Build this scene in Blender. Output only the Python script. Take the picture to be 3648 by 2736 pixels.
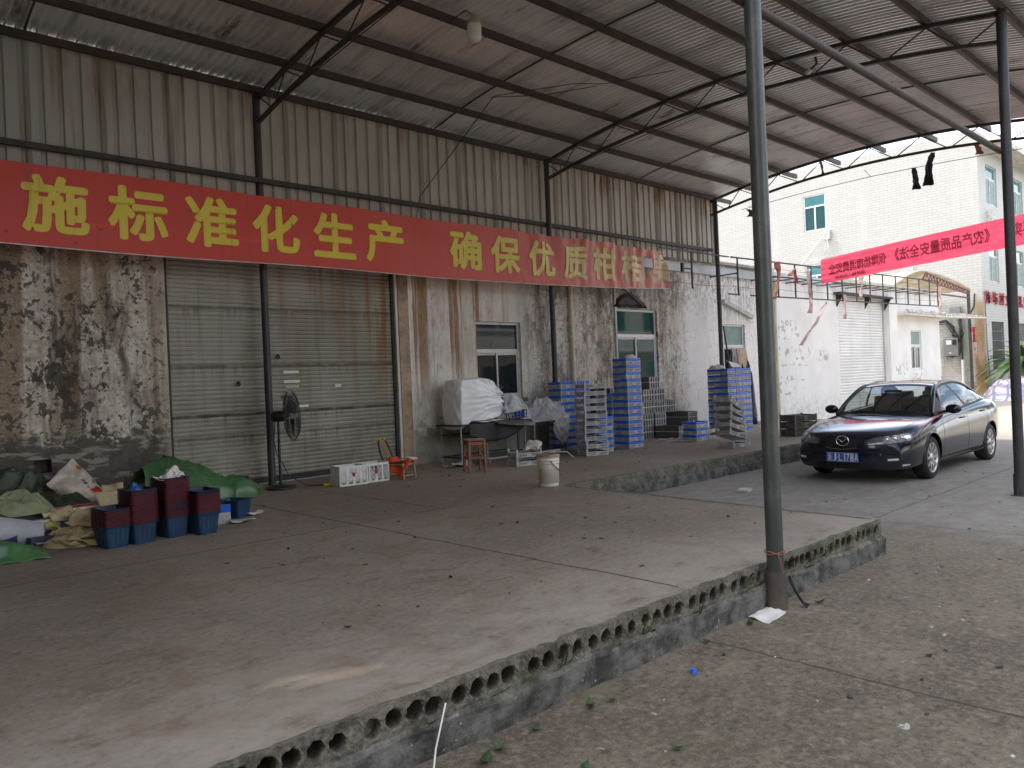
import bpy, bmesh, math, random
from mathutils import Vector, Matrix, noise as mn
from mathutils.bvhtree import BVHTree
R = math.radians
random.seed(7)
for o in list(bpy.data.objects): bpy.data.objects.remove(o)
scene = bpy.context.scene
COL = scene.collection

# ---------------------------------------------------------------- camera
cam = bpy.data.cameras.new('camera'); cam.sensor_width = 36; cam.lens = 27.341
cam.clip_start = .05; cam.clip_end = 600
camo = bpy.data.objects.new('camera', cam); COL.objects.link(camo)
yaw, pitch, roll = R(43.2208), R(-.1573), R(-2.414)
F_ = Vector((math.sin(yaw)*math.cos(pitch), math.cos(yaw)*math.cos(pitch), math.sin(pitch)))
R_ = Vector((math.cos(yaw), -math.sin(yaw), 0)); U_ = R_.cross(F_)
r2 = R_*math.cos(roll)+U_*math.sin(roll); u2 = -R_*math.sin(roll)+U_*math.cos(roll)
mx = Matrix((r2, u2, -F_)).transposed().to_4x4(); mx.translation = (0, 0, 1.70)
camo.matrix_world = mx
scene.camera = camo

# ---------------------------------------------------------------- light
SUN = Vector((-.24, .62, 1.2)).normalized()
sl = bpy.data.lights.new('sun', 'SUN'); sl.energy = 2.1; sl.angle = R(.55); sl.color = (1, .94, .84)
so = bpy.data.objects.new('sun', sl); COL.objects.link(so)
so.rotation_euler = SUN.to_track_quat('Z', 'Y').to_euler(); so.location = (0, 0, 30)
w = bpy.data.worlds.new('World'); scene.world = w; w.use_nodes = True
nt = w.node_tree; bg = nt.nodes['Background']
sky = nt.nodes.new('ShaderNodeTexSky'); sky.sky_type = 'NISHITA'; sky.sun_disc = False
sky.sun_elevation = math.asin(SUN.z); sky.sun_rotation = math.atan2(SUN.x, SUN.y)
sky.air_density = 1.0; sky.dust_density = 2.0
tc = nt.nodes.new('ShaderNodeTexCoord')
mp = nt.nodes.new('ShaderNodeMapping'); mp.inputs['Scale'].default_value = (1.6, 1.6, 3.2)
nt.links.new(tc.outputs['Generated'], mp.inputs['Vector'])
nz = nt.nodes.new('ShaderNodeTexNoise'); nz.inputs['Scale'].default_value = 1.5; nz.inputs['Detail'].default_value = 8
nt.links.new(mp.outputs['Vector'], nz.inputs['Vector'])
rp = nt.nodes.new('ShaderNodeValToRGB'); rp.color_ramp.elements[0].position = .42; rp.color_ramp.elements[1].position = .63
nt.links.new(nz.outputs['Fac'], rp.inputs['Fac'])
mxn = nt.nodes.new('ShaderNodeMix'); mxn.data_type = 'RGBA'
nt.links.new(rp.outputs['Color'], mxn.inputs[0]); nt.links.new(sky.outputs['Color'], mxn.inputs[6])
mxn.inputs[7].default_value = (11.5, 11.6, 12.0, 1)
nt.links.new(mxn.outputs[2], bg.inputs['Color']); bg.inputs['Strength'].default_value = .15
vs = scene.view_settings; vs.view_transform = 'Standard'; vs.look = 'None'; vs.exposure = 1.2; vs.gamma = 1
scene.cycles.max_bounces = 8; scene.cycles.diffuse_bounces = 5; scene.cycles.sample_clamp_indirect = 6
scene.cycles.use_denoising = True

# ---------------------------------------------------------------- material helper
class G:
    def __init__(s, name):
        s.m = bpy.data.materials.new(name); s.m.use_nodes = True; s.nt = s.m.node_tree
        s.b = s.nt.nodes['Principled BSDF']
    def put(s, node, k, v):
        if isinstance(v, bpy.types.NodeSocket): s.nt.links.new(v, node.inputs[k])
        elif isinstance(v, tuple) and len(v) == 3 and node.inputs[k].type == 'RGBA': node.inputs[k].default_value = (*v, 1)
        else: node.inputs[k].default_value = v
    def N(s, t, ins={}, **kw):
        n = s.nt.nodes.new('ShaderNode'+t)
        for k, v in kw.items(): setattr(n, k, v)
        for k, v in ins.items(): s.put(n, k, v)
        return n
    def pos(s): return s.N('NewGeometry').outputs['Position']
    def obj(s): return s.N('TexCoord').outputs['Object']
    def rnd(s): return s.N('ObjectInfo').outputs['Random']
    def sep(s, v): n = s.N('SeparateXYZ', {0: v}); return n.outputs[0], n.outputs[1], n.outputs[2]
    def comb(s, x, y, z): return s.N('CombineXYZ', {0: x, 1: y, 2: z}).outputs[0]
    def m_(s, op, a, b=0., c=0.): return s.N('Math', {0: a, 1: b, 2: c}, operation=op).outputs[0]
    def mul(s, a, b): return s.m_('MULTIPLY', a, b)
    def add(s, a, b): return s.m_('ADD', a, b)
    def sub(s, a, b): return s.m_('SUBTRACT', a, b)
    def sc(s, v, scale, loc=(0, 0, 0)): return s.N('Mapping', {'Vector': v, 'Scale': scale, 'Location': loc}).outputs[0]
    def noise(s, v, scale, detail=4., rough=.55, dist=0.):
        return s.N('TexNoise', {'Vector': v, 'Scale': scale, 'Detail': detail, 'Roughness': rough, 'Distortion': dist}).outputs['Fac']
    def warp(s, v, scale, amt):
        n = s.N('TexNoise', {'Vector': v, 'Scale': scale, 'Detail': 3.}).outputs['Color']
        n = s.N('VectorMath', {0: n, 1: (.5, .5, .5)}, operation='SUBTRACT').outputs[0]
        n = s.N('VectorMath', {0: n, 3: amt}, operation='SCALE').outputs[0]
        return s.N('VectorMath', {0: v, 1: n}, operation='ADD').outputs[0]
    def vor(s, v, scale, feature='F1', out='Distance'):
        return s.N('TexVoronoi', {'Vector': v, 'Scale': scale}, feature=feature).outputs[out]
    def ss(s, x, a, b, lo=0., hi=1.):
        return s.N('MapRange', {0: x, 1: a, 2: b, 3: lo, 4: hi}, interpolation_type='SMOOTHSTEP').outputs[0]
    def mix(s, f, a, b):
        n = s.N('Mix', data_type='RGBA'); s.put(n, 0, f); s.put(n, 6, a); s.put(n, 7, b); return n.outputs[2]
    def bump(s, h, strength=.3, dist=.01):
        n = s.N('Bump', {'Height': h, 'Strength': strength, 'Distance': dist}); s.put(s.b, 'Normal', n.outputs[0])
    def fin(s, col, rough=.7, metal=0., **kw):
        s.put(s.b, 'Base Color', col); s.put(s.b, 'Roughness', rough); s.put(s.b, 'Metallic', metal)
        for k, v in kw.items(): s.put(s.b, k.replace('_', ' '), v)
        return s.m
def scl(c, f): return tuple(min(1, x*f) for x in c)
def plain(name, col, rough=.6, metal=0., var=.25, scale=6., bump=0., **kw):
    g = G(name); p = g.pos()
    a = g.noise(p, scale, 6, .6); b = g.noise(p, scale*7, 3)
    f = g.ss(g.add(g.mul(a, .7), g.mul(b, .3)), .35, .65)
    c = g.mix(f, scl(col, 1-var), scl(col, 1+var))
    c = g.mix(g.mul(g.rnd(), .35), c, scl(col, .55))
    if bump: g.bump(a, bump, .01)
    return g.fin(c, rough, metal, **kw)
MAT = {}
# rusty dark steel
def steel(name, c0, c1, rough=.6):
    g = G(name); p = g.pos(); a = g.noise(p, 3.5, 7, .65); b = g.noise(p, 22, 4)
    c = g.mix(g.ss(a, .45, .62), c0, c1); c = g.mix(g.ss(b, .55, .75, 0, .5), c, scl(c0, .5))
    g.bump(b, .2, .004); return g.fin(c, rough)
MAT['purlin'] = steel('rusty_purlin_steel', (.038, .028, .026), (.055, .036, .031))
MAT['black_steel'] = steel('dark_truss_steel', (.028, .026, .026), (.05, .036, .03))
MAT['rust_pipe'] = steel('rusty_pipe_steel', (.036, .026, .023), (.060, .041, .033))
MAT['pole'] = steel('galvanised_pole', (.050, .056, .052), (.078, .085, .075), .38)
MAT['sleeve'] = steel('rusty_pole_sleeve', (.075, .062, .052), (.12, .09, .07), .6)
MAT['pole_dark'] = steel('dark_pole', (.030, .030, .033), (.045, .043, .044), .5)
def roofmat():
    g = G('corrugated_roof_metal'); p = g.pos()
    base = g.mix(g.ss(g.noise(p, .8, 5), .35, .65), (.78, .795, .805), (.90, .91, .92))
    rs = g.noise(g.sc(p, (1.6, .45, 1), (3, 2, 0)), 1.6, 7, .65)
    base = g.mix(g.ss(rs, .60, .72, 0, .75), base, (.17, .075, .04))
    base = g.mix(g.ss(g.noise(g.sc(p, (3, .25, 1)), 2, 4), .52, .7, 0, .35), base, (.12, .11, .10))
    return g.fin(base, .34, .68)
MAT['roof'] = roofmat()
def cladmat():
    g = G('ribbed_cladding_metal'); p = g.pos(); x, y, z = g.sep(p)
    base = g.mix(g.ss(g.noise(p, .7, 5), .35, .65), (.38, .35, .30), (.47, .435, .38))
    base = g.mix(g.ss(x, 5.5, 1.5, 0, .6), base, (.31, .33, .315))
    st = g.noise(g.sc(p, (4, 1, .25)), 1.7, 6, .6)
    base = g.mix(g.ss(st, .55, .72, 0, .6), base, (.23, .15, .085))
    top = g.mul(g.ss(z, 5.4, 6.1), g.ss(g.noise(g.sc(p, (2.5, 1, .6), (4, 0, 0)), 1.5, 5), .5, .62))
    base = g.mix(g.mul(top, g.ss(x, 9, 12, .35, .85)), base, (.22, .10, .045))
    return g.fin(base, .6)
MAT['clad'] = cladmat()

def plaster(name, mode):
    g = G(name); p = g.pos(); x, y, z = g.sep(p)
    fine = g.noise(p, 16, 8, .65); med = g.noise(p, 7.0, 10, .68, .3); big = g.noise(p, .9, 4)
    vst = g.noise(g.sc(g.warp(p, 3, .12), (4, 1, .42)), 1.3, 8, .68); vst2 = g.noise(g.sc(g.warp(p, 3, .15), (1.7, 1, .30), (7, 0, 3)), 1.2, 8, .7)
    vfine = g.noise(g.sc(p, (10, 1, 5)), 1.0, 8, .72); blot = g.noise(g.sc(p, (6, 1, 2.6)), 1.2, 9, .72, .4)
    if mode == 'white':
        c = g.mix(g.ss(big, .35, .65), (.70, .695, .68), (.78, .775, .76))
        c = g.mix(g.ss(vst, .58, .75, 0, .45), c, (.50, .48, .46))
        boxes = [(21.2, 22.7, 2.55, 3.25), (21.0, 23.3, 1.75, 2.45), (23.2, 24.6, 1.9, 2.35), (21.0, 22.3, .9, 1.6), (22.3, 22.9, 1.05, 1.5), (29.6, 31.2, 1.3, 1.9), (31.4, 32.7, .9, 1.45)]
        pk = None
        for (x0, x1, z0, z1) in boxes:
            bx = g.mul(g.mul(g.ss(x, x0, x0+.2), g.ss(x, x1, x1-.2)), g.mul(g.ss(z, z0, z0+.15), g.ss(z, z1, z1-.15)))
            pk = bx if pk is None else g.m_('MAXIMUM', pk, bx)
        pn = g.noise(p, 5.5, 8, .6)
        c = g.mix(g.mul(g.ss(pn, .55, .575), g.ss(pk, .2, .6, 0, .85)), c, (.36, .355, .35))
        low = g.mul(g.ss(z, 1.2, .35), g.ss(med, .42, .6)); c = g.mix(g.mul(low, .55), c, (.42, .40, .37))
        top = g.mul(g.ss(z, 3.6, 4.4), g.ss(vst, .42, .6)); c = g.mix(g.mul(top, .5), c, (.45, .42, .38))
        c = g.mix(g.ss(fine, .70, .72, 0, .8), c, (.25, .24, .23))
        g.bump(med, .15, .01)
        return g.fin(c, .8)
    left = g.ss(x, 4.2, 3.7)
    rust = g.mul(g.ss(x, 8.0, 8.2), g.ss(x, 10.9, 9.9))
    mott = g.mul(g.ss(x, 10.5, 11.5), g.ss(x, 16.9, 15.9))
    right = g.ss(x, 15.6, 17)
    c = g.mix(g.ss(big, .35, .65), (.60, .57, .51), (.72, .69, .63))
    c = g.mix(left, c, g.mix(g.ss(med, .4, .6), (.46, .43, .355), (.68, .645, .565)))
    c = g.mix(g.mul(right, .9), c, (.80, .79, .78))
    c = g.mix(g.mul(mott, g.ss(fine, .42, .58, .15, .7)), c, (.33, .29, .25))
    c = g.mix(g.mul(mott, g.ss(blot, .50, .60, 0, .8)), c, (.62, .58, .52)); c = g.mix(g.mul(mott, g.ss(blot, .46, .36, 0, .8)), c, (.12, .095, .07))
    # brown vertical wash and rust streaks
    c = g.mix(g.mul(g.ss(vst, .48, .62), g.add(g.mul(left, .45), g.add(g.mul(mott, .5), g.mul(rust, .3)))), c, (.22, .155, .10))
    rl = g.noise(g.sc(g.warp(p, 2.5, .06), (3.4, 1, .09), (1.3, 0, 0)), 1.5, 7, .68)
    c = g.mix(g.mul(g.mul(g.ss(rl, .50, .60), rust), g.ss(z, 1.0, 2.4, .15, .9)), c, (.25, .125, .045))
    rl2 = g.noise(g.sc(p, (2.2, 1, .07), (5.3, 0, 0)), 1.5, 5, .6)
    c = g.mix(g.mul(g.mul(g.ss(rl2, .45, .58), left), g.ss(fine, .36, .58, .3, .9)), c, (.20, .115, .05))
    c = g.mix(g.mul(rust, g.ss(blot, .50, .62, 0, .5)), c, (.40, .35, .27)); c = g.mix(g.mul(rust, g.ss(blot, .44, .34, 0, .6)), c, (.25, .19, .12))
    c = g.mix(g.mul(left, g.ss(fine, .52, .64, 0, .55)), c, (.50, .465, .38)); c = g.mix(g.mul(left, g.ss(fine, .47, .36, 0, .7)), c, (.13, .105, .075))
    # peeled plaster: flakes of paint over dark base
    wp = g.warp(p, 9, .10)
    cell = g.vor(g.sc(wp, (1, 1, 1.4)), 11)
    fl = g.add(g.mul(cell, .22), g.add(g.mul(med, .70), g.mul(g.sub(fine, .5), .28)))
    thr = g.add(g.add(g.mul(left, -.085), g.mul(mott, -.03)), g.mul(g.ss(z, 3.2, .5), g.mul(left, -.03)))
    thr = g.add(thr, g.mul(g.sub(g.noise(p, 1.1, 5, .6), .5), -.42))
    pe = g.sub(fl, g.add(.625, thr))
    pe = g.ss(pe, 0., .025)
    c = g.mix(g.mul(pe, g.add(g.mul(left, .9), g.add(g.mul(mott, .62), g.add(g.mul(right, .25), g.mul(rust, .3))))), c, g.mix(left, (.17, .15, .13), (.075, .068, .055)))
    # mould
    mk = g.noise(g.warp(g.sc(p, (1, 1, .7)), 3, .3), 1.25, 9, .74); c = g.mix(g.mul(g.ss(mk, .535, .56), g.add(g.mul(left, .88), g.mul(mott, .45))), c, (.042, .036, .028))
    mo = g.mul(g.ss(vst2, .52, .62), g.ss(z, .8, 2.6, .25, 1))
    c = g.mix(g.mul(mo, g.add(g.mul(left, .85), g.add(g.mul(mott, .55), g.mul(right, .2)))), c, (.055, .042, .03))
    topd = g.mul(g.ss(z, 2.7, 4.1), g.ss(vfine, .44, .56)); c = g.mix(g.mul(topd, g.add(g.mul(mott, .6), g.mul(right, .5))), c, (.09, .07, .055))
    vsp = g.ss(vfine, .56, .66); c = g.mix(g.mul(vsp, g.add(g.mul(mott, .4), g.add(g.mul(left, .35), g.mul(right, .12)))), c, (.08, .065, .05))
    # fine cracks
    ck = g.vor(g.warp(p, 5, .18), 3.6, 'DISTANCE_TO_EDGE')
    c = g.mix(g.mul(g.ss(ck, .03, .008), g.mul(g.ss(big, .42, .55), g.add(g.mul(mott, .7), g.mul(right, .45)))), c, (.09, .08, .07))
    # damp foot of the wall
    edge = g.add(z, g.mul(g.sub(med, .5), 1.3))
    foot = g.ss(edge, 1.28, 1.12)
    cf = g.mix(g.ss(g.noise(g.sc(p, (1, 1, 3.5)), 3, 7, .6), .52, .60), (.075, .07, .06), (.26, .245, .21))
    c = g.mix(g.mul(foot, g.mul(left, .93)), c, cf)
    foot2 = g.ss(edge, 1.15, .75); c = g.mix(g.mul(foot2, g.add(g.mul(rust, .8), g.mul(mott, .75))), c, g.mix(g.ss(med, .45, .6), (.15, .135, .105), (.24, .22, .16)))
    c = g.mix(g.ss(fine, .68, .71, 0, .7), c, (.05, .045, .04))
    g.bump(g.sub(g.mul(fine, .4), g.mul(pe, .6)), .5, .012)
    return g.fin(c, .85)
MAT['plaster'] = plaster('weathered_plaster', 'old'); MAT['white_plaster'] = plaster('white_plaster', 'white')

def joints(g, x, y, lines, wob):
    out = None
    for ax, c0, a, b, wd in lines:
        u, v = (x, y) if ax == 'x' else (y, x)
        d = g.m_('ABSOLUTE', g.sub(g.add(u, wob), c0))
        q = g.ss(d, wd, wd*.4)
        q = g.mul(q, g.mul(g.m_('GREATER_THAN', v, a), g.m_('LESS_THAN', v, b)))
        out = q if out is None else g.m_('MAXIMUM', out, q)
    return out
def concrete(name, lines, dark):
    g = G(name); p = g.pos(); x, y, z = g.sep(p)
    big = g.noise(p, .45, 6, .6); med = g.noise(g.sc(p, (1, 1.4, 1)), 3.0, 9, .7); fine = g.noise(p, 26, 7, .72); f2 = g.noise(p, 110, 3)
    if dark:
        a, b = (.108, .088, .061), (.188, .155, .112)
        c = g.mix(g.ss(big, .38, .62), a, b)
        c = g.mix(g.ss(med, .5, .68, 0, .55), c, (.22, .185, .135)); c = g.mix(g.ss(med, .46, .33, 0, .6), c, (.075, .06, .043))
        mm = g.noise(p, 11, 7, .72); c = g.mix(g.ss(mm, .52, .66, 0, .6), c, (.27, .23, .165)); c = g.mix(g.ss(mm, .46, .34, 0, .7), c, (.05, .04, .026)); c = g.mix(g.ss(fine, .5, .66, 0, .6), c, (.27, .23, .17)); c = g.mix(g.ss(fine, .48, .34, 0, .7), c, (.035, .028, .02))
        c = g.mix(g.ss(f2, .58, .72, 0, .55), c, (.36, .32, .25))
        pt = g.noise(p, 4.3, 5, .6, .5); c = g.mix(g.mul(g.ss(pt, .70, .712, 0, .85), g.ss(fine, .35, .5)), c, (.50, .49, .47))
        moss = g.mul(g.ss(g.noise(p, 1.1, 5), .5, .66), g.ss(x, 4.5, 2.5)); c = g.mix(g.mul(moss, .35), c, (.10, .105, .04))
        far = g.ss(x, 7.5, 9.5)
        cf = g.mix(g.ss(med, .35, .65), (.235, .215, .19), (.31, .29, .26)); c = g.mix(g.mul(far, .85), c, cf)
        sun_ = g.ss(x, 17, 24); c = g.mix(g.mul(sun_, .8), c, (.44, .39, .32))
        bs = .55
    else:
        a, b = (.205, .168, .128), (.285, .240, .188)
        c = g.mix(g.ss(big, .38, .62), a, b)
        c = g.mix(g.ss(med, .50, .68, 0, .4), c, (.32, .275, .22)); c = g.mix(g.ss(med, .45, .33, 0, .6), c, (.125, .095, .068))
        c = g.mix(g.ss(fine, .53, .68, 0, .5), c, (.37, .325, .265)); c = g.mix(g.ss(fine, .47, .34, 0, .65), c, (.10, .08, .06)); mm = g.noise(g.sc(p, (1, 2.2, 1)), 7, 6, .7); c = g.mix(g.ss(mm, .53, .66, 0, .35), c, (.33, .28, .22)); c = g.mix(g.ss(mm, .46, .35, 0, .4), c, (.14, .11, .08))
        sp = g.noise(g.sc(p, (1, 1.6, 1)), 5.5, 4, .55); c = g.mix(g.ss(sp, .66, .70, 0, .55), c, (.12, .098, .075))
        st = g.noise(p, .9, 6, .7, .8); c = g.mix(g.ss(st, .51, .67, 0, .6), c, (.195, .128, .078))
        edge = g.mul(g.ss(y, 4.3, 2.95), g.ss(med, .3, .6)); c = g.mix(g.mul(edge, .5), c, (.40, .365, .31))  # paler towards the open side: skylight there put into the concrete colour
        bs = .3
    if lines:
        wob = g.add(g.mul(g.sub(g.noise(p, 1.6, 2), .5), .07), g.mul(g.sub(g.noise(p, 14, 3), .5), .035))
        j = joints(g, x, y, lines, wob)
        c = g.mix(g.mul(j, .88), c, (.03, .026, .022))
    g.bump(g.add(g.mul(fine, .6), g.mul(f2, .4)), bs, .008)
    return g.fin(c, g.ss(med, .3, .7, .68, .9) if not dark else .9)
MAT['platform'] = concrete('platform_concrete', [('y', 6.95, -9, 5.6, .012), ('y', 7.2, 5.4, 7.3, .009), ('x', 4.24, 3.0, 10.9, .015), ('x', 5.38, 6.9, 10.9, .011), ('x', -1.8, 3, 10.9, .01), ('x', 9.4, 7, 11, .008), ('x', 13.1, 7, 11, .008)], False)
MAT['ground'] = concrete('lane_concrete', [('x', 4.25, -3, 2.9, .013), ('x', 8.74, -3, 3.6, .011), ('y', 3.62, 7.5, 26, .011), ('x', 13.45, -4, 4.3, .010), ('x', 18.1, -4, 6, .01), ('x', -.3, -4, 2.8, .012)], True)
def kerbmat():
    g = G('mossy_hollow_slab_concrete'); p = g.pos(); x, y, z = g.sep(p)
    med = g.noise(p, 6, 8, .7); fine = g.noise(p, 45, 6, .7); big = g.noise(p, 1.3, 4)
    c = g.mix(g.ss(med, .35, .65), (.075, .066, .052), (.19, .172, .14))
    c = g.mix(g.ss(fine, .5, .68, 0, .6), c, (.28, .26, .22)); c = g.mix(g.ss(fine, .48, .34, 0, .7), c, (.035, .03, .024))
    c = g.mix(g.mul(g.ss(big, .42, .62), g.ss(g.noise(p, 9, 5), .45, .6, 0, .65)), c, (.07, .085, .025))
    low = g.ss(g.add(z, g.mul(g.sub(med, .5), .08)), .17, .14)
    c2 = g.mix(g.ss(med, .35, .65), (.030, .030, .027), (.165, .16, .148)); c2 = g.mix(g.ss(g.noise(p, 28, 4, .6), .66, .70, 0, .85), c2, (.5, .49, .47))
    c = g.mix(g.mul(low, .85), c, c2)
    g.bump(g.add(g.mul(med, .6), g.mul(fine, .5)), .9, .02); return g.fin(c, .9)
MAT['kerb'] = kerbmat()
def tilemat():
    g = G('white_wall_tile'); p = g.pos(); x, y, z = g.sep(p)
    v = g.comb(g.add(x, y), z, 0.)
    br = g.N('TexBrick', {'Vector': v, 'Color1': (.41, .40, .37), 'Color2': (.45, .44, .41), 'Mortar': (.30, .295, .275), 'Scale': 1., 'Mortar Size': .012, 'Brick Width': .42, 'Row Height': .13, 'Bias': 0.})
    c = br.outputs['Color']
    c = g.mix(g.ss(g.noise(g.sc(p, (1, 1, .3)), .9, 6), .5, .75, 0, .3), c, (.55, .52, .46))
    st = g.mul(g.mul(g.ss(y, 12.15, 11.9), g.ss(x, 42.3, 42.1)), g.mul(g.ss(z, 5.0, 4.4), g.ss(z, .0, .2)))
    c = g.mix(g.mul(st, g.ss(g.noise(g.sc(p, (1, 1, .2)), 2, 5), .3, .55, .6, .95)), c, g.mix(g.ss(z, 3.2, 4.6), (.22, .118, .045), (.32, .23, .12)))
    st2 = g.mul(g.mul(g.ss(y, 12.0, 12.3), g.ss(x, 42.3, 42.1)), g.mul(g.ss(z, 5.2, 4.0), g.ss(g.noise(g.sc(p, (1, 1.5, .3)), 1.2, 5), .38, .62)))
    c = g.mix(g.mul(st2, .85), c, (.20, .21, .175))  # grime darkened further to paint in the passage canopy's shade
    foot = g.ss(z, .80, .78)
    b2 = g.N('TexBrick', {'Vector': v, 'Color1': (.22, .225, .19), 'Color2': (.30, .30, .26), 'Mortar': (.12, .12, .10), 'Scale': 1., 'Mortar Size': .02, 'Brick Width': .7, 'Row Height': .27})
    c = g.mix(foot, c, g.mix(st, b2.outputs['Color'], (.27, .17, .09)))
    g.bump(br.outputs['Fac'], .25, -.01); return g.fin(c, .45)
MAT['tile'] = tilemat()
def shuttermat(name, ca, cb, rusty):
    g = G(name); p = g.pos(); x, y, z = g.sep(p)
    c = g.mix(g.ss(g.noise(p, 1.2, 5), .35, .65), ca, cb)
    st = g.noise(g.sc(p, (7, 1, .28)), 1.2, 6, .65)
    c = g.mix(g.ss(st, .52, .68, 0, .5*rusty), c, (.22, .19, .14))
    if rusty > .5:
        rl = g.noise(g.sc(p, (2.6, 1, .10), (2.7, 0, 0)), 1.6, 6, .65)
        right = g.ss(x, 6.9, 7.2)
        c = g.mix(g.mul(g.ss(rl, .50, .66), g.m_('MINIMUM', 1., g.add(g.mul(g.ss(z, 1.2, 3.6, .12, 1), g.add(.75, g.mul(right, .4))), g.mul(right, .35)))), c, (.27, .145, .05))
        for zz, aa in ((2.97, .6), (2.11, .7), (1.39, .95), (1.07, .5)):
            d = g.m_('ABSOLUTE', g.sub(z, zz)); c = g.mix(g.mul(g.ss(d, .045, .01), g.ss(g.noise(p, 6, 5), .3, .6, .4*aa, aa)), c, (.07, .055, .04))
            dr = g.mul(g.ss(z, zz-.22, zz), g.m_('LESS_THAN', z, zz)); c = g.mix(g.mul(dr, g.ss(g.noise(g.sc(p, (20, 1, .6)), 1, 4), .54, .62, 0, .5)), c, (.11, .085, .06))
        dk = g.mul(g.ss(z, 1.5, .3), g.ss(g.noise(p, 3, 6), .45, .65, 0, .45)); c = g.mix(dk, c, (.12, .115, .10))
    return g.fin(c, .5, .1)
MAT['shutter'] = shuttermat('grey_shutter_steel', (.30, .295, .245), (.39, .385, .33), 1.)
MAT['shutter_white'] = shuttermat('pale_shutter_steel', (.68, .685, .68), (.76, .765, .76), .25)
def banner(name, c0, c1, x0, x1):
    g = G(name); p = g.pos(); x, y, z = g.sep(p)
    f = g.ss(g.add(x, g.mul(g.sub(g.noise(p, 1.5, 4), .5), 3.5)), x0, x1)
    c = g.mix(f, c0, c1)
    c = g.mix(g.mul(g.ss(x, 11.0, 15.0), g.ss(g.noise(g.sc(p, (3, 1, .7)), 1.6, 5), .40, .6, 0, .85)), c, (.74, .50, .43))
    c = g.mix(g.ss(g.noise(p, 9, 4), .70, .72, 0, .7), c, (.12, .05, .04))
    c = g.mix(g.ss(g.noise(g.sc(p, (9, 1, .5)), 1., 5), .58, .75, 0, .3), c, (.20, .06, .05))
    tr = g.N('BsdfTranslucent', {'Color': c}); sh = g.N('MixShader', {0: .18})
    g.nt.links.new(g.b.outputs[0], sh.inputs[1]); g.nt.links.new(tr.outputs[0], sh.inputs[2])
    g.nt.links.new(sh.outputs[0], g.nt.nodes['Material Output'].inputs[0])
    return g.fin(c, .5)
MAT['banner'] = banner('red_banner_cloth', (.68, .058, .038), (.66, .18, .15), 4.5, 13.5)
MAT['banner_text'] = banner('yellow_banner_print', (.85, .69, .07), (.74, .68, .34), 7, 14.5)
def cloth2(name, col, tl):
    g = G(name); p = g.pos()
    c = g.mix(g.ss(g.noise(g.sc(p, (1, 1, 6)), 2, 4), .35, .65), scl(col, .85), scl(col, 1.1))
    tr = g.N('BsdfTranslucent', {'Color': c}); sh = g.N('MixShader', {0: tl})
    g.nt.links.new(g.b.outputs[0], sh.inputs[1]); g.nt.links.new(tr.outputs[0], sh.inputs[2])
    g.nt.links.new(sh.outputs[0], g.nt.nodes['Material Output'].inputs[0])
    return g.fin(c, .7)
MAT['banner_pink'] = cloth2('thin_red_cloth', (.92, .10, .17), .6)
MAT['pink_text'] = cloth2('dark_red_print', (.42, .02, .045), .35)
MAT['rag_white'] = cloth2('faded_pink_rag', (.66, .50, .47), .3); MAT['rag_red'] = cloth2('red_rag', (.45, .18, .14), .3)
MAT['rag_bright'] = cloth2('bright_red_rag', (.60, .03, .05), .3); MAT['rag_black'] = cloth2('black_rag', (.025, .023, .022), .15)
def film(name, col, alpha, rough=.25):
    g = G(name); p = g.pos(); a = g.noise(p, 14, 6, .65)
    g.bump(a, .6, .02)
    tr = g.N('BsdfTransparent'); tl = g.N('BsdfTranslucent', {'Color': (*col, 1)})
    s1 = g.N('MixShader', {0: .3}); g.nt.links.new(g.b.outputs[0], s1.inputs[1]); g.nt.links.new(tl.outputs[0], s1.inputs[2])
    s2 = g.N('MixShader', {0: g.ss(a, .3, .7, alpha*.8, min(1, alpha*1.2))}); g.nt.links.new(tr.outputs[0], s2.inputs[1]); g.nt.links.new(s1.outputs[0], s2.inputs[2])
    g.nt.links.new(s2.outputs[0], g.nt.nodes['Material Output'].inputs[0])
    return g.fin(g.mix(g.ss(a, .35, .65), scl(col, .85), col), rough)
MAT['plastic_film'] = film('clear_plastic_film', (.90, .90, .93), .72)
MAT['bale'] = plain('white_wrapped_foam', (.98, .98, 1.0), .38, 0, .04, 3, .15)
MAT['amber_sheet'] = cloth2('amber_translucent_sheet', (.66, .61, .50), .42)
MAT['glass_dark'] = plain('dark_window_glass', (.016, .022, .024), .04, 0, .2, 2)
MAT['glass_green'] = plain('green_window_glass', (.012, .06, .058), .04, 0, .2, 2)
MAT['glass_blue'] = plain('blue_green_window_glass', (.05, .20, .21), .05, 0, .2, 2)
MAT['curtain'] = plain('pale_green_curtain', (.22, .33, .31), .6, 0, .15, 4)
MAT['alu'] = plain('aluminium_frame', (.58, .58, .57), .4, .2, .2, 8)
MAT['alu_white'] = plain('white_window_frame', (.76, .76, .76), .4, 0, .1, 8)
MAT['reveal'] = plain('sooty_reveal', (.15, .13, .11), .85, 0, .4, 8)
MAT['fascia'] = plain('grey_blue_gutter', (.50, .54, .57), .5, 0, .12, 3)
MAT['coping'] = plain('stained_coping', (.58, .55, .48), .8, 0, .25, 4)
MAT['pvc'] = plain('cream_pvc_pipe', (.60, .53, .42), .4, 0, .2, 2)
MAT['pvc_stained'] = plain('rust_stained_pipe', (.34, .24, .15), .5, 0, .5, 3)
MAT['white_plastic'] = plain('white_plastic', (.74, .73, .70), .4, 0, .12, 8)
MAT['black_plastic'] = plain('black_plastic', (.022, .022, .024), .4, 0, .3, 9)
MAT['grey_plastic'] = plain('grey_crate_plastic', (.50, .495, .485), .55, 0, .3, 5)
MAT['pale_plastic'] = plain('pale_crate_plastic', (.50, .49, .475), .5, 0, .25, 5)
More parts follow.
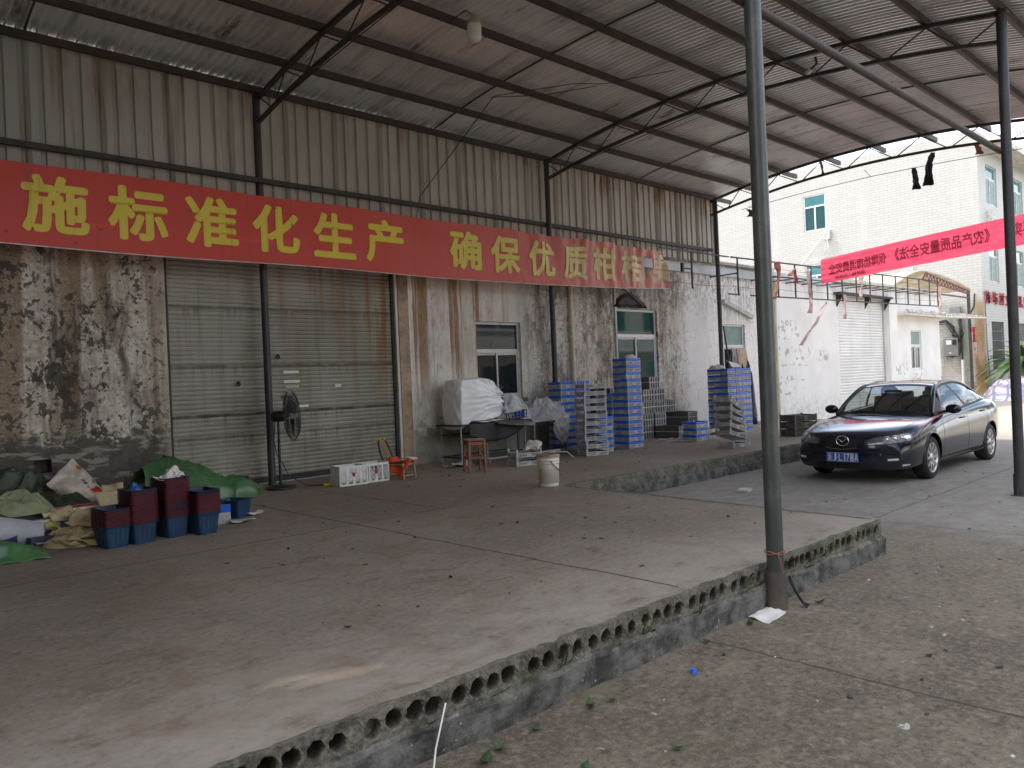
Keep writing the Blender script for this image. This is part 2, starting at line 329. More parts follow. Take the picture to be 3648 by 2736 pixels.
MAT['dark_crate'] = plain('dark_crate_plastic', (.13, .125, .12), .5, 0, .35, 5)
def bluefilm():
    g = G('blue_crate_liner'); p = g.pos(); x, y, z = g.sep(p)
    n = g.noise(g.sc(p, (3, 3, 30)), 2.2, 5, .6, 1.2)
    g.bump(n, .5, .01); c = g.mix(g.ss(n, .60, .68, 0, .55), (.016, .15, .74), (.36, .55, .90))
    return g.fin(c, .3)
MAT['blue_liner'] = bluefilm(); MAT['crate_sheet'] = plain('shaded_crate_sheet', (.22, .215, .21), .6, 0, .3, 5); MAT['table_tube'] = plain('grey_table_tube', (.30, .31, .31), .45, .3, .25, 8); MAT['slat'] = plain('grey_slat_plastic', (.40, .39, .375), .5, 0, .3, 5)
MAT['maroon'] = plain('maroon_basket_plastic', (.105, .020, .030), .45, 0, .25, 9)
MAT['navy'] = plain('navy_basket_plastic', (.014, .024, .06), .42, 0, .3, 8)
MAT['blue_basket'] = plain('blue_basket_plastic', (.012, .046, .105), .42, 0, .2, 8)
MAT['blue_board'] = plain('blue_panel_plastic', (.022, .10, .30), .4, 0, .2, 8)
MAT['white_band'] = plain('white_strapping', (.72, .72, .70), .4)
MAT['wood'] = plain('red_brown_wood', (.22, .075, .03), .4, 0, .35, 9)
MAT['bamboo_dark'] = plain('dark_bamboo', (.10, .05, .03), .45, 0, .4, 8)
MAT['bamboo'] = plain('pale_bamboo', (.36, .23, .12), .5, 0, .3, 8)
MAT['yellow'] = plain('yellow_tape', (.75, .55, .02), .45)
MAT['orange'] = plain('orange_red_cloth', (.72, .085, .02), .8, 0, .2, 8)
MAT['red'] = plain('red_print', (.55, .03, .03), .5)
MAT['cream_paint'] = plain('cream_bucket_plastic', (.78, .74, .63), .45, 0, .12, 6)
MAT['yellow_paper'] = plain('yellow_paper', (.56, .46, .27), .8, 0, .18, 5)
MAT['paper'] = plain('white_paper', (.72, .70, .64), .8, 0, .08, 5)
MAT['kraft'] = plain('beige_cardboard', (.48, .40, .25), .8, 0, .15, 5)
MAT['bag'] = plain('crumpled_white_sack', (.52, .45, .385), .5, 0, .22, 7, .4)
MAT['tarp'] = plain('green_tarpaulin', (.065, .165, .065), .32, 0, .25, 5, .3)
MAT['tarp_dark'] = plain('dark_green_tarpaulin', (.035, .05, .03), .5, 0, .35, 5, .3)
MAT['tarp_olive'] = plain('pale_green_sheet', (.27, .30, .17), .4, 0, .25, 5, .3)
MAT['tarp_orange'] = plain('orange_sack', (.42, .18, .04), .6, 0, .25, 5)
MAT['grey_sheet'] = plain('grey_plastic_sheet', (.12, .12, .125), .35, 0, .3, 5)
MAT['lilac_roll'] = plain('pale_lilac_sheet', (.44, .44, .50), .5, 0, .1, 4)
MAT['black_cloth'] = plain('black_sheet', (.02, .019, .019), .6, 0, .3, 5)
MAT['leaf_dark'] = plain('dry_leaf', (.05, .038, .025), .7, 0, .5, 9)
MAT['leaf_green'] = plain('green_leaf', (.055, .095, .032), .55, 0, .4, 9)
MAT['weed'] = plain('weed_green', (.07, .10, .03), .6, 0, .4, 9)
MAT['palm'] = plain('palm_green', (.07, .16, .035), .5, 0, .45, 4)
MAT['palm_yellow'] = plain('palm_yellow_green', (.22, .26, .05), .5, 0, .35, 4)
MAT['bark'] = plain('bark', (.12, .085, .055), .9, 0, .4, 9, .6)
MAT['red_letter'] = plain('red_sign_letter', (.66, .13, .17), .4)
MAT['red_truss'] = plain('red_brown_truss', (.15, .045, .04), .55, 0, .3, 5)
MAT['meter'] = plain('grey_meter_box', (.22, .225, .22), .45, 0, .15, 6)
MAT['cable'] = plain('black_cable', (.02, .02, .02), .5)
MAT['grille_bar'] = plain('window_grille', (.22, .22, .21), .5, .3, .3, 5)
MAT['rubber'] = plain('tyre_rubber', (.018, .018, .019), .75, 0, .3, 9)
MAT['alloy'] = plain('alloy_rim', (.62, .62, .64), .28, .85, .06, 9)
MAT['rubble'] = plain('rubble_pieces', (.50, .49, .47), .85, 0, .35, 7)

# ---------------------------------------------------------------- mesh helper
class MB:
    def __init__(s): s.v = []; s.f = []; s.s = []
    def add(s, vs, fs, sm=False):
        o = len(s.v); s.v += [tuple(v) for v in vs]; s.f += [[i+o for i in f] for f in fs]; s.s += [sm]*len(fs); return s
    def box(s, c, d, rz=0., M=None):
        x, y, z = d[0]/2, d[1]/2, d[2]/2
        vs = [Vector(v) for v in ((-x, -y, -z), (x, -y, -z), (x, y, -z), (-x, y, -z), (-x, -y, z), (x, -y, z), (x, y, z), (-x, y, z))]
        m = M if M is not None else Matrix.Rotation(rz, 3, 'Z')
        return s.add([m @ v+Vector(c) for v in vs], [(0, 3, 2, 1), (4, 5, 6, 7), (0, 1, 5, 4), (1, 2, 6, 5), (2, 3, 7, 6), (3, 0, 4, 7)])
    def bx(s, x0, x1, y0, y1, z0, z1): return s.box(((x0+x1)/2, (y0+y1)/2, (z0+z1)/2), (abs(x1-x0), abs(y1-y0), abs(z1-z0)))
    def beam(s, a, b, wd, h, up=(0, 0, 1)):
        a, b = Vector(a), Vector(b); d = (b-a); L = d.length; d = d/L
        u = Vector(up); sx = d.cross(u)
        if sx.length < 1e-4: sx = d.cross(Vector((1, 0, 0)))
        sx.normalize(); uz = sx.cross(d)
        m = Matrix((d, -sx, uz)).transposed()
        return s.box((a+b)/2, (L, wd, h), M=m)
    def tube(s, pts, r, n=8, cap=True, sm=True):
        pts = [Vector(p) for p in pts]; rs = r if isinstance(r, (list, tuple)) else [r]*len(pts)
        rings = []; pu = None
        for i, p in enumerate(pts):
            d = (pts[min(i+1, len(pts)-1)]-pts[max(i-1, 0)]).normalized()
            if pu is None: pu = d.orthogonal().normalized()
            pu = (pu-d*pu.dot(d)); pu = pu.normalized() if pu.length > 1e-5 else d.orthogonal().normalized()
            q = d.cross(pu)
            rings.append([p+(pu*math.cos(2*math.pi*k/n)+q*math.sin(2*math.pi*k/n))*rs[i] for k in range(n)])
        vs = [v for rg in rings for v in rg]; fs = []
        for i in range(len(pts)-1):
            for k in range(n): fs.append((i*n+k, i*n+(k+1) % n, (i+1)*n+(k+1) % n, (i+1)*n+k))
        s.add(vs, fs, sm)
        if cap: s.add(rings[0], [list(range(n))[::-1]]); s.add(rings[-1], [list(range(n))])
        return s
    def lathe(s, prof, n=24, c=(0, 0, 0), M=None, sm=True):
        vs = []; fs = []; m = M or Matrix.Identity(3)
        for r, z in prof:
            for k in range(n): vs.append(m @ Vector((r*math.cos(2*math.pi*k/n), r*math.sin(2*math.pi*k/n), z))+Vector(c))
        for i in range(len(prof)-1):
            for k in range(n): fs.append((i*n+k, i*n+(k+1) % n, (i+1)*n+(k+1) % n, (i+1)*n+k))
        return s.add(vs, fs, sm)
    def grid(s, fn, nu, nv, sm=True, skip=None):
        vs = [fn(i/nu, j/nv) for i in range(nu+1) for j in range(nv+1)]; fs = []
        for i in range(nu):
            for j in range(nv):
                if skip and skip(i, j): continue
                a = i*(nv+1)+j; fs.append((a, a+nv+1, a+nv+2, a+1))
        return s.add(vs, fs, sm)
    def prism(s, poly, y0, y1):
        n = len(poly); vs = [(x, y0, z) for x, z in poly]+[(x, y1, z) for x, z in poly]
        fs = [list(range(n)), list(range(n, 2*n))[::-1]]+[(i, i+n, (i+1) % n+n, (i+1) % n) for i in range(n)]
        return s.add(vs, fs)
    def build(s, name, mat, parent=None, solid=0., sub=0, bev=0.):
        me = bpy.data.meshes.new(name)
        off = Vector(parent.location) if parent is not None else Vector((0, 0, 0))
        pp = parent.parent if parent is not None else None
        if pp is not None: off += Vector(pp.location)
        me.from_pydata([(v[0]-off.x, v[1]-off.y, v[2]-off.z) for v in s.v], [], s.f)
        me.polygons.foreach_set('use_smooth', s.s); me.update()
        bm = bmesh.new(); bm.from_mesh(me); bmesh.ops.recalc_face_normals(bm, faces=bm.faces) if len(bm.faces) < 60000 else None
        bm.to_mesh(me); bm.free()
        o = bpy.data.objects.new(name, me); COL.objects.link(o)
        if mat: me.materials.append(MAT[mat] if isinstance(mat, str) else mat)
        if parent is not None: o.parent = parent
        if bev: m = o.modifiers.new('bevel', 'BEVEL'); m.width = bev; m.segments = 2; m.limit_method = 'ANGLE'
        if solid: m = o.modifiers.new('solid', 'SOLIDIFY'); m.thickness = solid; m.offset = 0
        if sub: m = o.modifiers.new('sub', 'SUBSURF'); m.levels = sub; m.render_levels = sub
        return o
def tag(o, label, cat, group=None, kind=None):
    o['label'] = label
    if cat: o['category'] = cat
    if group: o['group'] = group
    if kind: o['kind'] = kind
    return o
def thing(name, label, cat, loc=(0, 0, 0), group=None):
    o = bpy.data.objects.new(name, None); COL.objects.link(o); o.location = loc; o.empty_display_size = .1
    return tag(o, label, cat, group)
def struct(name, mb, mat, label=None):
    o = mb.build(name, mat); o['kind'] = 'structure'
    if label: o['label'] = label
    return o
def dup(root, loc, rz=None, label=None, group=None, rot=None):
    r = root.copy(); COL.objects.link(r); r.location = loc
    if rz is not None: r.rotation_euler = (0, 0, rz)
    if rot is not None: r.rotation_euler = rot
    if label: r['label'] = label
    if group: r['group'] = group
    for ch in list(root.children):
        c = ch.copy(); COL.objects.link(c); c.parent = r
        for g in list(ch.children):
            d = g.copy(); COL.objects.link(d); d.parent = c
    return r
def nth(k):
    return ['', 'first', 'second', 'third', 'fourth', 'fifth', 'sixth', 'seventh', 'eighth', 'ninth', 'tenth', 'eleventh', 'twelfth', 'thirteenth', 'fourteenth', 'fifteenth', 'sixteenth', 'seventeenth', 'eighteenth', 'nineteenth', 'twentieth', 'twenty-first', 'twenty-second', 'twenty-third', 'twenty-fourth', 'twenty-fifth', 'twenty-sixth', 'twenty-seventh', 'twenty-eighth', 'twenty-ninth', 'thirtieth'][k]
def n3(x, y, z=0.): return mn.noise(Vector((x, y, z)))
def text2d(body, bold=.02, step=None, zstep=None):
    if bold > .0125 and step is None: step = 1
    cu = bpy.data.curves.new('t', 'FONT'); cu.body = body; cu.offset = 0; cu.resolution_u = 3
    o = bpy.data.objects.new('t', cu); COL.objects.link(o)
    dg = bpy.context.evaluated_depsgraph_get(); me = bpy.data.meshes.new_from_object(o.evaluated_get(dg))
    bm = bmesh.new(); bm.from_mesh(me)
    xs = [v.co.x for v in bm.verts]; ys = [v.co.y for v in bm.verts]
    x0, x1, y0, y1 = min(xs), max(xs), min(ys), max(ys)
    for v in bm.verts: v.co.x = (v.co.x-x0)/(x1-x0); v.co.y = (v.co.y-y0)/(y1-y0)
    if step:
        for ax, k in ((0, step), (1, zstep or step)):
            for i in range(1, k):
                nrm = Vector((0, 0, 0)); nrm[ax] = 1
                bmesh.ops.bisect_plane(bm, geom=bm.verts[:]+bm.edges[:]+bm.faces[:], plane_co=nrm*(i/k), plane_no=nrm)
    bm.verts.index_update()
    vs = [tuple(v.co) for v in bm.verts]; fs = [[v.index for v in f.verts] for f in bm.faces]
    bm.free(); bpy.data.objects.remove(o); bpy.data.curves.remove(cu)
    # bolder strokes: the glyph repeated a hair to each side, every copy on its own level
    V = []; F = []; k = bold*.8; asp = (y1-y0)/(x1-x0)
    for i, (dx, dy) in enumerate(((0, 0), (1, 0), (-1, 0), (0, 1), (0, -1), (.7, .7), (-.7, .7), (.7, -.7), (-.7, -.7)) if bold > .005 else ((0, 0),)):
        o_ = len(V); V += [((p[0]*(1-2*k*asp)+k*asp+dx*k*asp), (p[1]*(1-2*k)+k+dy*k), i) for p in vs]; F += [[q+o_ for q in f] for f in fs]
    return V, F
def panel_wall(mb, x0, x1, z0, z1, y, holes, depth):
    xs = sorted({x0, x1, *[h[0] for h in holes], *[h[1] for h in holes]}); zs = sorted({z0, z1, *[h[2] for h in holes], *[h[3] for h in holes]})
    xs = [x for x in xs if x0 <= x <= x1]; zs = [z for z in zs if z0 <= z <= z1]
    for a, b in zip(xs, xs[1:]):
        for c, d in zip(zs, zs[1:]):
            if any(h[0] <= a and b <= h[1] and h[2] <= c and d <= h[3] for h in holes): continue
            mb.add([(a, y, c), (b, y, c), (b, y, d), (a, y, d)], [(0, 1, 2, 3)])
    for (a, b, c, d) in holes:
        mb.add([(a, y, c), (b, y, c), (b, y, d), (a, y, d), (a, y+depth, c), (b, y+depth, c), (b, y+depth, d), (a, y+depth, d)],
               [(0, 4, 5, 1), (1, 5, 6, 2), (2, 6, 7, 3), (3, 7, 4, 0)])

# ---------------------------------------------------------------- ground and platform
P = .31; W = 11.2
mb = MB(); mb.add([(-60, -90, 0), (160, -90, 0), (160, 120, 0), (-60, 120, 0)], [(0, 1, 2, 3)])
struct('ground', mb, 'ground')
mb = MB()
mb.add([(-9, 2.90, P), (7.26, 2.90, P), (7.40, 5.5, P), (7.5, 7.03, P), (-9, 7.03, P)], [(0, 1, 2, 3, 4)])
mb.add([(-9, 7.03, P), (7.5, 7.03, P), (20.9, 6.98, P), (20.9, 11.25, P), (-9, 11.25, P)], [(0, 1, 2, 3, 4)])
struct('pavement', mb, 'platform')
# end faces and dock front, roughened
mb = MB()
def wallstrip(a, b, n):
    a, b = Vector(a), Vector(b); d = (b-a).normalized(); nrm = Vector((d.y, -d.x, 0))
    L = (b-a).length
    def fn(u, v):
        p = a+(b-a)*u; z = P*v
        k = .028*n3(p.x*4, p.y*4, z*7)+.014*n3(p.x*15, p.y*15, z*15)+(.03 if v < .42 else 0.)
        if v > .93: k -= .012
        q = p+nrm*k
        return (q.x, q.y, z if v < 1 else P+.001+.006*n3(p.x*9, p.y*9))
    mb.grid(fn, max(4, int(L/.06)), 10, sm=False)
    def lip(u, v):
        p = a+(b-a)*u; k = .028*n3(p.x*4, p.y*4, P*7)+.014*n3(p.x*15, p.y*15, P*15)-.012
        q = p+nrm*(k-v*(.05+.03*n3(p.x*5, p.y*5)))
        return (q.x, q.y, P+.001+(.006*n3(p.x*9, p.y*9) if v == 0 else .0015))
    mb.grid(lip, max(4, int(L/.06)), 2, sm=False)
wallstrip((7.45, 7.0, 0), (20.9, 6.97, 0), 1)
wallstrip((7.24, 2.95, 0), (7.40, 5.5, 0), 1); wallstrip((7.40, 5.5, 0), (7.47, 7.0, 0), 1)
o = struct('pavement_side', mb, 'kerb')
# hollow-core slab edge with its round voids, on a rough footing
mb = MB(); ye = 2.9
hx = [1.33, 1.43, 1.54, 1.64, 1.81, 1.92, 2.03, 2.13, 2.29, 2.4, 2.51, 2.61, 2.79, 2.9, 3.01, 3.12, 3.26, 3.37, 3.48, 3.6, 3.74, 3.85, 3.96, 4.07, 4.23, 4.35, 4.47, 4.58, 4.73, 4.85, 4.96, 5.07, 5.21, 5.32, 5.43, 5.53, 5.62, 5.72, 5.83, 5.95, 6.06, 6.22, 6.34, 6.46, 6.57, 6.74, 6.86, 6.97, 7.1]
k = 1.33-.11
while k > -6: hx.insert(0, round(k, 3)); k -= .115
rnd = random.Random(3)
z0, z1 = .16, P
def rough(x, z, a=1.): return (.012*n3(x*5, z*9, 1)+.009*n3(x*17, z*17, 2)+.005*n3(x*45, z*45, 3))*a
bnd = [hx[0]-.055]+[(a+b)/2 for a, b in zip(hx, hx[1:])]+[7.24]
NS = 24
for i, xc in enumerate(hx):
    xa, xb = bnd[i], bnd[i+1]; zc = .232+rnd.uniform(-.006, .006)
    rh = rnd.uniform(.039, .046)
    filled = rnd.random() < .1
    outer = []; mid = []; inn = []
    for k in range(NS):
        t = 2*math.pi*k/NS; c, s_ = math.cos(t), math.sin(t)
        f = 1/max(abs(c), abs(s_))
        ox = xc+(xb-xc if c > 0 else xc-xa)*c*f; oz = zc+((z1-zc) if s_ > 0 else (zc-z0))*s_*f
        rr = rh*(1+.13*n3(c*2+i*7, s_*2, 5))
        outer.append((ox, ye-rough(ox, oz)-.012, oz+(.004*n3(ox*20, 3) if oz > P-.001 else 0)))
        mxx, mzz = xc+c*rr*1.25, zc+s_*rr*1.2
        mid.append((mxx, ye-rough(mxx, mzz, 1.4)-.014, mzz)); inn.append((xc+c*rr, ye+rough(xc+c, zc+s_, .8)-.004, zc+s_*rr))
    dp = .05 if filled else .55
    back = [(x, ye+dp, z) for x, y, z in inn]
    vs = outer+mid+inn+back; fs = []
    for L in range(3):
        for k in range(NS): fs.append((L*NS+k, L*NS+(k+1) % NS, (L+1)*NS+(k+1) % NS, (L+1)*NS+k))
    fs.append([3*NS+k for k in range(NS)])
    mb.add(vs, fs, False)
# top lip
def lip(u, v):
    x = hx[0]-.05+u*(7.24-hx[0]+.05)
    return (x, ye-rough(x, P)-.012+v*(.035+.028*n3(x*4, 2)+.022*n3(x*13, 3)+.01*n3(x*30, 4)), P+(.004*n3(x*20, 3) if v == 0 else .0026-.002*v))
mb.grid(lip, 520, 3, sm=False)
def foot(u, v):
    x = -6.3+u*13.54; z = .165*v
    k = .045 if v < .99 else .0
    k *= .65+.5*n3(x*1.7, 8)
    return (x, ye-.012-k-(.012*n3(x*6, z*12)+.006*n3(x*22, z*22)), z+(.02*n3(x*3, 5)+.012*n3(x*13, 6) if v > .7 else 0))
mb.grid(foot, 560, 8, sm=False)
struct('kerb_edge', mb, 'kerb')

# ---------------------------------------------------------------- canopy
cn = thing('steel_canopy', 'long open steel canopy with arched corrugated roof on round poles over the platform', 'canopy', (11.35, 2.8, 0))
def zt(y): return 6.13+.40*(1-((y-6.83)/3.98)**2)
def zb(y): return 5.74+.39*(1-((y-6.83)/3.95)**2)
XR0, XR1 = -8., 17.9
PER = .112
# corrugated roof sheet; unseen slits shaped to throw a soft sun streak on the platform
mb = MB(); ys = [2.25+(11.4-2.25)*i/14 for i in range(15)]
ys = sorted(set([round(v, 4) for v in ys if not 6.35 < v < 6.85]+[round(6.35+.0125*i, 4) for i in range(41)]))
prof = [(0, 0), (.20, .0), (.34, .036), (.46, .046), (.74, .046), (.88, .036)]
xs = []; x = XR0
while x < XR1:
    for f, h in prof: xs.append((x+f*PER, h))
    x += PER
nv = len(ys); vs = []; fs = []
for x, h in xs:
    sag = .012*n3(x*.5, 2)
    for y in ys: vs.append((x, y, zt(y)+.105+h+.010*n3(x*.35, y*.5)+sag))
for i in range(len(xs)-1):
    xm = xs[i][0]
    for j in range(nv-1):
        ym = (ys[j]+ys[j+1])/2
        if .30 < xm < .88 and min(abs(ym-(6.70-.39*(xm-.58))+q_) for q_ in ((-.055, 0, .055) if .42 < xm < .76 else (0,))) < .0064: continue
        a = i*nv+j; fs.append((a, a+nv, a+nv+1, a+1))
mb.add(vs, fs, False); mb.build('roof_sheet', 'roof', cn)
PY = [10.82, 10.02, 9.0, 7.93, 6.88, 5.82, 4.75, 3.68, 2.78]
rnd = random.Random(5)
for i, y in enumerate(PY):
    mb = MB(); zz = zt(y)+.035
    ex = 18.3+rnd.uniform(-.06, .1)
    mb.bx(-8, ex, y-.005, y+.005, zz-.045, zz+.055); mb.bx(-8, ex, y+.005, y+.05, zz-.045, zz-.037); mb.bx(-8, ex, y+.005, y+.05, zz+.047, zz+.055)
    mb.build('purlin', 'purlin', cn)
TX = [-6.8, -.75, 5.3, 11.35, 17.4]
for x in TX:
    top = MB(); n = 24; pts = [(x, 2.8+(10.86-2.8)*i/n) for i in range(n+1)]
    for (a, ya), (b, yb) in zip(pts, pts[1:]): top.beam((a, ya, zt(ya)-.05), (b, yb, zt(yb)-.05), .06, .055)
    tr = top.build('roof_truss', 'black_steel', cn)
    b_ = MB()
    for (a, ya), (b, yb) in zip(pts, pts[1:]): b_.beam((a, ya, zb(ya)), (b, yb, zb(yb)), .05, .05)
    b_.build('bottom_chord', 'black_steel', tr)
    wv = MB()
    for ya, yb in zip(PY, PY[1:]):
        ym = (ya+yb)/2; q = .06
        wv.tube([(x, ya, zt(ya)-.07), (x, ym+q, zb(ym)+.02)], .011, 6); wv.tube([(x, yb, zt(yb)-.07), (x, ym-q, zb(ym)+.02)], .011, 6)
    wv.build('web_rods', 'black_steel', tr)
for x in TX[1:]:
    if x < 0: continue
    far = 10.95 if x < 6 else (10.8 if x < 12 else 10.72)
    MB().tube([(x, far, P), (x, far, 6.13)], .055, 16).build('wall_post', 'pole_dark' if x > 6 else 'pole_dark', cn)
    if x < 17:
        m = MB(); rr = .060; x = 5.14 if x < 6 else x
        m.tube([(x, 2.8, .0), (x, 2.8, 2.0), (x, 2.8, 6.1)], rr, 24)
        pl = m.build('pole', 'pole' if x < 6 else 'pole_dark', cn)
        m = MB(); m.tube([(x, 2.8, 0), (x, 2.8, .27)], rr+.012, 24); m.bx(x-.11, x+.11, 2.70, 2.88, 0, .010) if x > 6 else None
        for sx in ((-1, 1) if x > 6 else ()): m.add([(x+sx*.07, 2.8, .012), (x+sx*.125, 2.8, .012), (x+sx*.07, 2.8, .13), (x+sx*.07, 2.81, .012), (x+sx*.125, 2.81, .012), (x+sx*.07, 2.81, .13)], [(0, 1, 2), (3, 5, 4), (0, 3, 4, 1), (1, 4, 5, 2), (2, 5, 3, 0)])
        m.build('pole_sleeve', 'sleeve' if x < 6 else 'pole_dark', pl)
        m = MB(); m.bx(x-.09, x+.09, 2.72, 2.9, 6.09, 6.1); m.build('cap_plate', 'black_steel', pl)
# pole at the near side carries a red cord
m = MB(); rr = .07
m.tube([(5.14+rr*math.cos(t/10*6.283), 2.8+rr*math.sin(t/10*6.283), .41+.012*math.sin(t)) for t in range(21)], .0038, 6)
m.tube([(5.14-.05, 2.75, .41), (5.14-.06, 2.72, .33), (5.14-.045, 2.72, .27)], .0035, 6)
tag(m.build('cord', 'rag_red'), 'thin red cord tied round the foot of the near pole', 'cord')
MB().tube([(-.75, 2.84, 4.37), (5.14, 2.86, 4.36), (11.35, 2.87, 4.36)], .036, 14).build('tie_pipe', 'rust_pipe', cn)
for x in TX:
    if 0 < x < 12: m = MB(); m.tube([(x, 10.7, zb(10.7)+.02), (x+.0, 9.3, zb(9.3)-.06), (x, 7, zb(7)-.03)], .008, 6); m.build('brace_rod', 'black_steel', cn)
for x in (2.3, 8.55, 14.45):
    prev = None; m = MB()
    for i in range(13):
        y = 2.5+i*(10.8-2.5)/12; q = (x+.02*math.sin(i), y, zt(y)+.085)
        if prev: m.beam(prev, q, .02, .02)
        prev = q
    m.build('sag_rod', 'black_steel', cn)
m = MB(); m.bx(-8, 17.4, 10.83, 10.90, 4.80, 4.87); m.build('girt', 'black_steel', cn)
# ribbed wall cladding in lapped sheets
m = MB(); rnd = random.Random(11); x = -8.0
while x < 17.62:
    wd = .86; dy = rnd.uniform(-.018, .018); tl = rnd.uniform(-.014, .014); zt_ = 6.215+rnd.uniform(-.008, .008); yb0 = 10.965
    pr = []
    for kx in range(4):
        a = x+kx*.215
        pr += [(a, 0), (a+.125, 0), (a+.14, .035), (a+.185, .035), (a+.20, 0)]
    pr.append((x+.86+.03, 0))
    for i, (a, h) in enumerate(pr):
        last = i == len(pr)-1
        pr[i] = (min(a, 17.64), h-(.04 if last else 0))
    vs = []; fs = []
    for a, h in pr:
        for zz in (4.53, 5.0, 5.5, zt_): vs.append((a+(zz-4.8)*.004*rnd.uniform(-1, 1), yb0+h+dy+tl*(zz-4.85)*.8+.006*n3(a*3, zz*2), zz))
    for i in range(len(pr)-1):
        for j in range(3): q = i*4+j; fs.append((q, q+4, q+5, q+1))
    m.add(vs, fs, False); x += wd
m.build('wall_cladding', 'clad', cn)

# ---------------------------------------------------------------- long plastered warehouse
wh = thing('warehouse', 'long weathered plaster warehouse with stained peeling wall behind the platform', 'warehouse', (11, W, 0))
WIN = [(9.64, 10.82, 1.39, 2.88), (13.88, 15.40, 1.35, 3.27), (18.33, 19.42, 1.45, 3.0)]
mb = MB(); panel_wall(mb, -9, 8.09, 0, 4.56, W, [(3.95, 7.82, P, 3.95), (2.27, 2.47, .80, .97)], .22)
panel_wall(mb, 8.09, 20.9, 0, 4.56, W, WIN, .13)
mb.add([(2.27, W+.22, .80), (2.47, W+.22, .80), (2.47, W+.22, .97), (2.27, W+.22, .97)], [(0, 1, 2, 3)])
mb.bx(-3.4, -3.15, 3.1, W-.002, 0, 5.9)  # unseen end wall, added to keep light out from the left
mb.build('wall', 'plaster', wh)
mb = MB(); mb.bx(-9, 20.9, W-.17, 24, 4.565, 4.63); mb.build('roof', 'coping', wh)
mb = MB(); mb.bx(7.87, 8.085, W-.02, W+.24, P, 3.95); mb.build('door_pier', 'pvc_stained', wh)
mb = MB(); mb.bx(8, 20.9, W-.07, W-.003, 4.27, 4.5); mb.build('gutter', 'fascia', wh)
def shutter(x0, x1, z0, z1, y, per, mat, parent, rail='black_steel'):
    m = MB(); z = z0; vs = []; fs = []
    pr = [(0, .0), (.12, -.005), (.5, -.013), (.78, -.005), (.83, .022), (.95, .022)]
    nx = 14
    zz = []
    while z < z1:
        zz += [(z+f*per, d) for f, d in pr if z+f*per < z1]; z += per
    for zq, d in zz:
        for i in range(nx+1):
            x = x0+(x1-x0)*i/nx
            vs.append((x, y+d+.006*n3(x*.8, zq*1.2), zq+.004*n3(x*.7, zq*3, 4)))
    for j in range(len(zz)-1):
        for i in range(nx): a = j*(nx+1)+i; fs.append((a, a+1, a+nx+2, a+nx+1))
    m.add(vs, fs, False); sh = m.build('roller_shutter', mat, parent)
    for xa in (x0-.02, x1-.05): m = MB(); m.bx(xa, xa+.07, y-.05, y-.02, z0, z1); m.build('guide_rail', rail, sh)
    m = MB(); m.bx(x0+.05, x1-.05, y-.035, y-.015, z0-.02, z0+.07); m.build('bottom_bar', 'black_steel' if rail == 'black_steel' else mat, sh)
    return sh
sh1 = shutter(3.95, 7.82, P+.03, 3.9, W+.10, .0645, 'shutter', wh)
# old stickers and locks on the shutter
stk = [(5.72, 5.98, 1.98, 2.02), (5.72, 5.99, 1.83, 1.875), (5.97-.21, 5.97, 1.755, 1.785), (5.76, 5.85, 1.67, 1.71), (5.70, 5.80, 1.44, 1.475), (5.86, 6.13, 1.44, 1.475), (5.40, 5.51, 1.73, 1.755), (6.62, 6.74, 1.74, 1.785)]
for a, b, c, d in stk: m = MB(); m.bx(a, b, W+.078, W+.083, c, d); m.build('sticker', 'white_plastic', sh1)
m = MB()
for body, xa, xb, za, zb_ in (('13606681721', 5.775, 5.96, 1.759, 1.781), ('8860 8870', 5.66, 5.86, 1.59, 1.63), ('13606681', 5.77, 5.845, 1.675, 1.69), ('13606681', 5.71, 5.79, 1.447, 1.462)):
    v, f = text2d(body, .01); m.add([(xa+(xb-xa)*p[0], W+.076, za+(zb_-za)*p[1]) for p in v], f)
m.build('phone_number', 'black_plastic', sh1)
for cx, cz in ((5.63, 2.24), (5.66, 1.33), (4.98, 1.84)): m = MB(); m.lathe([(.0, 0), (.035, 0), (.04, .01)], 14, (cx, W+.075, cz), Matrix.Rotation(R(90), 3, 'X')); m.build('lock', 'black_plastic', sh1)
def window(x0, x1, z0, z1, zt_, parent, frame, glass, y, glass2=None, ajar=None, t=.05):
    m = MB(); ya, yb = y, y+.06
    m.bx(x0, x0+t, ya, yb, z0, z1); m.bx(x1-t, x1, ya, yb, z0, z1)
    m.bx(x0+t, x1-t, ya, yb, z1-t, z1); m.bx(x0+t, x1-t, ya, yb, z0, z0+t); m.bx(x0+t, x1-t, ya-.01, yb, zt_-.045, zt_+.03)
    fr = m.build('window', frame, parent)
    xm = (x0+x1)/2
    m = MB(); m.bx(x0+t-.01, x1-t+.01, y+.03, y+.036, zt_, z1-t+.01); m.build('transom_pane', glass, fr)
    m = MB()
    m.bx(x0+t-.01, xm+.02, y+.042, y+.048, z0+t, zt_-.04); m.bx(xm-.02, x1-t+.01, y+.018, y+.024, z0+t, zt_-.04)
    m.build('pane', glass2 or glass, fr)
    m = MB()
    for (a, b, yy) in ((x0+t, xm+.03, y+.032), (xm-.03, x1-t, y+.008)):
        m.bx(a, a+.035, yy, yy+.03, z0+t, zt_-.045); m.bx(b-.035, b, yy, yy+.03, z0+t, zt_-.045)
        m.bx(a+.035, b-.035, yy, yy+.03, z0+t, z0+t+.04); m.bx(a+.035, b-.035, yy, yy+.03, zt_-.085, zt_-.045)
    m.build('sash', frame, fr)
    m = MB(); m.bx(x0-.02, x1+.02, y+.07, y+.09, z0-.02, z1+.02); m.build('backing', 'black_plastic', fr)
    return fr
window(9.64, 10.82, 1.39, 2.88, 2.32, wh, 'alu', 'glass_dark', W+.06)
window(13.88, 15.40, 1.35, 3.27, 2.66, wh, 'alu_white', 'glass_green', W+.06)
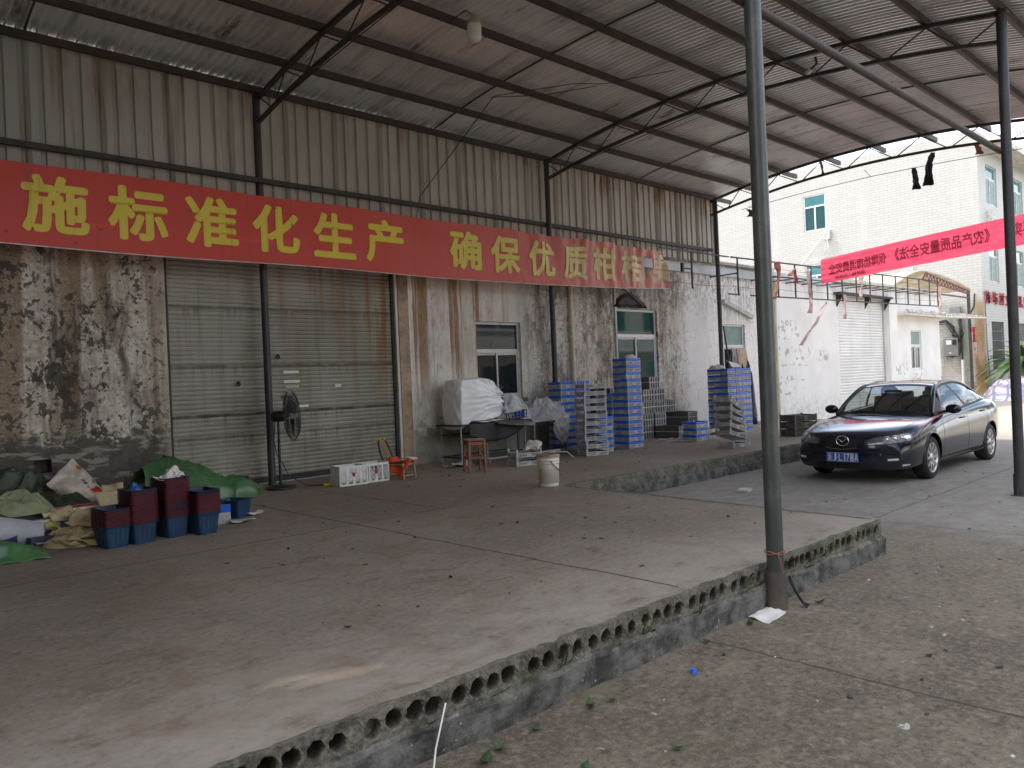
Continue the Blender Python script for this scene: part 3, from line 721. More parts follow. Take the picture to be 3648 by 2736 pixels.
f3 = window(18.33, 19.42, 1.45, 3.0, 2.42, wh, 'alu_white', 'curtain', W+.06, 'glass_dark')
m = MB(); m.bx(9.56, 10.92, W-.03, W+.05, 1.30, 1.385); m.build('window_sill', 'reveal', wh)
m = MB(); m.tube([(12.27, W-.07, P), (12.27, W-.07, 3.75)], .05, 14)
for z in (2.68, 1.5): m.tube([(12.27, W-.07, z), (12.27, W-.07, z+.06)], .058, 14)
m.build('downpipe', 'pvc', wh)
m = MB(); m.tube([(13.80, W-.03, 1.2), (13.79, W-.03, 3.8)], .022, 10); m.build('conduit', 'white_plastic', wh)
m = MB()
def rag(u, v): return (13.75+1.15*u, W-.02-.07*math.sin(3.1*v)*(1+.5*n3(u*5, v*3)), 3.30+.34*v*max(0, math.sin(math.pi*u))**.6+.05*n3(u*8, v*5))
m.grid(rag, 16, 6); m.build('broken_hood', 'black_cloth', wh)
m = MB(); m.beam((13.95, W-.10, 3.75), (14.75, W-.1, 3.33), .025, .025); m.build('brace', 'black_steel', wh)
m = MB(); m.beam((18.28, W-.07, 3.60), (19.72, W-.06, 3.22), .10, .11); m.build('sloping_angle', 'grey_plastic', wh)

# ---------------------------------------------------------------- low white building
lw = thing('low_white_building', 'low white painted building with pale roller shutter beyond the drainpipe', 'building', (28, W, 0))
mb = MB(); panel_wall(mb, 20.9, 34.7, 0, 4.5, W+.0, [(25.28, 29.22, 0.02, 4.1), (31.55, 32.65, 1.5, 3.03)], .2)
mb.add([(34.7, W, 0), (34.7, 24, 0), (34.7, 24, 4.5), (34.7, W, 4.5)], [(0, 1, 2, 3)])
mb.bx(29.25, 30.0, W-.12, W-.003, 0, 4.3)
mb.build('wall', 'white_plaster', lw)
mb = MB(); mb.bx(20.9, 34.75, W+.02, 24, 4.46, 4.54); mb.build('roof', 'coping', lw)
mb = MB(); mb.bx(20.93, 24.9, W-.07, W-.003, 4.36, 4.56); mb.build('gutter', 'fascia', lw)
mb = MB(); mb.bx(24.93, 34.8, W-.09, W-.003, 4.47, 4.66); mb.build('coping', 'coping', lw)
shutter(25.28, 29.22, .03, 4.06, W+.10, .098, 'shutter_white', lw, 'alu')
mb = MB(); mb.bx(25.0, 29.3, W-.25, W-.01, 4.10, 4.17)
for x in (25.2, 27.4, 29.1): mb.add([(x, W-.01, 4.1), (x, W-.25, 4.1), (x, W-.01, 3.7), (x+.04, W-.01, 4.1), (x+.04, W-.25, 4.1), (x+.04, W-.01, 3.7)], [(0, 1, 2), (3, 5, 4), (0, 3, 4, 1), (1, 4, 5, 2), (2, 5, 3, 0)])
mb.build('shutter_bracket', 'black_steel', lw)
window(31.55, 32.65, 1.5, 3.03, 2.46, lw, 'alu_white', 'curtain', W+.05, 'glass_dark')
mb = MB(); mb.tube([(20.98, W-.08, 0.3), (20.95, W-.08, 4.1)], .06, 14)
mb.lathe([(.06, 4.05), (.10, 4.15), (.10, 4.32)], 14, (20.95, W-.08, 0)); mb.build('downpipe', 'pvc', lw)
mb = MB(); mb.bx(30.05, 34.8, W-.42, W-.003, 3.55, 3.62); mb.beam((34.8, W-.3, 3.59), (39.4, W-.3, 3.68), .3, .07); lg = mb.build('ledge', 'coping', lw)
m = MB(); rnd = random.Random(4)
for i in range(22):
    x = 30.3+i*.42+rnd.uniform(-.1, .1); s_ = rnd.uniform(.09, .22); zz = 3.62+max(0, (x-34.8)*.0196)+s_*.25+.015
    m.box((x, W-.3+rnd.uniform(-.05, .05), zz), (s_*1.3, s_, s_*.6), M=Matrix.Rotation(rnd.uniform(-.4, .4), 3, 'Y') @ Matrix.Rotation(rnd.uniform(0, 3), 3, 'Z'))
m.build('rubble', 'rubble', lg)['kind'] = 'stuff'
m = MB(); m.bx(34.72, 34.9, W+.1, W+.4, 1.75, 3.05); m.bx(34.72, 34.95, W+.05, W+.35, 1.2, 1.9); m.build('louvre_box', 'white_plastic', lw)

# old sign frame standing off the wall
sf = thing('sign_frame', 'rusty black open sign frame of thin bars along the wall tops', 'sign frame', (25, 10.4, 3.7))
def zr(x): return (x-17.8)*.0155
m = MB(); yb_ = 10.4
m.beam((17.5, yb_, 4.61+zr(17.5)), (32.2, yb_, 4.62+zr(32.2)), .035, .035)
m.beam((18.9, yb_, 4.22+zr(18.9)), (32.2, yb_, 4.22+zr(32.2)), .03, .03)
m.beam((18.4, yb_, 3.67+zr(18.4)), (32.2, yb_, 3.67+zr(32.2)), .035, .035); m.beam((17.35, yb_, 3.67), (17.85, yb_, 3.67), .035, .035)
m.beam((14.5, yb_, 4.58), (17.4, yb_, 4.60), .03, .03)
m.build('long_bar', 'black_steel', sf)
for i, x in enumerate([17.8, 19.87, 20.85, 21.83, 22.85, 23.87, 24.9, 25.95, 27.0, 28.1, 29.2, 30.3, 31.35, 32.2]):
    m = MB(); m.beam((x, yb_, 3.67+zr(x)), (x, yb_, 4.62+zr(x)), .034, .034)
    m.beam((x, yb_, 4.22+zr(x)), (x, W, 4.22+zr(x)), .03, .03); m.build('upright', 'black_steel', sf)
for x, z_ in ((14.73, 4.09), (15.75, 3.72)):
    m = MB(); m.beam((x, yb_, z_), (x, yb_, 4.58), .035, .035)
    if x > 15: m.beam((x-.4, yb_, 4.18), (x, yb_, 4.18), .03, .03); m.bx(x-.42, x-.36, yb_-.03, yb_+.03, 4.1, 4.3); m.build('upright', 'black_steel', sf)
m = MB()
for z_ in (4.42, 3.86): m.tube([(14.6+i*.74, yb_-.02, z_+zr(14.6+i*.74)+.02*math.sin(i*2.)) for i in range(25)], .005, 5)
m.build('wire', 'black_steel', sf)

# ---------------------------------------------------------------- tiled three storey hall
hl = thing('tiled_hall', 'three storey white tiled village hall with red letters at far end', 'building', (42, 11.6, 0))
HX, HY = 42., 11.6
fr_w = [(43.24, 45.0, 9.45, 11.4), (47.9, 49.7, 9.45, 11.4), (52.4, 54.2, 9.45, 11.4), (43.3, 44.85, 5.62, 7.55), (47.9, 49.45, 5.62, 7.55), (52.4, 53.9, 5.62, 7.55), (43.27, 45.3, 1.3, 3.68), (47.88, 49.9, 1.3, 3.68), (52.4, 54.4, 1.3, 3.68)]
sd_w = [(19.05, 20.3, 9.37, 11.34), (19.1, 20.35, 5.6, 7.5)]
mb = MB(); panel_wall(mb, HX, 62, 0, 12.2, HY, fr_w, .15)
mc = MB(); panel_wall(mc, HY, 34, 0, 12.85, 0, sd_w, .15)
mb.add([(HX+v[1], v[0], v[2]) for v in mc.v], mc.f)
mb.bx(HX+.01, 62, HY+.02, HY+.25, 12.35, 12.85)
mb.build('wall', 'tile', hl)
mb = MB(); mb.bx(HX-.02, 62, HY-1.0, HY+.02, 12.05, 12.34); mb.bx(HX+.2, 62, HY+.3, 34, 12.3, 12.4); mb.build('cornice', 'coping', hl)
for (a, b, c, d) in fr_w:
    if c > 4: window(a, b, c, d, c+(d-c)*.68, hl, 'alu', 'glass_blue', HY+.07, 'curtain')
    else:
        m = MB(); m.bx(a, b, HY+.12, HY+.13, c, d); wn = m.build('window', 'glass_dark', hl)
        m = MB()
        for i in range(13): m.tube([(a+(b-a)*i/12, HY+.04, c), (a+(b-a)*i/12, HY+.04, d)], .018, 5)
        for i in range(6): m.tube([(a, HY+.04, c+(d-c)*i/5), (b, HY+.04, c+(d-c)*i/5)], .018, 5)
        m.build('grille', 'grille_bar', wn)
for (a, b, c, d) in sd_w:
    m = MB(); t = .06; X0 = HX+.06; zc_ = c+(d-c)*.68; ym = (a+b)/2
    for (p, q, r_, s_) in ((a, a+t, c, d), (b-t, b, c, d), (a+t, b-t, d-t, d), (a+t, b-t, c, c+t), (a+t, b-t, zc_-.04, zc_+.04), (ym-.04, ym+.04, c+t, zc_-.04)): m.bx(X0, X0+.06, p, q, r_, s_)
    fr = m.build('window', 'alu_white', hl)
    m = MB(); m.bx(X0+.03, X0+.04, a+t, b-t, zc_+.03, d-t); m.build('transom_pane', 'glass_blue', fr)
    m = MB(); m.bx(X0+.03, X0+.04, a+t, b-t, c+t, zc_-.03); m.build('pane', 'glass_green', fr)
m = MB()
for i, ch in enumerate('梅屿村文化礼堂'):
    v, f = text2d(ch, .022); x0 = 42.25+i*1.13
    n = len(v); vv = [(x0+.78*p[0]+.06*p[1], HY-.07, 4.52+.62*p[1]-.0*i) for p in v]
    m.add(vv, f); m.add([(a, HY-.01, c) for a, b, c in vv], f)
    ec = {}
    for q in f:
        for a_, b_2 in zip(q, q[1:]+q[:1]): ec[frozenset((a_, b_2))] = ec.get(frozenset((a_, b_2)), 0)+1
    for e, cnt in ec.items():
        if cnt == 1:
            a_, b_2 = tuple(e); A, B = vv[a_], vv[b_2]
            m.add([A, B, (B[0], HY-.01, B[2]), (A[0], HY-.01, A[2])], [(0, 1, 2, 3)])
m.build('wall_lettering', 'red_letter', hl)
m = MB(); m.bx(HX-.18, HX-.005, 12.69, 13.35, 2.06, 2.93); mt = m.build('meter_box', 'meter', hl, bev=.02)
m = MB(); m.bx(HX-.19, HX-.181, 12.98, 13.22, 2.62, 2.83); m.build('meter_window', 'alu_white', mt)
m = MB(); m.bx(HX-.2, HX-.181, 12.76, 12.93, 2.6, 2.85); m.build('meter_dial', 'black_plastic', mt)
m = MB(); m.bx(HX-.19, HX-.181, 13.0, 13.1, 2.17, 2.24); m.build('seal', 'white_plastic', mt)
m = MB(); m.bx(HX-.2, HX-.005, 12.55, 13.0, 4.1, 4.45); m.build('junction_box', 'meter', hl)
m = MB()
for k, (dx, dz) in enumerate(((0, 0), (.1, .1), (.22, .03), (.3, .2))):
    X0 = HX-.1-.02*k
    m.tube([(X0, 13.75, 3.75-dx*.4), (X0, 13.2, 3.85-dz), (X0, 12.85, 3.45-dz*2), (X0, 12.95-dx, 3.05), (X0, 12.6, 2.75+dz), (X0, 12.45, 3.1), (X0, 12.62-dx*.3, 3.6), (X0, 12.6, 4.15)], .03, 6)
m.tube([(HX-.1, 12.6, 3.9), (HX-.1, 12.58, 2.6), (HX-.12, 12.62, 2.2), (HX-.12, 13.0, 1.98), (HX-.12, 13.1, 2.08)], .03, 6); m.tube([(HX-.1, 12.55, 4.0), (HX-.1, 12.53, 1.8)], .03, 6)
m.tube([(HX-.1, 11.9, 5.0), (HX-.1, 11.95, 4.4), (HX-.1, 12.2, 3.9)], .035, 6)
m.build('cable', 'cable', hl)
m = MB(); m.tube([(HX-.1, 12.53, 0), (HX-.1, 12.53, 1.85)], .06, 10); m.build('cable_duct', 'white_plastic', hl)
m = MB(); m.tube([(42.3, HY-.02, 5.1), (42.35, HY-.03, 2.5), (42.6, HY-.03, .8)], .02, 6); m.tube([(42.0, HY-.03, 4.98), (42.3, HY-.02, 5.1)], .02, 6); m.build('wire', 'meter', hl)
for (X0, y0, z0_) in ((HX-.2, 18.95, 8.75),):
    m = MB(); m.bx(X0, HX, y0-.17, y0+.17, z0_, z0_+.5); m.build('outlet_box', 'rubble', hl)
    m = MB(); m.tube([(X0, y0, z0_+.05), (X0-.05, y0-.1, z0_-.4), (X0-.03, y0+.15, z0_-.8), (X0-.03, y0+.05, z0_-.2)], .02, 6); m.tube([(X0, y0+.1, z0_+.3), (X0+.1, 20.5, 7.6)], .02, 6); m.build('hose', 'white_plastic', hl)
m = MB(); m.bx(43.3, 43.8, HY-.2, HY, 8.45, 9.1); m.build('outlet_box', 'rubble', hl)
m = MB(); m.tube([(HX-.05, 14.7, 6.2), (HX-.06, 14.6, 8.0)], .025, 6); m.lathe([(0, 0), (.16, .02), (.1, .2), (0, .25)], 10, (HX-.1, 14.7, 6.1)); m.build('aerial', 'white_plastic', hl)

# passage canopy between the low building and the hall
pc = thing('passage_canopy', 'amber translucent sheet canopy on red brown truss between white building and hall', 'canopy', (39.2, 11.4, 0))
m = MB()
def sheet(u, v):
    if u < .45: t = u/.45; x = 30.6+t*3.3; z = 4.72+.75*math.sin(t*math.pi/2)
    else: t = (u-.45)/.55; x = 33.9+t*5.7; z = 5.47-.50*t*t*.9-.03*t
    return (x, 11.35+v*5.5, z+.02*math.sin(v*60))
m.grid(sheet, 26, 60); m.build('roof_sheet', 'amber_sheet', pc, solid=.006)
m = MB()
m.beam((33.6, 11.38, 5.12), (39.3, 11.38, 4.80), .05, .06); m.beam((33.6, 11.38, 5.13), (34.0, 11.38, 5.42), .05, .05); m.beam((34.0, 11.38, 5.42), (39.4, 11.38, 4.93), .05, .05); m.beam((34.8, 11.38, 4.62), (39.3, 11.38, 4.62), .06, .06)
for i in range(14):
    t = i/14; xa = 33.9+t*5.3; za = 5.10-t*.3; m.beam((xa, 11.38, za), (xa+.2, 11.38, 5.42-(xa+.2-34)*.09), .025, .025); m.beam((xa+.2, 11.38, 5.42-(xa+.2-34)*.09), (xa+.38, 11.38, 5.10-(t+.07)*.3), .025, .025)
m.build('truss', 'red_truss', pc)
m = MB(); m.tube([(39.3, 11.4, 0), (39.25, 11.4, 4.9)], .07, 12); m.build('post', 'pole', pc)
m = MB(); m.bx(34.9, 41.9, 13.4, 13.5, 4.45, 4.75); m.build('blue_beam', 'navy', pc)
# second white panel with a rag is tied to the post

# ---------------------------------------------------------------- red banner on the wall
bt = thing('banner', 'long faded red wall banner with large yellow Chinese characters and a torn end', 'banner', (8, 10.64, 3.6))
def bfold(x, z):
    f = max(0, min(1, (x-9.0)/4.0)); t = (z-3.58)
    d = .010*n3(x*1.2, z*1.0)+.004*n3(x*4, z*3)
    d += f*.042*math.sin(x*8.5+2.4*n3(x*.9, 1)+t*.9)*(0.30+.7*t)+f*.045*n3(x*2.6+z*.8, z*1.1, 4)+f*.022*n3(x*6+z*2, z*2.5, 6)+max(0, min(1, (x-11)/2))*.022*math.sin(x*19+3*n3(x*1.3, 7)-z*1.5)*(.25+.75*t)
    return d
def ztop(x): return 4.56+.03*min(1, max(0, (x-9)/3))+.012*math.sin(x*2.1)-.022*abs(math.sin(x*3.1+.4))*max(0, min(1, (x-9)/3))
def zbot(x): return 3.565+.0*x+.012*math.sin(x*1.3)+(max(0, x-11)*.035)
HOLE = [(14.16, 4.36), (14.30, 4.40), (14.45, 4.36), (14.50, 4.25), (14.54, 4.13), (14.42, 4.0), (14.31, 3.87), (14.26, 4.0), (14.24, 4.14)]
def inpoly(px, pz, poly):
    c = False; n = len(poly); j = n-1
    for i in range(n):
        xi, zi = poly[i]; xj, zj = poly[j]
        if (zi > pz) != (zj > pz) and px < (xj-xi)*(pz-zi)/(zj-zi)+xi: c = not c
        j = i
    return c
BX0, BX1 = .2, 14.98
def bpt(u, v):
    x = BX0+(BX1-BX0)*u; za, zb_ = zbot(x), ztop(x)
    z = za+(zb_-za)*v
    e = max(0, (x-14.2)/.8); x2 = x+.20*e*(1-v)*1.0-.06*e*math.sin(v*9)*v
    return x2, z
m = MB(); NU, NV = 620, 26
def bf(u, v):
    x, z = bpt(u, v); return (x, 10.64+bfold(x, z), z)
def bskip(i, j):
    x, z = bpt((i+.5)/NU, (j+.5)/NV); return inpoly(x, z, HOLE)
m.grid(bf, NU, NV, True, bskip)
m.build('cloth', 'banner', bt)
m = MB(); m.tube([(BX0+(15.12-BX0)*i/200, 10.63+bfold(BX0+(15.12-BX0)*i/200, 3.6), zbot(min(14.98, BX0+(15.12-BX0)*i/200))) for i in range(201)], .008, 6); m.build('hem', 'white_band', bt)
m = MB()
chars = list('施标准化生产')+[None]+list('确保优质柑桔果')
xx0 = {0: 2.14, 1: 3.09, 2: 4.06, 3: 5.01, 4: 5.98, 5: 6.91, 7: 8.63, 8: 9.60, 9: 10.57, 10: 11.54, 11: 12.48, 12: 13.42, 13: 14.42}
chars = [('实', 1.18)]+[(c, xx0[i]) for i, c in enumerate(chars) if c]
for ch, x0 in chars:
    v, f = text2d(ch, .041, 30, 8); wd = .74 if ch not in '柑' else .76
    vv = []; ok = []
    for p in v:
        x = x0+wd*p[0]; z = 3.735+.70*p[1]+(.04 if x0 > 12 else 0)
        if x > 14.3:
            u = (x-BX0)/(BX1-BX0); x2, z2 = bpt(min(u, 1), (z-zbot(x))/(ztop(x)-zbot(x))); x = x2 if u <= 1 else 99
        ok.append(x < 15.3 and not inpoly(x, z, [(14.5*.04+a*.96+(a-14.34)*.1, b) for a, b in HOLE]))
        vv.append((x, 10.64+bfold(x, z)-(.007 if x < 10.5 else .011)-.0004*p[2], z))
    m = MB(); m.add(vv, [q for q in f if all(ok[i] for i in q)], True); m.build('character', 'banner_text', bt)

# ---------------------------------------------------------------- thin red banner across the lane, seen from its back
b2 = thing('street_banner', 'thin bright red banner strung across the lane, its writing showing through mirrored', 'banner', (21.5, 6, 4.3))
def b2pt(y, v):
    s = (9.95-y); zb_ = 4.09+.075*s-.0012*s*s; zt2 = 4.78+.083*s-.0012*s*s
    z = zb_+(zt2-zb_)*v
    k = .02*n3(y*.8, v*1.5)+.012*n3(y*2.5, v*6)+.016*math.sin(v*26+y*.7)*max(0, 1-s/2.5)
    return (21.5+k, y, z)
Y1 = -3.0
m = MB(); m.grid(lambda u, v: b2pt(9.95+(Y1-9.95)*u, v), 260, 14); m.build('cloth', 'banner_pink', b2)
m = MB()
def b2text(body, ya, yb, va, vb, off=.012):
    # readable from +X: the first character is nearest the far (small y) side
    v, f = text2d(body, .03, 30, 6)
    vv = []
    for p in v:
        y = ya+(yb-ya)*p[0]; q = b2pt(y, va+(vb-va)*p[1]); vv.append((q[0]-off-.0004*p[2], q[1], q[2]))
    m = MB(); m.add(vv, f); m.build('lettering', 'pink_text', b2)
b2text('《农产品质量安全法》', 5.72, 7.95, .30, .78); b2text('保障杨梅消费安全', 8.17, 9.72, .30, .74); b2text('贯彻落实', 4.35, 5.25, .30, .78)
b2text('温泉镇人民政府', 8.72, 9.55, .08, .24)
m = MB()
for v, z_ in ((0, 4.0), (1, 4.85)): m.tube([b2pt(9.95, v), (21.8, 10.4, z_)], .007, 5); m.tube([b2pt(Y1, v), (21.6, -6., b2pt(Y1, v)[2]+.3)], .007, 5)
m.build('rope', 'white_band', b2)

# rags left on the sign frame and on the canopy end
def strip(name, pts, wd, mat, label, cat='rag', group=None):
    m = MB(); pts = [Vector(p) for p in pts]; n = 14
    def fn(u, v):
        k = u*(len(pts)-1); i = min(int(k), len(pts)-2); p = pts[i].lerp(pts[i+1], k-i)
        ww = wd*(.55+.5*math.sin(u*5+p.x)+.3*n3(u*6, p.x))*(v-.5)
        return (p.x+ww+.02*n3(u*9, v*3, p.x), p.y+.05*math.sin(v*5+u*7)-.02, p.z+.02*n3(u*7, v*4, p.y))
    m.grid(fn, n, 5); return tag(m.build(name, mat, solid=.004), label, cat, group)
GR = 'rags caught on the sign frame'
strip('rag', [(19.64, 10.33, 4.64), (19.78, 10.32, 4.4), (19.66, 10.32, 4.0), (19.45, 10.33, 3.62)], .22, 'rag_red', 'long twisted brownish red rag hanging at the near pole side of the frame', group=GR)
strip('rag', [(20.35, 10.33, 4.3), (20.62, 10.32, 4.5), (20.72, 10.32, 4.1)], .14, 'rag_red', 'short faded red rag draped over the middle bar beside the drainpipe', group=GR)
strip('rag', [(21.48, 10.33, 4.56), (21.46, 10.33, 4.14), (21.58, 10.33, 3.7), (21.5, 10.35, 3.3)], .13, 'rag_white', 'dirty white rag hanging between the drainpipe and the lane banner', group=GR)
strip('rag', [(22.62, 10.38, 3.67), (22.2, 10.5, 3.05), (21.9, 10.62, 2.75), (21.6, 10.7, 2.4)], .07, 'rag_white', 'thin pale pink ribbon blown sideways against the white wall', group=GR)
strip('rag', [(23.94, 10.38, 3.95), (23.9, 10.38, 3.5), (23.86, 10.38, 3.2)], .14, 'rag_white', 'pale pink strip hanging before the white shutter below the frame', group=GR)
strip('rag', [(25.15, 10.36, 4.6), (25.16, 10.36, 4.3), (25.04, 10.36, 3.92)], .22, 'rag_white', 'wide ragged pink strip hanging on the frame over the white shutter', group=GR)
strip('rag', [(32.2, 10.4, 4.62), (32.4, 10.4, 4.2), (32.3, 10.4, 3.6)], .3, 'rag_white', 'pale pink torn cloth at the far end of the frame', group=GR)
strip('rag', [(39.2, 11.25, 3.3), (39.22, 11.25, 2.95), (39.2, 11.25, 2.6)], .22, 'rag_bright', 'bright red cloth tied round the passage canopy post')
strip('rag', [(39.2, 11.2, 2.6), (39.25, 11.2, 2.3), (39.2, 11.2, 2.05)], .15, 'rag_white', 'white plastic strip tied below the red cloth on the canopy post')
wr = MB(); wr.tube([(17.95, 10.3, 5.83), (17.95, 8.5, 5.93), (17.95, 7.08, 5.96), (17.95, 5.84, 5.94), (17.95, 4.0, 5.86), (17.95, 2.8, 5.8)], .007, 6)
for y in (7.08, 9.9): wr.tube([(17.95, y, 5.96 if y < 8 else 5.85), (17.6, y, 6.06 if y < 8 else 5.8)], .006, 5)
wr = wr.build('wire', 'black_steel'); tag(wr, 'thin sagging wire strung along the far end of the canopy', 'wire')
GB = 'tatters on the canopy wire'
def ystrip(pts, wd, mat, label):
    m = MB(); pts = [Vector(p) for p in pts]
    def fn(u, v):
        k = u*(len(pts)-1); i = min(int(k), len(pts)-2); p = pts[i].lerp(pts[i+1], k-i)
        return (p.x+.04*math.sin(v*4+u*6), p.y+wd*(.35+.75*u+.25*n3(u*8, 2))*(v-.5), p.z+.05*n3(v*6, u*3)*u)
    m.grid(fn, 14, 5); return tag(m.build('tatter', mat, solid=.004), label, 'rag', GB)
ystrip([(17.93, 6.16, 5.95), (17.93, 6.14, 5.7), (17.93, 6.12, 5.47)], .17, 'rag_black', 'shorter black tatter hanging from the canopy end wire')
ystrip([(17.92, 5.76, 6.18), (17.92, 5.86, 5.95), (17.92, 5.88, 5.5)], .20, 'rag_black', 'longer black tatter tied at the bottom chord, over the wire')
ystrip([(17.9, 10.1, 5.8), (17.9, 10.02, 5.72), (17.9, 10.05, 5.6)], .18, 'rag_black', 'small knotted black tatter by the far wall post')
ystrip([(17.5, 8.0, 6.45), (17.5, 7.98, 6.3), (17.5, 7.95, 6.12)], .08, 'rag_red', 'small dark red ribbon hanging under the last truss')
ystrip([(17.5, 4.85, 6.05), (17.5, 4.8, 5.95), (17.5, 4.78, 5.83)], .14, 'rag_red', 'small red ribbon at the last truss beside the dark pole')

# lamps
lp = thing('bulb_lamp', 'large cream bulb lamp hanging unlit under the roof purlin', 'lamp', (6.6, 7.45, 6.12))
m = MB(); m.lathe([(0, 6.06), (.05, 6.065), (.085, 6.09), (.092, 6.14), (.092, 6.26), (.085, 6.275)], 24, (6.6, 7.45, 0)); m.build('diffuser', 'cream_paint', lp)
m = MB(); m.lathe([(.088, 6.275), (.085, 6.33), (.06, 6.35), (.03, 6.36), (.03, 6.42), (0, 6.42)], 24, (6.6, 7.45, 0)); m.build('lamp_base', 'kraft', lp)
m = MB(); m.tube([(6.6, 7.45, 6.40), (6.6, 7.6, 6.52), (6.6, 7.9, 6.5)], .008, 6); m.build('lamp_cord', 'cable', lp)
l2 = thing('bulb_lamp', 'small white bulb fixed under the second truss right of the near pole', 'lamp', (11.6, 5.5, 6.28))
m = MB(); m.lathe([(0, 0), (.03, .01), (.045, .05), (.03, .1), (.02, .13), (0, .13)], 14, (11.6, 5.5, 6.2), Matrix.Rotation(R(60), 3, 'X')); m.build('bulb', 'white_plastic', l2)
m = MB(); m.tube([(11.6, 5.4, 6.27), (11.6, 5.3, 6.33), (11.55, 5.3, 6.42)], .02, 8); m.build('lamp_holder', 'black_plastic', l2)
m = MB()
m.tube([(8.35, 9.02, 6.22), (8.25, 9.9, 5.6), (8.0, 10.6, 4.9), (7.95, 10.66, 4.55)], .008, 6); m.tube([(8.35, 9.02, 6.22), (9.2, 8.1, 6.33), (9.7, 7.9, 6.38), (10.2, 6.9, 6.4)], .007, 6)
m.tube([(8.30, 9.05, 6.2), (8.9, 8.5, 6.20), (9.6, 7.95, 6.34)], .007, 6)
tag(m.build('cable', 'cable'), 'loose black cable drooping from the roof purlins to the red banner', 'cable')

# ---------------------------------------------------------------- crates
def lattice_side(m, L, H, axis, sgn, off, z0, th=.012, plate=True):
    # one lattice side panel: rails, posts, crosses and a plain plate in the middle
    def put(u0, u1, za, zb_):
        if axis == 'x': m.bx(u0, u1, sgn*off-th/2, sgn*off+th/2, za, zb_)
        else: m.bx(sgn*off-th/2, sgn*off+th/2, u0, u1, za, zb_)
    def dg(u0, za, u1, zb_):
        A = (u0, sgn*off, za) if axis == 'x' else (sgn*off, u0, za); B = (u1, sgn*off, zb_) if axis == 'x' else (sgn*off, u1, zb_)
        m.beam(A, B, th*.8, .009, up=(0, 1, 0) if axis == 'x' else (1, 0, 0))
    put(-L/2, L/2, z0, z0+.012); put(-L/2, L/2, z0+H-.012, z0+H)
    pw = L*.09
    if plate: put(-pw, pw, z0+.012, z0+H-.012)
    n = max(2, int((L/2-pw)/.055))
    for s_ in (-1, 1):
        a, b = pw if plate else 0, L/2-.012
        for k in range(n):
            u0 = s_*(a+(b-a)*k/n); u1 = s_*(a+(b-a)*(k+1)/n)
            dg(u0, z0+.01, u1, z0+H-.01); dg(u0, z0+H-.01, u1, z0+.01)
def crate_proto(name, L, D, H, full, mat, liner, loc=(0, 0, -50)):
    """L along x, D along y, lattice walls H high, corner posts up to the stacking pitch `full`."""
    t = thing(name, 'crate', 'crate', (0, 0, 0))
    m = MB()
    for s_ in (-1, 1): lattice_side(m, L, H, 'x', s_, D/2, .004); lattice_side(m, D, H, 'y', s_, L/2, .004)
    m.bx(-L/2, L/2, -D/2, D/2, .003, .010)
    q = MB()
    for s_ in (-1, 1): q.bx(-L/2+.006, L/2-.006, s_*(D/2-.008)-.001, s_*(D/2-.008)+.001, .006, H-.004); q.bx(s_*(L/2-.008)-.001, s_*(L/2-.008)+.001, -D/2+.01, D/2-.01, .006, H-.004)
    q.build('side_sheet', 'crate_sheet' if mat != 'dark_crate' else 'dark_crate', t)
    for sx in (-1, 1):
        for sy in (-1, 1): m.bx(sx*L/2-sx*.03, sx*(L/2+.004), sy*(D/2-.006), sy*(D/2+.007), .003, full-.002); m.bx(sx*(L/2-.006), sx*(L/2+.006), sy*D/2-sy*.03, sy*(D/2-.006), .003, full-.002)
    m.build('walls', mat, t)
    if liner:
        m = MB(); e = .014
        for s_ in (-1, 1):
            def fa(u, v): return ((u-.5)*(L-2*e+.03*max(0, min(1, (v-.35)*4))), s_*(D/2-e+.022*max(0, min(1, (v-.35)*4))+.004*n3(u*7, v*2, s_)), .02+v*(full-.026)+.004*n3(u*6, v, 3))
            m.grid(fa, 10, 8)
            def fb(u, v): return (s_*(L/2-e+.022*max(0, min(1, (v-.35)*4))+.004*n3(u*7, v*2, s_+5)), (u-.5)*(D-2*e+.03*max(0, min(1, (v-.35)*4))), .02+v*(full-.026)+.004*n3(u*6, v, 9))
            m.grid(fb, 8, 8)
        m.bx(-L/2+e, L/2-e, -D/2+e, D/2-e, .015, .05)
        m.build('liner', 'blue_liner', t)
    return t
first_used = set()
def place(proto, loc, rz, label, group, rot=None):
    if proto.name not in first_used:
        first_used.add(proto.name); proto.location = loc; proto['label'] = label; proto['group'] = group
        proto.rotation_euler = rot if rot else (0, 0, rz); return proto
    return dup(proto, loc, rz, label, group, rot)
PB = .1352
blue = crate_proto('lined_crate', .43, .33, .072, PB, 'grey_plastic', True)
blue2 = crate_proto('lined_crate', .52, .305, .072, PB, 'grey_plastic', True)
grey = crate_proto('slatted_crate', .44, .36, .072, PB, 'pale_plastic', False)
rnd = random.Random(21)
def stack(proto, x, y, n, rz, desc, group, z0=P, pitch=PB, jit=.006):
    for k in range(n):
        tail = 'bottom crate' if k == 0 else ('top crate' if k == n-1 else nth(k+1)+' crate up')
        place(proto, (x+rnd.uniform(-jit, jit), y+rnd.uniform(-jit, jit), z0+k*pitch), rz+rnd.uniform(-.012, .012), f'{tail} in {desc}', group)
B = 'blue lined fruit crates'; S_ = 'empty grey slatted crates'
stack(blue, 12.13, 9.60, 13, .0, 'the tallest blue lined stack before the green window', B)
stack(blue, 12.10, 9.96, 8, .0, 'the low blue lined stack tucked behind the tallest one', B)
stack(blue, 11.27, 10.56, 10, .0, 'the blue lined stack beside the cream downpipe', B)
stack(blue, 11.05+.22+.46, 10.60, 10, .0, 'the blue lined stack between downpipe and grey crates', B)
stack(grey, 10.72, 9.34, 10, R(-22), 'the leaning grey stack between table and tallest blue stack', S_, jit=.014)
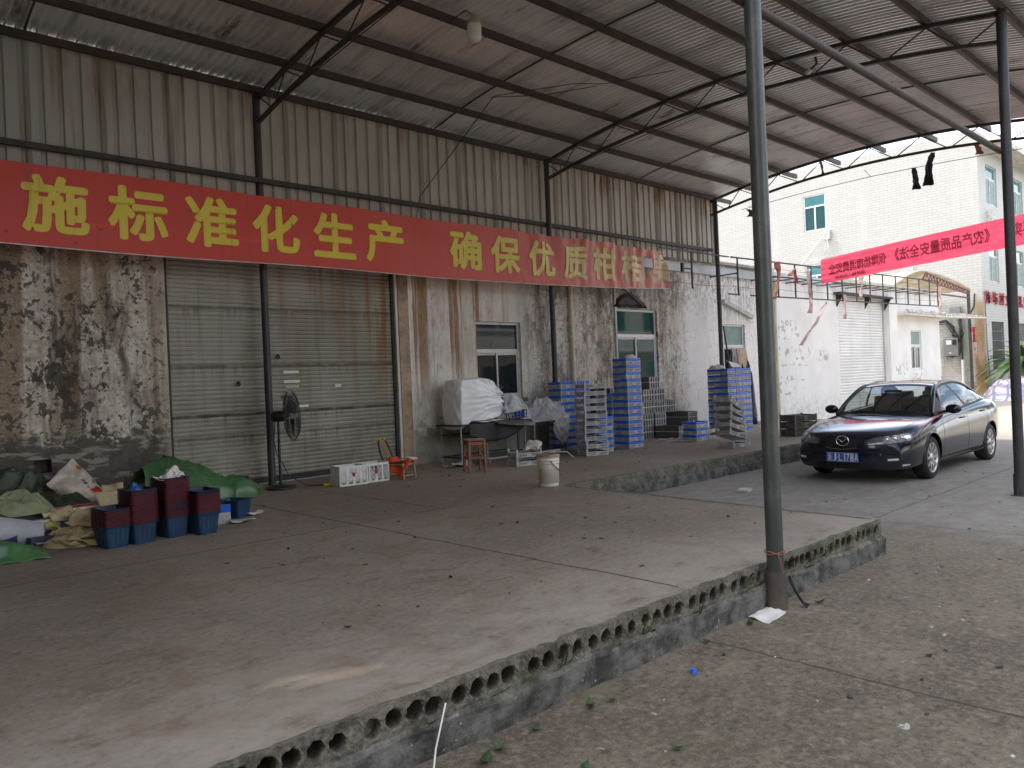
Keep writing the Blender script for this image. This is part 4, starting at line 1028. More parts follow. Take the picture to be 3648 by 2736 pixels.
stack(blue, 11.22, 9.62, 5, R(-10), 'the half hidden blue stack behind the grey crates', B)
stack(blue, 13.93, 9.28, 3, .03, 'the low blue stack on the open platform', B)
for i, nm in enumerate(('column nearest the dark bundles', 'middle column', 'column nearest the drainpipe')):
    stack(blue2, 15.57+.32*i+(.03 if i else 0), 9.62, 11, R(90), f'the {nm} of the big blue block', B)
stack(grey, 14.45, 9.35, 2, .05, 'the pair of pale crates beside the low blue stack', S_)
# leaning pile of grey crates
place(grey, (12.98, 7.80, P), R(-12), 'bottom grey crate lying flat under the toppled leaning crates', S_)
for k in range(5):
    a = .30+.02*k; z = P+.16+k*.148; x = 12.93-.015*k-k*.0+.02*k
    place(grey, (12.90+.0*k-math.sin(a)*(.05*k), 7.82, z+.02), 0, f'{nth(k+1)} tilted grey crate above the flat one in the toppled pile', S_, rot=(R(-7+2*k), a+.03*(k == 4), R(-14+4*k)))
bigc = crate_proto('slatted_crate', .62, .42, .13, .153, 'dark_crate', False)
for k in range(3): place(bigc, (15.72, 7.90, P+k*.153), R(-18), f'{["bottom", "middle", "top"][k]} dark grey crate in the short stack beside the car', 'dark grey crates by the car')
lowc = crate_proto('slatted_crate', .46, .33, .075, .14, 'pale_plastic', False)
for k in range(2): place(lowc, (8.98, 9.32, P+k*.14), R(-18), f'{["lower", "upper"][k]} pale crate of the pair under the table behind the bucket', 'pale crates under the table')
m = MB(); m.grid(lambda u, v: (9.02+.26*(u-.5)+.1*v, 9.22+.1*math.sin(u*6)+.03*n3(u*9, v*9), P+.25+.16*math.sin(u*3)*(v)+.05*n3(u*7, v*7, 2)), 14, 10)
tag(m.build('plastic_wrap', 'paper', solid=.003), 'crumpled white wrapping sticking out of the pale crate pair', 'wrapping')
# dark crates nested on their sides, banded with white strap
def bundle_proto():
    t = thing('strapped_bundle', 'bundle', 'crate bundle'); L, D, H = .40, .58, .27
    m = MB(); n = 5
    for k in range(n):
        x = -L/2+L*k/(n-1)
        m.bx(x-.011, x+.011, -D/2, D/2, 0, H) if False else None
        m.bx(x-.012, x+.012, D/2-.02, D/2, 0, H); m.bx(x-.012, x+.012, -D/2, D/2, H-.02, H); m.bx(x-.012, x+.012, -D/2, D/2, 0, .02)
        m.bx(x-.004, x+.004, -D/2+.02, D/2-.02, .02, H-.02)
    for z in (.02, .14, .25): m.bx(-L/2, L/2, -D/2+.012, -D/2+.018, z-.016, z+.016)
    m.bx(-L/2-.006, -L/2+.004, -D/2, D/2, 0, H)
    for z in (.04, .225): m.bx(-L/2-.012, -L/2-.006, -D/2+.03, D/2-.03, z-.01, z+.01)
    m.build('nested_crates', 'dark_crate', t)
    m = MB()
    for k in range(n):
        x = -L/2+.02+(L-.04)*k/(n-1); m.bx(x-.020, x+.020, -D/2-.016, -D/2+.018, .0, H)
    for z in (.012, .135, .258): m.bx(-L/2, L/2, -D/2-.004, -D/2+.012, z-.012, z+.012)
    m.build('ribs', 'slat', t)
    m = MB(); z = .15
    m.bx(-L/2-.014, L/2+.014, -D/2-.022, -D/2-.017, z-.007, z+.007); m.bx(-L/2-.019, -L/2-.014, -D/2-.022, D/2, z-.007, z+.007)
    m.build('strap', 'white_band', t); return t
bp = bundle_proto(); bg_ = 'dark crate bundles banded with white strap'
rows = [('bottom row', P, [13.62, 14.05, 14.48]), ('second row', P+.275, [13.62, 14.04, 14.46]), ('third row', P+.55, [13.64, 14.06, 14.48, 14.92]), ('fourth row', P+.825, [13.65, 14.07, 14.49]), ('very top', P+1.1, [14.35])]
for rn, z, xs_ in rows:
    for i, x in enumerate(xs_):
        nm = ['nearest', 'second', 'third', 'farthest'][i] if len(xs_) > 1 else 'single'
        place(bp, (x, 10.86+rnd.uniform(-.03, .03), z), rnd.uniform(-.03, .03), f'{nm} strapped dark crate bundle in the {rn} of the heap under the green window', bg_)
place(bp, (14.42, 10.20, P), R(2), 'strapped dark crate bundle standing on the platform before the heap', bg_)
place(bp, (15.15, 10.45, P+.275), R(4), 'strapped dark crate bundle resting on another beside the big blue block', bg_)
place(bp, (15.15, 10.45, P), R(3), 'strapped dark crate bundle on the platform under the raised one', bg_)
place(bp, (12.55, 10.55, P+.9), R(3), 'strapped dark crate bundle seen between grey and tallest blue stacks', bg_)
place(bp, (12.6, 10.57, P+.62), R(2), 'strapped dark crate bundle just below the one between the stacks', bg_)
place(bp, (12.6, 10.57, P+.34), R(0), 'third strapped bundle down in the gap behind the tallest blue stack', bg_)
place(bp, (12.6, 10.57, P+.06), R(1), 'lowest strapped bundle in the gap behind the tallest blue stack', bg_)
# things on top of the stacks
def wad(name, c, r, h, mat, label, cat, seed=0, sol=.004, z=None, amp=.35, grow=1.):
    m = MB()
    def fn(u, v):
        a = u*2*math.pi; q = v; rr = (.25*r[0]+.75*r[0]*q, .25*r[1]+.75*r[1]*q) if False else (r[0]*q, r[1]*q)
        k = 1+amp*.6*n3(math.cos(a)*1.7+seed, math.sin(a)*1.7, seed)
        hh = h*(1-q**3.2)*(.6+.6*n3(math.cos(a)*q*1.6+seed, math.sin(a)*q*1.6, 3)+.3*(1-2.2*abs(n3(math.cos(a)*q*2.2+seed, math.sin(a)*q*2.2, 7)))+.12*(1-2*abs(n3(math.cos(a)*q*5+seed, math.sin(a)*q*5, 9))))
        return (c[0]+math.cos(a)*rr[0]*k, c[1]+math.sin(a)*rr[1]*k, c[2]+max(.002, hh))
    m.grid(fn, 56, 22); return tag(m.build(name, mat, solid=sol), label, cat)
wad('plastic_bag', (12.25, 9.58, P+13*PB), (.17, .1), .07, 'paper', 'white plastic bag lying on the tallest blue stack', 'plastic bag', 3)
wad('plastic_bag', (15.55, 9.7, P+11*PB), (.13, .2), .09, 'paper', 'crumpled white bag on the big blue block, nearer the dark bundles', 'plastic bag', 5)
m = MB(); m.grid(lambda u, v: (15.85+.36*u, 9.5+.16*v+.02*math.sin(u*5), P+11*PB+.02+.17*math.sin(v*1.6)*(1-.45*u)+.01*n3(u*4, v*4)), 10, 8)
tag(m.build('foam_sheet', 'paper', solid=.01), 'pale foam sheet propped on the big blue block', 'foam sheet')
m = MB(); m.box((18.98, 10.95, 1.42), (.5, .03, 1.9), M=Matrix.Rotation(R(-7), 3, 'X') @ Matrix.Rotation(R(-3), 3, 'Y'))
tag(m.build('plank', 'pvc_stained', bev=.01), 'weathered brown board leaning on the wall under the curtained window', 'board')
m = MB(); m.tube([(18.35, 10.9, .4), (18.30, 11.05, 1.9), (18.25, 11.15, 2.95)], .022, 8); tag(m.build('pole', 'black_steel'), 'thin dark rod leaning against the curtained window', 'rod')
wad('sack', (18.75, 10.8, P), (.24, .22), 1.55, 'navy', 'black sack standing upright beside the leaning board', 'sack', 8, amp=.1)
# ---------------------------------------------------------------- work tables and what is on them
t1 = thing('work_table', 'long dark topped work table on thin grey tube legs', 'table', (9.3, 10.65, P))
m = MB(); m.bx(8.42, 10.15, 10.33, 10.98, .97, .995); m.build('tabletop', 'black_cloth', t1, bev=.006)
for x, y in ((9.08, 10.37), (8.5, 10.93), (10.05, 10.4), (8.5, 10.38), (10.05, 10.93)):
    m = MB(); m.tube([(x, y, P), (x, y, .97)], .018, 8); m.build('leg', 'table_tube', t1)
m = MB()
for z in (.42, .80): m.tube([(8.5, 10.93, z), (10.05, 10.93, z)], .014, 8); m.tube([(8.5, 10.38, z-.0), (8.5, 10.93, z)], .014, 8); 
m.tube([(9.08, 10.37, .44), (10.05, 10.4, .44)], .014, 8); m.build('stretcher', 'pole_dark', t1)
t2 = thing('work_table', 'white topped work table under heaped clear plastic', 'table', (10.6, 10.6, P))
m = MB(); m.bx(10.17, 11.2, 10.3, 10.85, .925, .96); m.build('tabletop', 'pale_plastic', t2, bev=.005)
for x, y in ((10.25, 10.36), (11.12, 10.36), (10.25, 10.79), (11.12, 10.79)):
    m = MB(); m.beam((x+(.05 if x < 10.6 else -.05)*0, y, P), (x, y, .925), .04, .04); m.build('leg', 'table_tube', t2)
m = MB(); m.tube([(10.25, 10.36, .40), (11.12, 10.36, .40)], .015, 8); m.build('stretcher', 'pole_dark', t2)
# dark sheet drooping from the table front
def droop(u, v):
    x = 8.62+1.5*u; s_ = .55+.45*math.sin(u*math.pi); zdrop = (.10+.16*math.sin(u*3.3+.3))*v
    return (x, 10.31-.05*v*abs(math.sin(u*7))-.01, 1.0-zdrop*1.3+.012*n3(u*9, v*5))
m = MB(); m.grid(droop, 40, 8); tag(m.build('sheet', 'black_cloth', solid=.004), 'black sheet drooping over the front of the dark table', 'sheet')
def gs(u, v): return (9.2+.95*u+.05*v, 10.42-.22*v-.05*v*math.sin(u*4), 1.012-.12*v*v*(.5+u*.8)+.02*n3(u*6, v*5)+.01)
m = MB(); m.grid(gs, 26, 10); tag(m.build('sheet', 'grey_sheet', solid=.004), 'crinkled grey plastic sheet hanging off the dark table edge', 'sheet')
# wrapped foam bale
bl = thing('foam_bale', 'large bale of white foam wrapped in plastic standing on the dark table', 'bale', (8.98, 10.66, 1.0))
bm = bmesh.new(); bmesh.ops.create_cube(bm, size=1); bmesh.ops.subdivide_edges(bm, edges=bm.edges[:], cuts=26, use_grid_fill=True)
for v in bm.verts:
    x, y, z = v.co*2
    rx = (1-.20*(y*y+z*z-.4)*.5); ry = (1-.22*(x*x+z*z-.4)*.5); rz_ = 1-.13*(x*x+y*y)*.6
    gather = max(0, x)**2
    X = x*.47*rx+.10*gather*(1-abs(z))*1.0+.06*(1-z)*max(0, x)
    Y = y*.29*ry*(1-.28*gather*(.6+.4*math.cos(z*9)))
    Z = z*.40*rz_*(1-.10*gather)
    k = .030*n3(x*1.4+y, z*1.8, y*1.2)+.018*n3(x*2, z*9-x*1.5*z, y*3)*(.3+max(0, x+.6))
    an = math.atan2(z+.15, 1.35-x); k += .016*math.sin(an*34+2.5*n3(x*1.5, z*1.5, 9))*max(0, min(1, (x+.75)*.8))+.012*n3(an*14, x*1.3, y)
    Y += k*(1 if y > 0 else -1); X += .02*n3(z*3, y*3, 4)*(1 if x > 0 else -1)
    if x < -.45 and z < -.1: Z -= .17*(-.45-x)*(-z)*1.6; X -= .03*(-z)
    v.co = Vector((8.98+X+.03, 10.68+Y, 1.41+Z))
me_v = [tuple(v.co) for v in bm.verts]; bm.verts.index_update(); me_f = [[v.index for v in f.verts] for f in bm.faces]; bm.free()
m = MB(); m.add(me_v, me_f, True); m.build('wrapping', 'bale', bl, sub=1)
MAT['purple'] = plain('purple_string', (.10, .03, .32), .5)
rnd = random.Random(2)
for z in (1.62, 1.43, 1.30, 1.18):
    m = MB()
    for k in range(2):
        x = 9.46+.02*k+(1.62-z)*.14; q = [(x+rnd.uniform(-.03, .05), 10.40+rnd.uniform(-.03, .0), z+rnd.uniform(-.04, .04)) for _ in range(4)]
        m.tube(q, .009, 5)
    m.build('tie_string', 'purple', bl)
def heap(name, c, rx, ry, h, mat, label, cat, seed, droopx=None, n=(96, 44), sol=.0):
    m = MB()
    def fn(u, v):
        a = u*2*math.pi; ca, sa = math.cos(a), math.sin(a)
        k = 1+.22*n3(ca*1.3+seed, sa*1.3, seed)
        x, y = ca*rx*v*k, sa*ry*v*k
        wx, wy = x/rx+.35*n3(x/rx*1.5, y/ry*1.5, seed+3), y/ry+.35*n3(x/rx*1.5, y/ry*1.5, seed+8)
        rg = (1-2.2*abs(n3(wx*1.5+seed, wy*1.5, 5)))*.30+(1-2.2*abs(n3(wx*3.4+seed, wy*3.4, 6)))*.15+(1-2.2*abs(n3(wx*7+seed, wy*7, 7)))*.06
        z = h*(1-v**3.5)*(.66+.38*n3(x/rx*1.3+seed, y/ry*1.3, 1)+rg*1.15)
        zz = max(.003, z)
        if droopx: zz = droopx(x, y, zz)
        return (c[0]+x, c[1]+y, c[2]+zz)
    m.grid(fn, n[0], n[1]); return tag(m.build(name, mat, solid=sol), label, cat)
heap('plastic_film', (9.95, 10.62, 1.0), .46, .26, .40, 'plastic_film', 'clear plastic film heaped on the dark table beside the foam bale', 'plastic film', 3)
heap('plastic_film', (10.78, 10.52, .965), .54, .28, .34, 'plastic_film', 'clear plastic film heaped on the white table and drooping over its corner', 'plastic film', 9, lambda x, y, z: z-(.42*max(0, -(y+.12))/.14*max(0, min(1, (x+.1)/.25))))
def dr(u, v): return (10.66+.48*u+.1*n3(u*4, v*4), 10.28-.03*math.sin(u*9+v*3)-.02*v, 1.0-(.22+.28*math.sin(u*2.6))*v+.03*n3(u*7, v*6, 2))
m = MB(); m.grid(dr, 26, 16); tag(m.build('plastic_film', 'plastic_film'), 'sheet of clear plastic hanging down at the white table corner', 'plastic film')
bk = thing('basket', 'small black open basket tilted on the table with blue packets', 'basket', (9.83, 10.42, 1.02)); bk.rotation_euler = (R(0), R(-9), R(-14))
bk.rotation_euler = (0, 0, 0); m = MB(); L, D, H = .40, .26, .13
for s_ in (-1, 1):
    for k in range(6): x = -L/2+L*k/5; m.beam((x*.9, s_*D*.42, 0), (x, s_*D/2, H), .014, .014)
    for k in range(4): y = -D/2+D*k/3; m.beam((s_*L*.45, y*.85, 0), (s_*L/2, y, H), .014, .014)
    m.beam((-L/2, s_*D/2, H), (L/2, s_*D/2, H), .018, .018); m.beam((s_*L/2, -D/2, H), (s_*L/2, D/2, H), .018, .018); m.beam((-L/2*.95, s_*D*.46, H*.5), (L/2*.95, s_*D*.46, H*.5), .012, .012)
m.bx(-L*.45, L*.45, -D*.42, D*.42, 0, .01)
bko = m.v; m.v = [(x+9.83, y+10.42, z+1.02) for x, y, z in bko]; m.build('frame', 'black_plastic', bk)
m = MB(); m.box((9.90, 10.42, 1.085), (.20, .18, .09), .1); m.build('packets', 'blue_liner', bk)
bk.rotation_euler = (0, R(-8), R(-12))
m = MB(); rnd = random.Random(12)
for k in range(9):
    x = 8.95+.12*k+rnd.uniform(-.04, .04); a = rnd.uniform(-.5, .5)
    m.box((x, 10.36+rnd.uniform(-.02, .05), 1.013+.006*k), (.17, .11, .003), M=Matrix.Rotation(a, 3, 'Z') @ Matrix.Rotation(rnd.uniform(-.2, .2), 3, 'X'))
tag(m.build('paper_scraps', 'paper', solid=.002), 'scraps of torn paper and labels along the dark table edge', 'paper scraps', kind='stuff')
# stool
st = thing('stool', 'square red brown wooden stool in front of the dark table', 'stool', (7.93, 9.31, P))
ca = R(-22)
def rt(x, y, c=(7.90, 9.33)): return (c[0]+x*math.cos(ca)-y*math.sin(ca), c[1]+x*math.sin(ca)+y*math.cos(ca))
m = MB(); q = rt(0, 0); m.box((q[0], q[1], .815), (.31, .31, .03), ca); m.build('seat', 'wood', st, bev=.008)
for sx in (-1, 1):
    for sy in (-1, 1):
        a = rt(sx*.135, sy*.135); b = rt(sx*.12, sy*.12); m = MB(); m.beam((*a, P), (*b, .80), .042, .042, up=(math.cos(ca), math.sin(ca), 0)); m.build('leg', 'wood', st, bev=.004)
m = MB()
for z, e in ((.765, .121), (.545, .127)):
    m = MB()
    for (a, b) in (((-e, -e), (e, -e)), ((e, -e), (e, e)), ((e, e), (-e, e)), ((-e, e), (-e, -e))): m.beam((*rt(*a), z), (*rt(*b), z), .022, .045 if z > .7 else .03)
    m.build('rail', 'wood', st)
# bucket
bc = thing('bucket', 'cream plastic bucket with dirty ribbed rim and wire handle', 'bucket', (7.33, 7.17, P)); c = (7.33, 7.17, 0)
m = MB(); m.lathe([(0, P+.002), (.122, P+.002), (.128, P+.012), (.143, .60), (.146, .612), (.150, .615), (.150, .627), (.146, .63), (.147, .645), (.153, .648), (.153, .66), (.147, .663), (.148, .69), (.156, .695), (.156, .722), (.148, .724), (.143, .715), (.137, .36), (0, .35)], 40, c); m.build('pail', 'cream_paint', bc)
m = MB(); m.lathe([(.158, .70), (.158, .724), (.150, .731), (.11, .716), (0, .712)], 32, c); m.build('lid', 'pvc_stained', bc)
m = MB(); a0 = R(-60)
pts = [(7.33+.158*math.cos(a0)*math.cos(t)*1+.03*math.sin(a0)*0+ .158*math.sin(t)*.9*math.cos(a0+R(40)), 7.17+.158*math.sin(a0)*math.cos(t)+.158*math.sin(t)*math.sin(a0+R(40)), .655-.15*math.sin(t)) for t in [i*math.pi/14 for i in range(8)]]
pts = [(7.33+.161*math.cos(R(-125+i*13.5)), 7.17+.161*math.sin(R(-125+i*13.5)), .655-.15*max(0, math.sin(i/12*math.pi))**.8) for i in range(13)]
m.tube(pts, .006, 6); m.build('handle', 'pole', bc)
# white crates by the shutter
wc = thing('vented_crate', 'x', 'crate'); L, D, H = .43, .30, .28
m = MB()
def ventside(axis, sgn, LL, off):
    def put(u0, u1, za, zb_, th=.012):
        if axis == 'x': m.bx(u0, u1, sgn*off-th/2, sgn*off+th/2, za, zb_)
        else: m.bx(sgn*off-th/2, sgn*off+th/2, u0, u1, za, zb_)
    put(-LL/2, LL/2, 0, .025); put(-LL/2, LL/2, H-.035, H)
    nb = 3 if LL < .4 else 4; bw = LL/nb
    for k in range(nb+1):
        u = -LL/2+bw*k; put(max(-LL/2, u-.014), min(LL/2, u+.014), .025, H-.035, .02)
    put(-LL/2, LL/2, .135, .145, .016)
    for k in range(nb):
        ua, ub = -LL/2+bw*k+.014, -LL/2+bw*(k+1)-.014; st2 = .022
        nn = int((H-.06)/st2)
        for i in range(nn):
            za = .025+i*st2
            for (p, q) in ((ua, ub), (ub, ua)):
                A = (p, sgn*off, za) if axis == 'x' else (sgn*off, p, za); Bq = (q, sgn*off, min(H-.035, za+(ub-ua)*1.0)) if axis == 'x' else (sgn*off, q, min(H-.035, za+(ub-ua)*1.0))
                m.beam(A, Bq, .008, .009, up=(0, 1, 0) if axis == 'x' else (1, 0, 0))
for s_ in (-1, 1): ventside('x', s_, L, D/2); ventside('y', s_, D, L/2)
m.bx(-L/2, L/2, -D/2, D/2, 0, .012); m.build('walls', 'white_plastic', wc)
m = MB(); m.bx(-.05, .05, -D/2-.01, -D/2-.006, .17, .24); m.build('label_plate', 'pale_plastic', wc)
m = MB(); m.lathe([(0, 0), (.022, 0), (.022, .003), (0, .003)], 14, (0, -D/2-.013, .155), Matrix.Diagonal((1, 1, 1.5)) @ Matrix.Rotation(R(90), 3, 'X')); m.build('red_mark', 'red', wc)
gw = 'white vented crates by the shutter'
place(wc, (5.98, 9.90, P), R(-6), 'white vented crate nearest the fan, browned inside', gw)
place(wc, (6.37, 9.93, P), R(-4), 'white vented crate next to the bamboo chair', gw)
m = MB(); m.box((5.95, 9.92, P+.11), (.33, .2, .17), R(-6)); tag(m.build('cardboard', 'kraft'), 'brown cardboard packed inside the nearer white vented crate', 'cardboard')
# bamboo chair with orange cloth
ch = thing('bamboo_chair', 'small bamboo chair with bent dark back in front of shutter', 'chair', (6.81, 9.85, P))
cx, cy = 6.80, 9.79
def cr(x, y, z): a = R(-70); return (cx+x*math.cos(a)-y*math.sin(a), cy+x*math.sin(a)+y*math.cos(a), z)
m = MB(); m.tube([cr(-.17, .13, .50), cr(-.26, .13, .72), cr(-.31, .10, .86), cr(-.325, .04, .905), cr(-.325, -.04, .905), cr(-.31, -.10, .86), cr(-.26, -.13, .72), cr(-.17, -.13, .50)], .018, 10); m.build('back_hoop', 'bamboo_dark', ch)
m = MB()
for y in (-.045, 0, .045): m.tube([cr(-.16, y, .52), cr(-.318, y*.8, .89)], .009, 8)
m.build('back_slat', 'bamboo', ch)
m = MB()
for y in (-.05, .05): m.tube([cr(-.315, y-.02, .903), cr(-.335, y+.02, .905)], .024, 8)
m.build('yellow_binding', 'yellow', ch)
for sx in (-.16, .15):
    for sy in (-.14, .14):
        m = MB(); m.tube([cr(sx*1.12, sy*1.1, P), cr(sx, sy, .55)], .020, 10); m.build('leg', 'bamboo', ch)
m = MB()
for z in (.36, .53):
    m = MB()
    for a, b in (((-.16, -.14), (.15, -.14)), ((.15, -.14), (.15, .14)), ((.15, .14), (-.16, .14)), ((-.16, .14), (-.16, -.14))): m.tube([cr(*a, z), cr(*b, z)], .012, 8)
    m.build('rail', 'bamboo', ch)
m = MB(); 
for k in range(9): m.tube([cr(-.16, -.13+.26*k/8, .555), cr(.16, -.13+.26*k/8, .555)], .013, 8)
m.build('seat', 'bamboo_dark', ch)
def oc(u, v):
    x = -.20+.44*u; y = -.05-.19*v; z = .585+.04*n3(u*4, v*3)+.025*math.sin(u*9)
    if v > .45: z -= (v-.45)*(.34+.12*math.sin(u*11)); y += (v-.45)*.12-.03*math.sin(u*9)*v
    return cr(x, y+.16*(1-v), z)
m = MB(); m.grid(oc, 26, 18); tag(m.build('cloth', 'orange', solid=.008), 'bright orange red cloth draped over the bamboo chair seat', 'cloth')
m = MB()
for k in range(20):
    pass
m.grid(lambda u, v: cr(.0+.26*u, -.03+.13*v, .60+.03*math.sin(u*3)+.012*n3(u*5, v*5)), 8, 6); tag(m.build('hat', 'paper', solid=.006), 'white and red paper fan lying on the orange cloth', 'paper')
# standing fan
fn_ = thing('pedestal_fan', 'black pedestal fan with wire cage by the shutter post', 'fan', (5.16, 10.42, P)); fx, fy = 5.17, 10.42
m = MB(); m.lathe([(0, P), (.20, P), (.215, P+.012), (.20, P+.035), (.06, P+.06), (.03, P+.075), (0, P+.08)], 36, (fx, fy, 0)); m.build('base', 'black_plastic', fn_)
m = MB(); m.tube([(fx, fy, P+.06), (fx, fy, 1.02)], .021, 12); m.tube([(fx, fy, 1.0), (fx, fy, 1.28)], .016, 12); m.build('pole', 'black_plastic', fn_)
ax = Vector((.72, -.62, .05)).normalized(); side = ax.cross(Vector((0, 0, 1))).normalized(); upv = side.cross(ax)
Mx = Matrix((side, upv, ax)).transposed(); hc = Vector((fx+.0, fy, 1.345))
m = MB(); m.lathe([(0, -.10), (.055, -.095), (.075, -.07), (.078, .08), (.065, .11), (.03, .125), (.02, .17), (0, .17)], 24, hc, Mx); m.build('motor', 'black_plastic', fn_)
cc = hc+ax*.20; m = MB(); RR = .37
for i in range(44):
    a = 2*math.pi*i/44; c_, s_ = math.cos(a), math.sin(a)
    for sg in (-1, 1):
        m.tube([cc+Mx @ Vector((c_*r_, s_*r_, sg*h_)) for r_, h_ in ((.05, .075), (.2, .07), (.31, .05), (RR, .0))], .0026, 4, cap=False)
for r_, h_ in ((RR, 0), (.31, .05), (.2, .07), (.10, .076), (.31, -.05), (.2, -.07)):
    m.tube([cc+Mx @ Vector((r_*math.cos(2*math.pi*k/40), r_*math.sin(2*math.pi*k/40), h_)) for k in range(41)], .004 if r_ == RR else .003, 5, cap=False)
m.build('cage', 'black_plastic', fn_)
m = MB()
for b in range(3):
    def bl_(u, v, b=b):
        a = b*2.094+.6+(v-.5)*(.5+.35*u); r_ = .05+.27*u; return cc+Mx @ Vector((r_*math.cos(a), r_*math.sin(a), (v-.5)*.07))
    m.grid(bl_, 8, 6)
m.build('blades', 'black_plastic', fn_, solid=.004)
m = MB(); m.tube([(fx-.02, fy+.05, 1.30), (fx-.06, fy+.03, 1.0), (fx-.03, fy+.02, .8), (fx+.02, fy-.02, .7), (fx+.12, fy-.03, .48), (fx+.32, fy-.16, P+.02), (fx+.52, fy-.3, P+.01)], .007, 6); m.build('cord', 'cable', fn_)
ex = thing('extension_lead', 'thin yellow extension lead with plug on the platform by the fan', 'cord', (5.75, 10.1, P))
m = MB(); m.tube([(fx+.60, fy-.34, P+.012), (5.95, 9.95, P+.008), (6.1, 10.1, P+.008), (6.25, 10.4, P+.008)], .006, 6); m.build('cable', 'yellow', ex)
m = MB(); m.box((fx+.56, fy-.32, P+.018), (.09, .035, .03), R(-35)); m.build('plug', 'yellow', ex)

# ---------------------------------------------------------------- car
def paint():
    g = G('black_car_paint'); p = g.pos()
    c = g.mix(g.ss(g.noise(p, 3, 4), .4, .65), (.006, .008, .017), (.010, .013, .025))
    d = g.ss(g.sep(p)[2], .5, .22, 0, .18)
    c = g.mix(d, c, (.05, .048, .045))
    return g.fin(c, g.ss(g.noise(p, 7, 5), .3, .7, .10, .2), 0., Coat_Weight=.7, Coat_Roughness=.03, Specular_IOR_Level=.25)
MAT['paint'] = paint()
MAT['trim'] = plain('black_trim', (.012, .012, .013), .45)
MAT['intake'] = plain('matte_black_intake', (.006, .006, .007), .7)
MAT['chrome'] = plain('chrome', (.75, .75, .77), .12, 1., .03)
MAT['lamp_glass'] = plain('headlamp_lens', (.10, .105, .11), .08, .0, .3, 14, Coat_Weight=1.)
MAT['reflector'] = plain('lamp_reflector', (.75, .76, .78), .12, .9, .1, 20)
MAT['plate_blue'] = plain('blue_number_plate', (.03, .10, .38), .4, 0, .1)
MAT['seat_cloth'] = plain('grey_seat_cloth', (.055, .053, .05), .85)
MAT['dust'] = plain('disc_grey', (.10, .10, .10), .6, .5)
def carglass(nm, tcol):
    g = G(nm)
    tr = g.N('BsdfTransparent', {'Color': tcol}); gl = g.N('BsdfGlossy', {'Roughness': .02, 'Color': (1, 1, 1, 1)})
    lw = g.N('LayerWeight', {'Blend': .5}); fr = g.add(g.mul(g.m_('POWER', lw.outputs['Facing'], 4.), .85), .05); sh = g.N('MixShader', {0: fr})
    g.nt.links.new(tr.outputs[0], sh.inputs[1]); g.nt.links.new(gl.outputs[0], sh.inputs[2]); g.nt.links.new(sh.outputs[0], g.nt.nodes['Material Output'].inputs[0])
    return g.m
MAT['car_glass'] = carglass('clear_car_glass', (.90, .94, .93, 1)); MAT['car_tint'] = carglass('tinted_car_glass', (.62, .70, .68, 1))
MAT['side_glass'] = plain('dark_tinted_glass', (.012, .016, .018), .03, 0, .1, Specular_IOR_Level=.9, Coat_Weight=1.)
CX, CY = 11.37, 5.05
car = thing('parked_car', 'black four door saloon car with blue number plate parked on the lane', 'car', (13.9, CY, 0))
def lerp_tab(tab, u):
    n = len(tab)
    if u <= tab[0][0]: return tab[0][1]
    if u >= tab[-1][0]: return tab[-1][1]
    for i in range(n-1):
        if tab[i][0] <= u <= tab[i+1][0]:
            x0, y0 = tab[i]; x1, y1 = tab[i+1]; h = x1-x0; t = (u-x0)/h
            m0 = (y1-tab[i-1][1])/(x1-tab[i-1][0]) if i > 0 else (y1-y0)/h
            m1 = (tab[i+2][1]-y0)/(tab[i+2][0]-x0) if i+2 < n else (y1-y0)/h
            if (y1-y0)*m0 <= 0 and i > 0: m0 *= .3
            if (y1-y0)*m1 <= 0: m1 *= .3
            a, b, c, d = 2*t**3-3*t*t+1, t**3-2*t*t+t, -2*t**3+3*t*t, t**3-t*t
            return a*y0+b*h*m0+c*y1+d*h*m1
ZC = [(0, .66), (.10, .735), (.35, .80), (.8, .875), (1.2, .925), (1.5, .955), (2.2, .97), (3.6, 1.04), (4.2, 1.085), (4.7, 1.06), (4.98, .97)]
ZE = [(0, .60), (.10, .67), (.35, .745), (.8, .825), (1.2, .87), (1.6, .905), (2.2, .935), (3.0, .985), (3.7, 1.03), (4.2, 1.045), (4.7, 1.02), (4.98, .94)]
VE = [(0, .60), (.10, .68), (.35, .745), (.8, .785), (1.4, .80), (2.2, .815), (3.2, .81), (3.9, .785), (4.5, .72), (4.98, .62)]
VM = [(0, .76), (.10, .82), (.35, .872), (.8, .895), (1.1, .90), (1.7, .89), (2.5, .89), (3.4, .892), (3.9, .90), (4.4, .865), (4.8, .80), (4.98, .73)]
ZB = [(0, .215), (.4, .20), (1.07, .2), (1.8, .205), (3.2, .22), (3.9, .24), (4.5, .29), (4.98, .36)]
def bow(u, v):
    k = .34*max(0, 1-u/1.05)**1.6
    r = .22*max(0, (u-4.2)/.78)**1.5
    q = (abs(v)/.9)**2.6
    return u+k*q-r*q
def ring(u):
    zc, ze, ve, vm, zb_ = (lerp_tab(t, u) for t in (ZC, ZE, VE, VM, ZB))
    dz = ze-zb_
    pts = [(0, zb_), (vm*.6, zb_-.005), (vm*.90, zb_), (vm*.965, zb_+.05), (vm*.985, zb_+dz*.22), (vm, zb_+dz*.45), (vm*1.0, zb_+dz*.62), (vm*.985+.0, zb_+dz*.78), (ve+(vm-ve)*.55, zb_+dz*.91), (ve+.012, ze-.012), (ve-.04, ze+.014), (ve*.80, ze+(zc-ze)*.55), (ve*.5, ze+(zc-ze)*.86), (ve*.22, zc-.002), (0, zc)]
    full = pts+[(-a, b) for a, b in pts[-2:0:-1]]
    return full
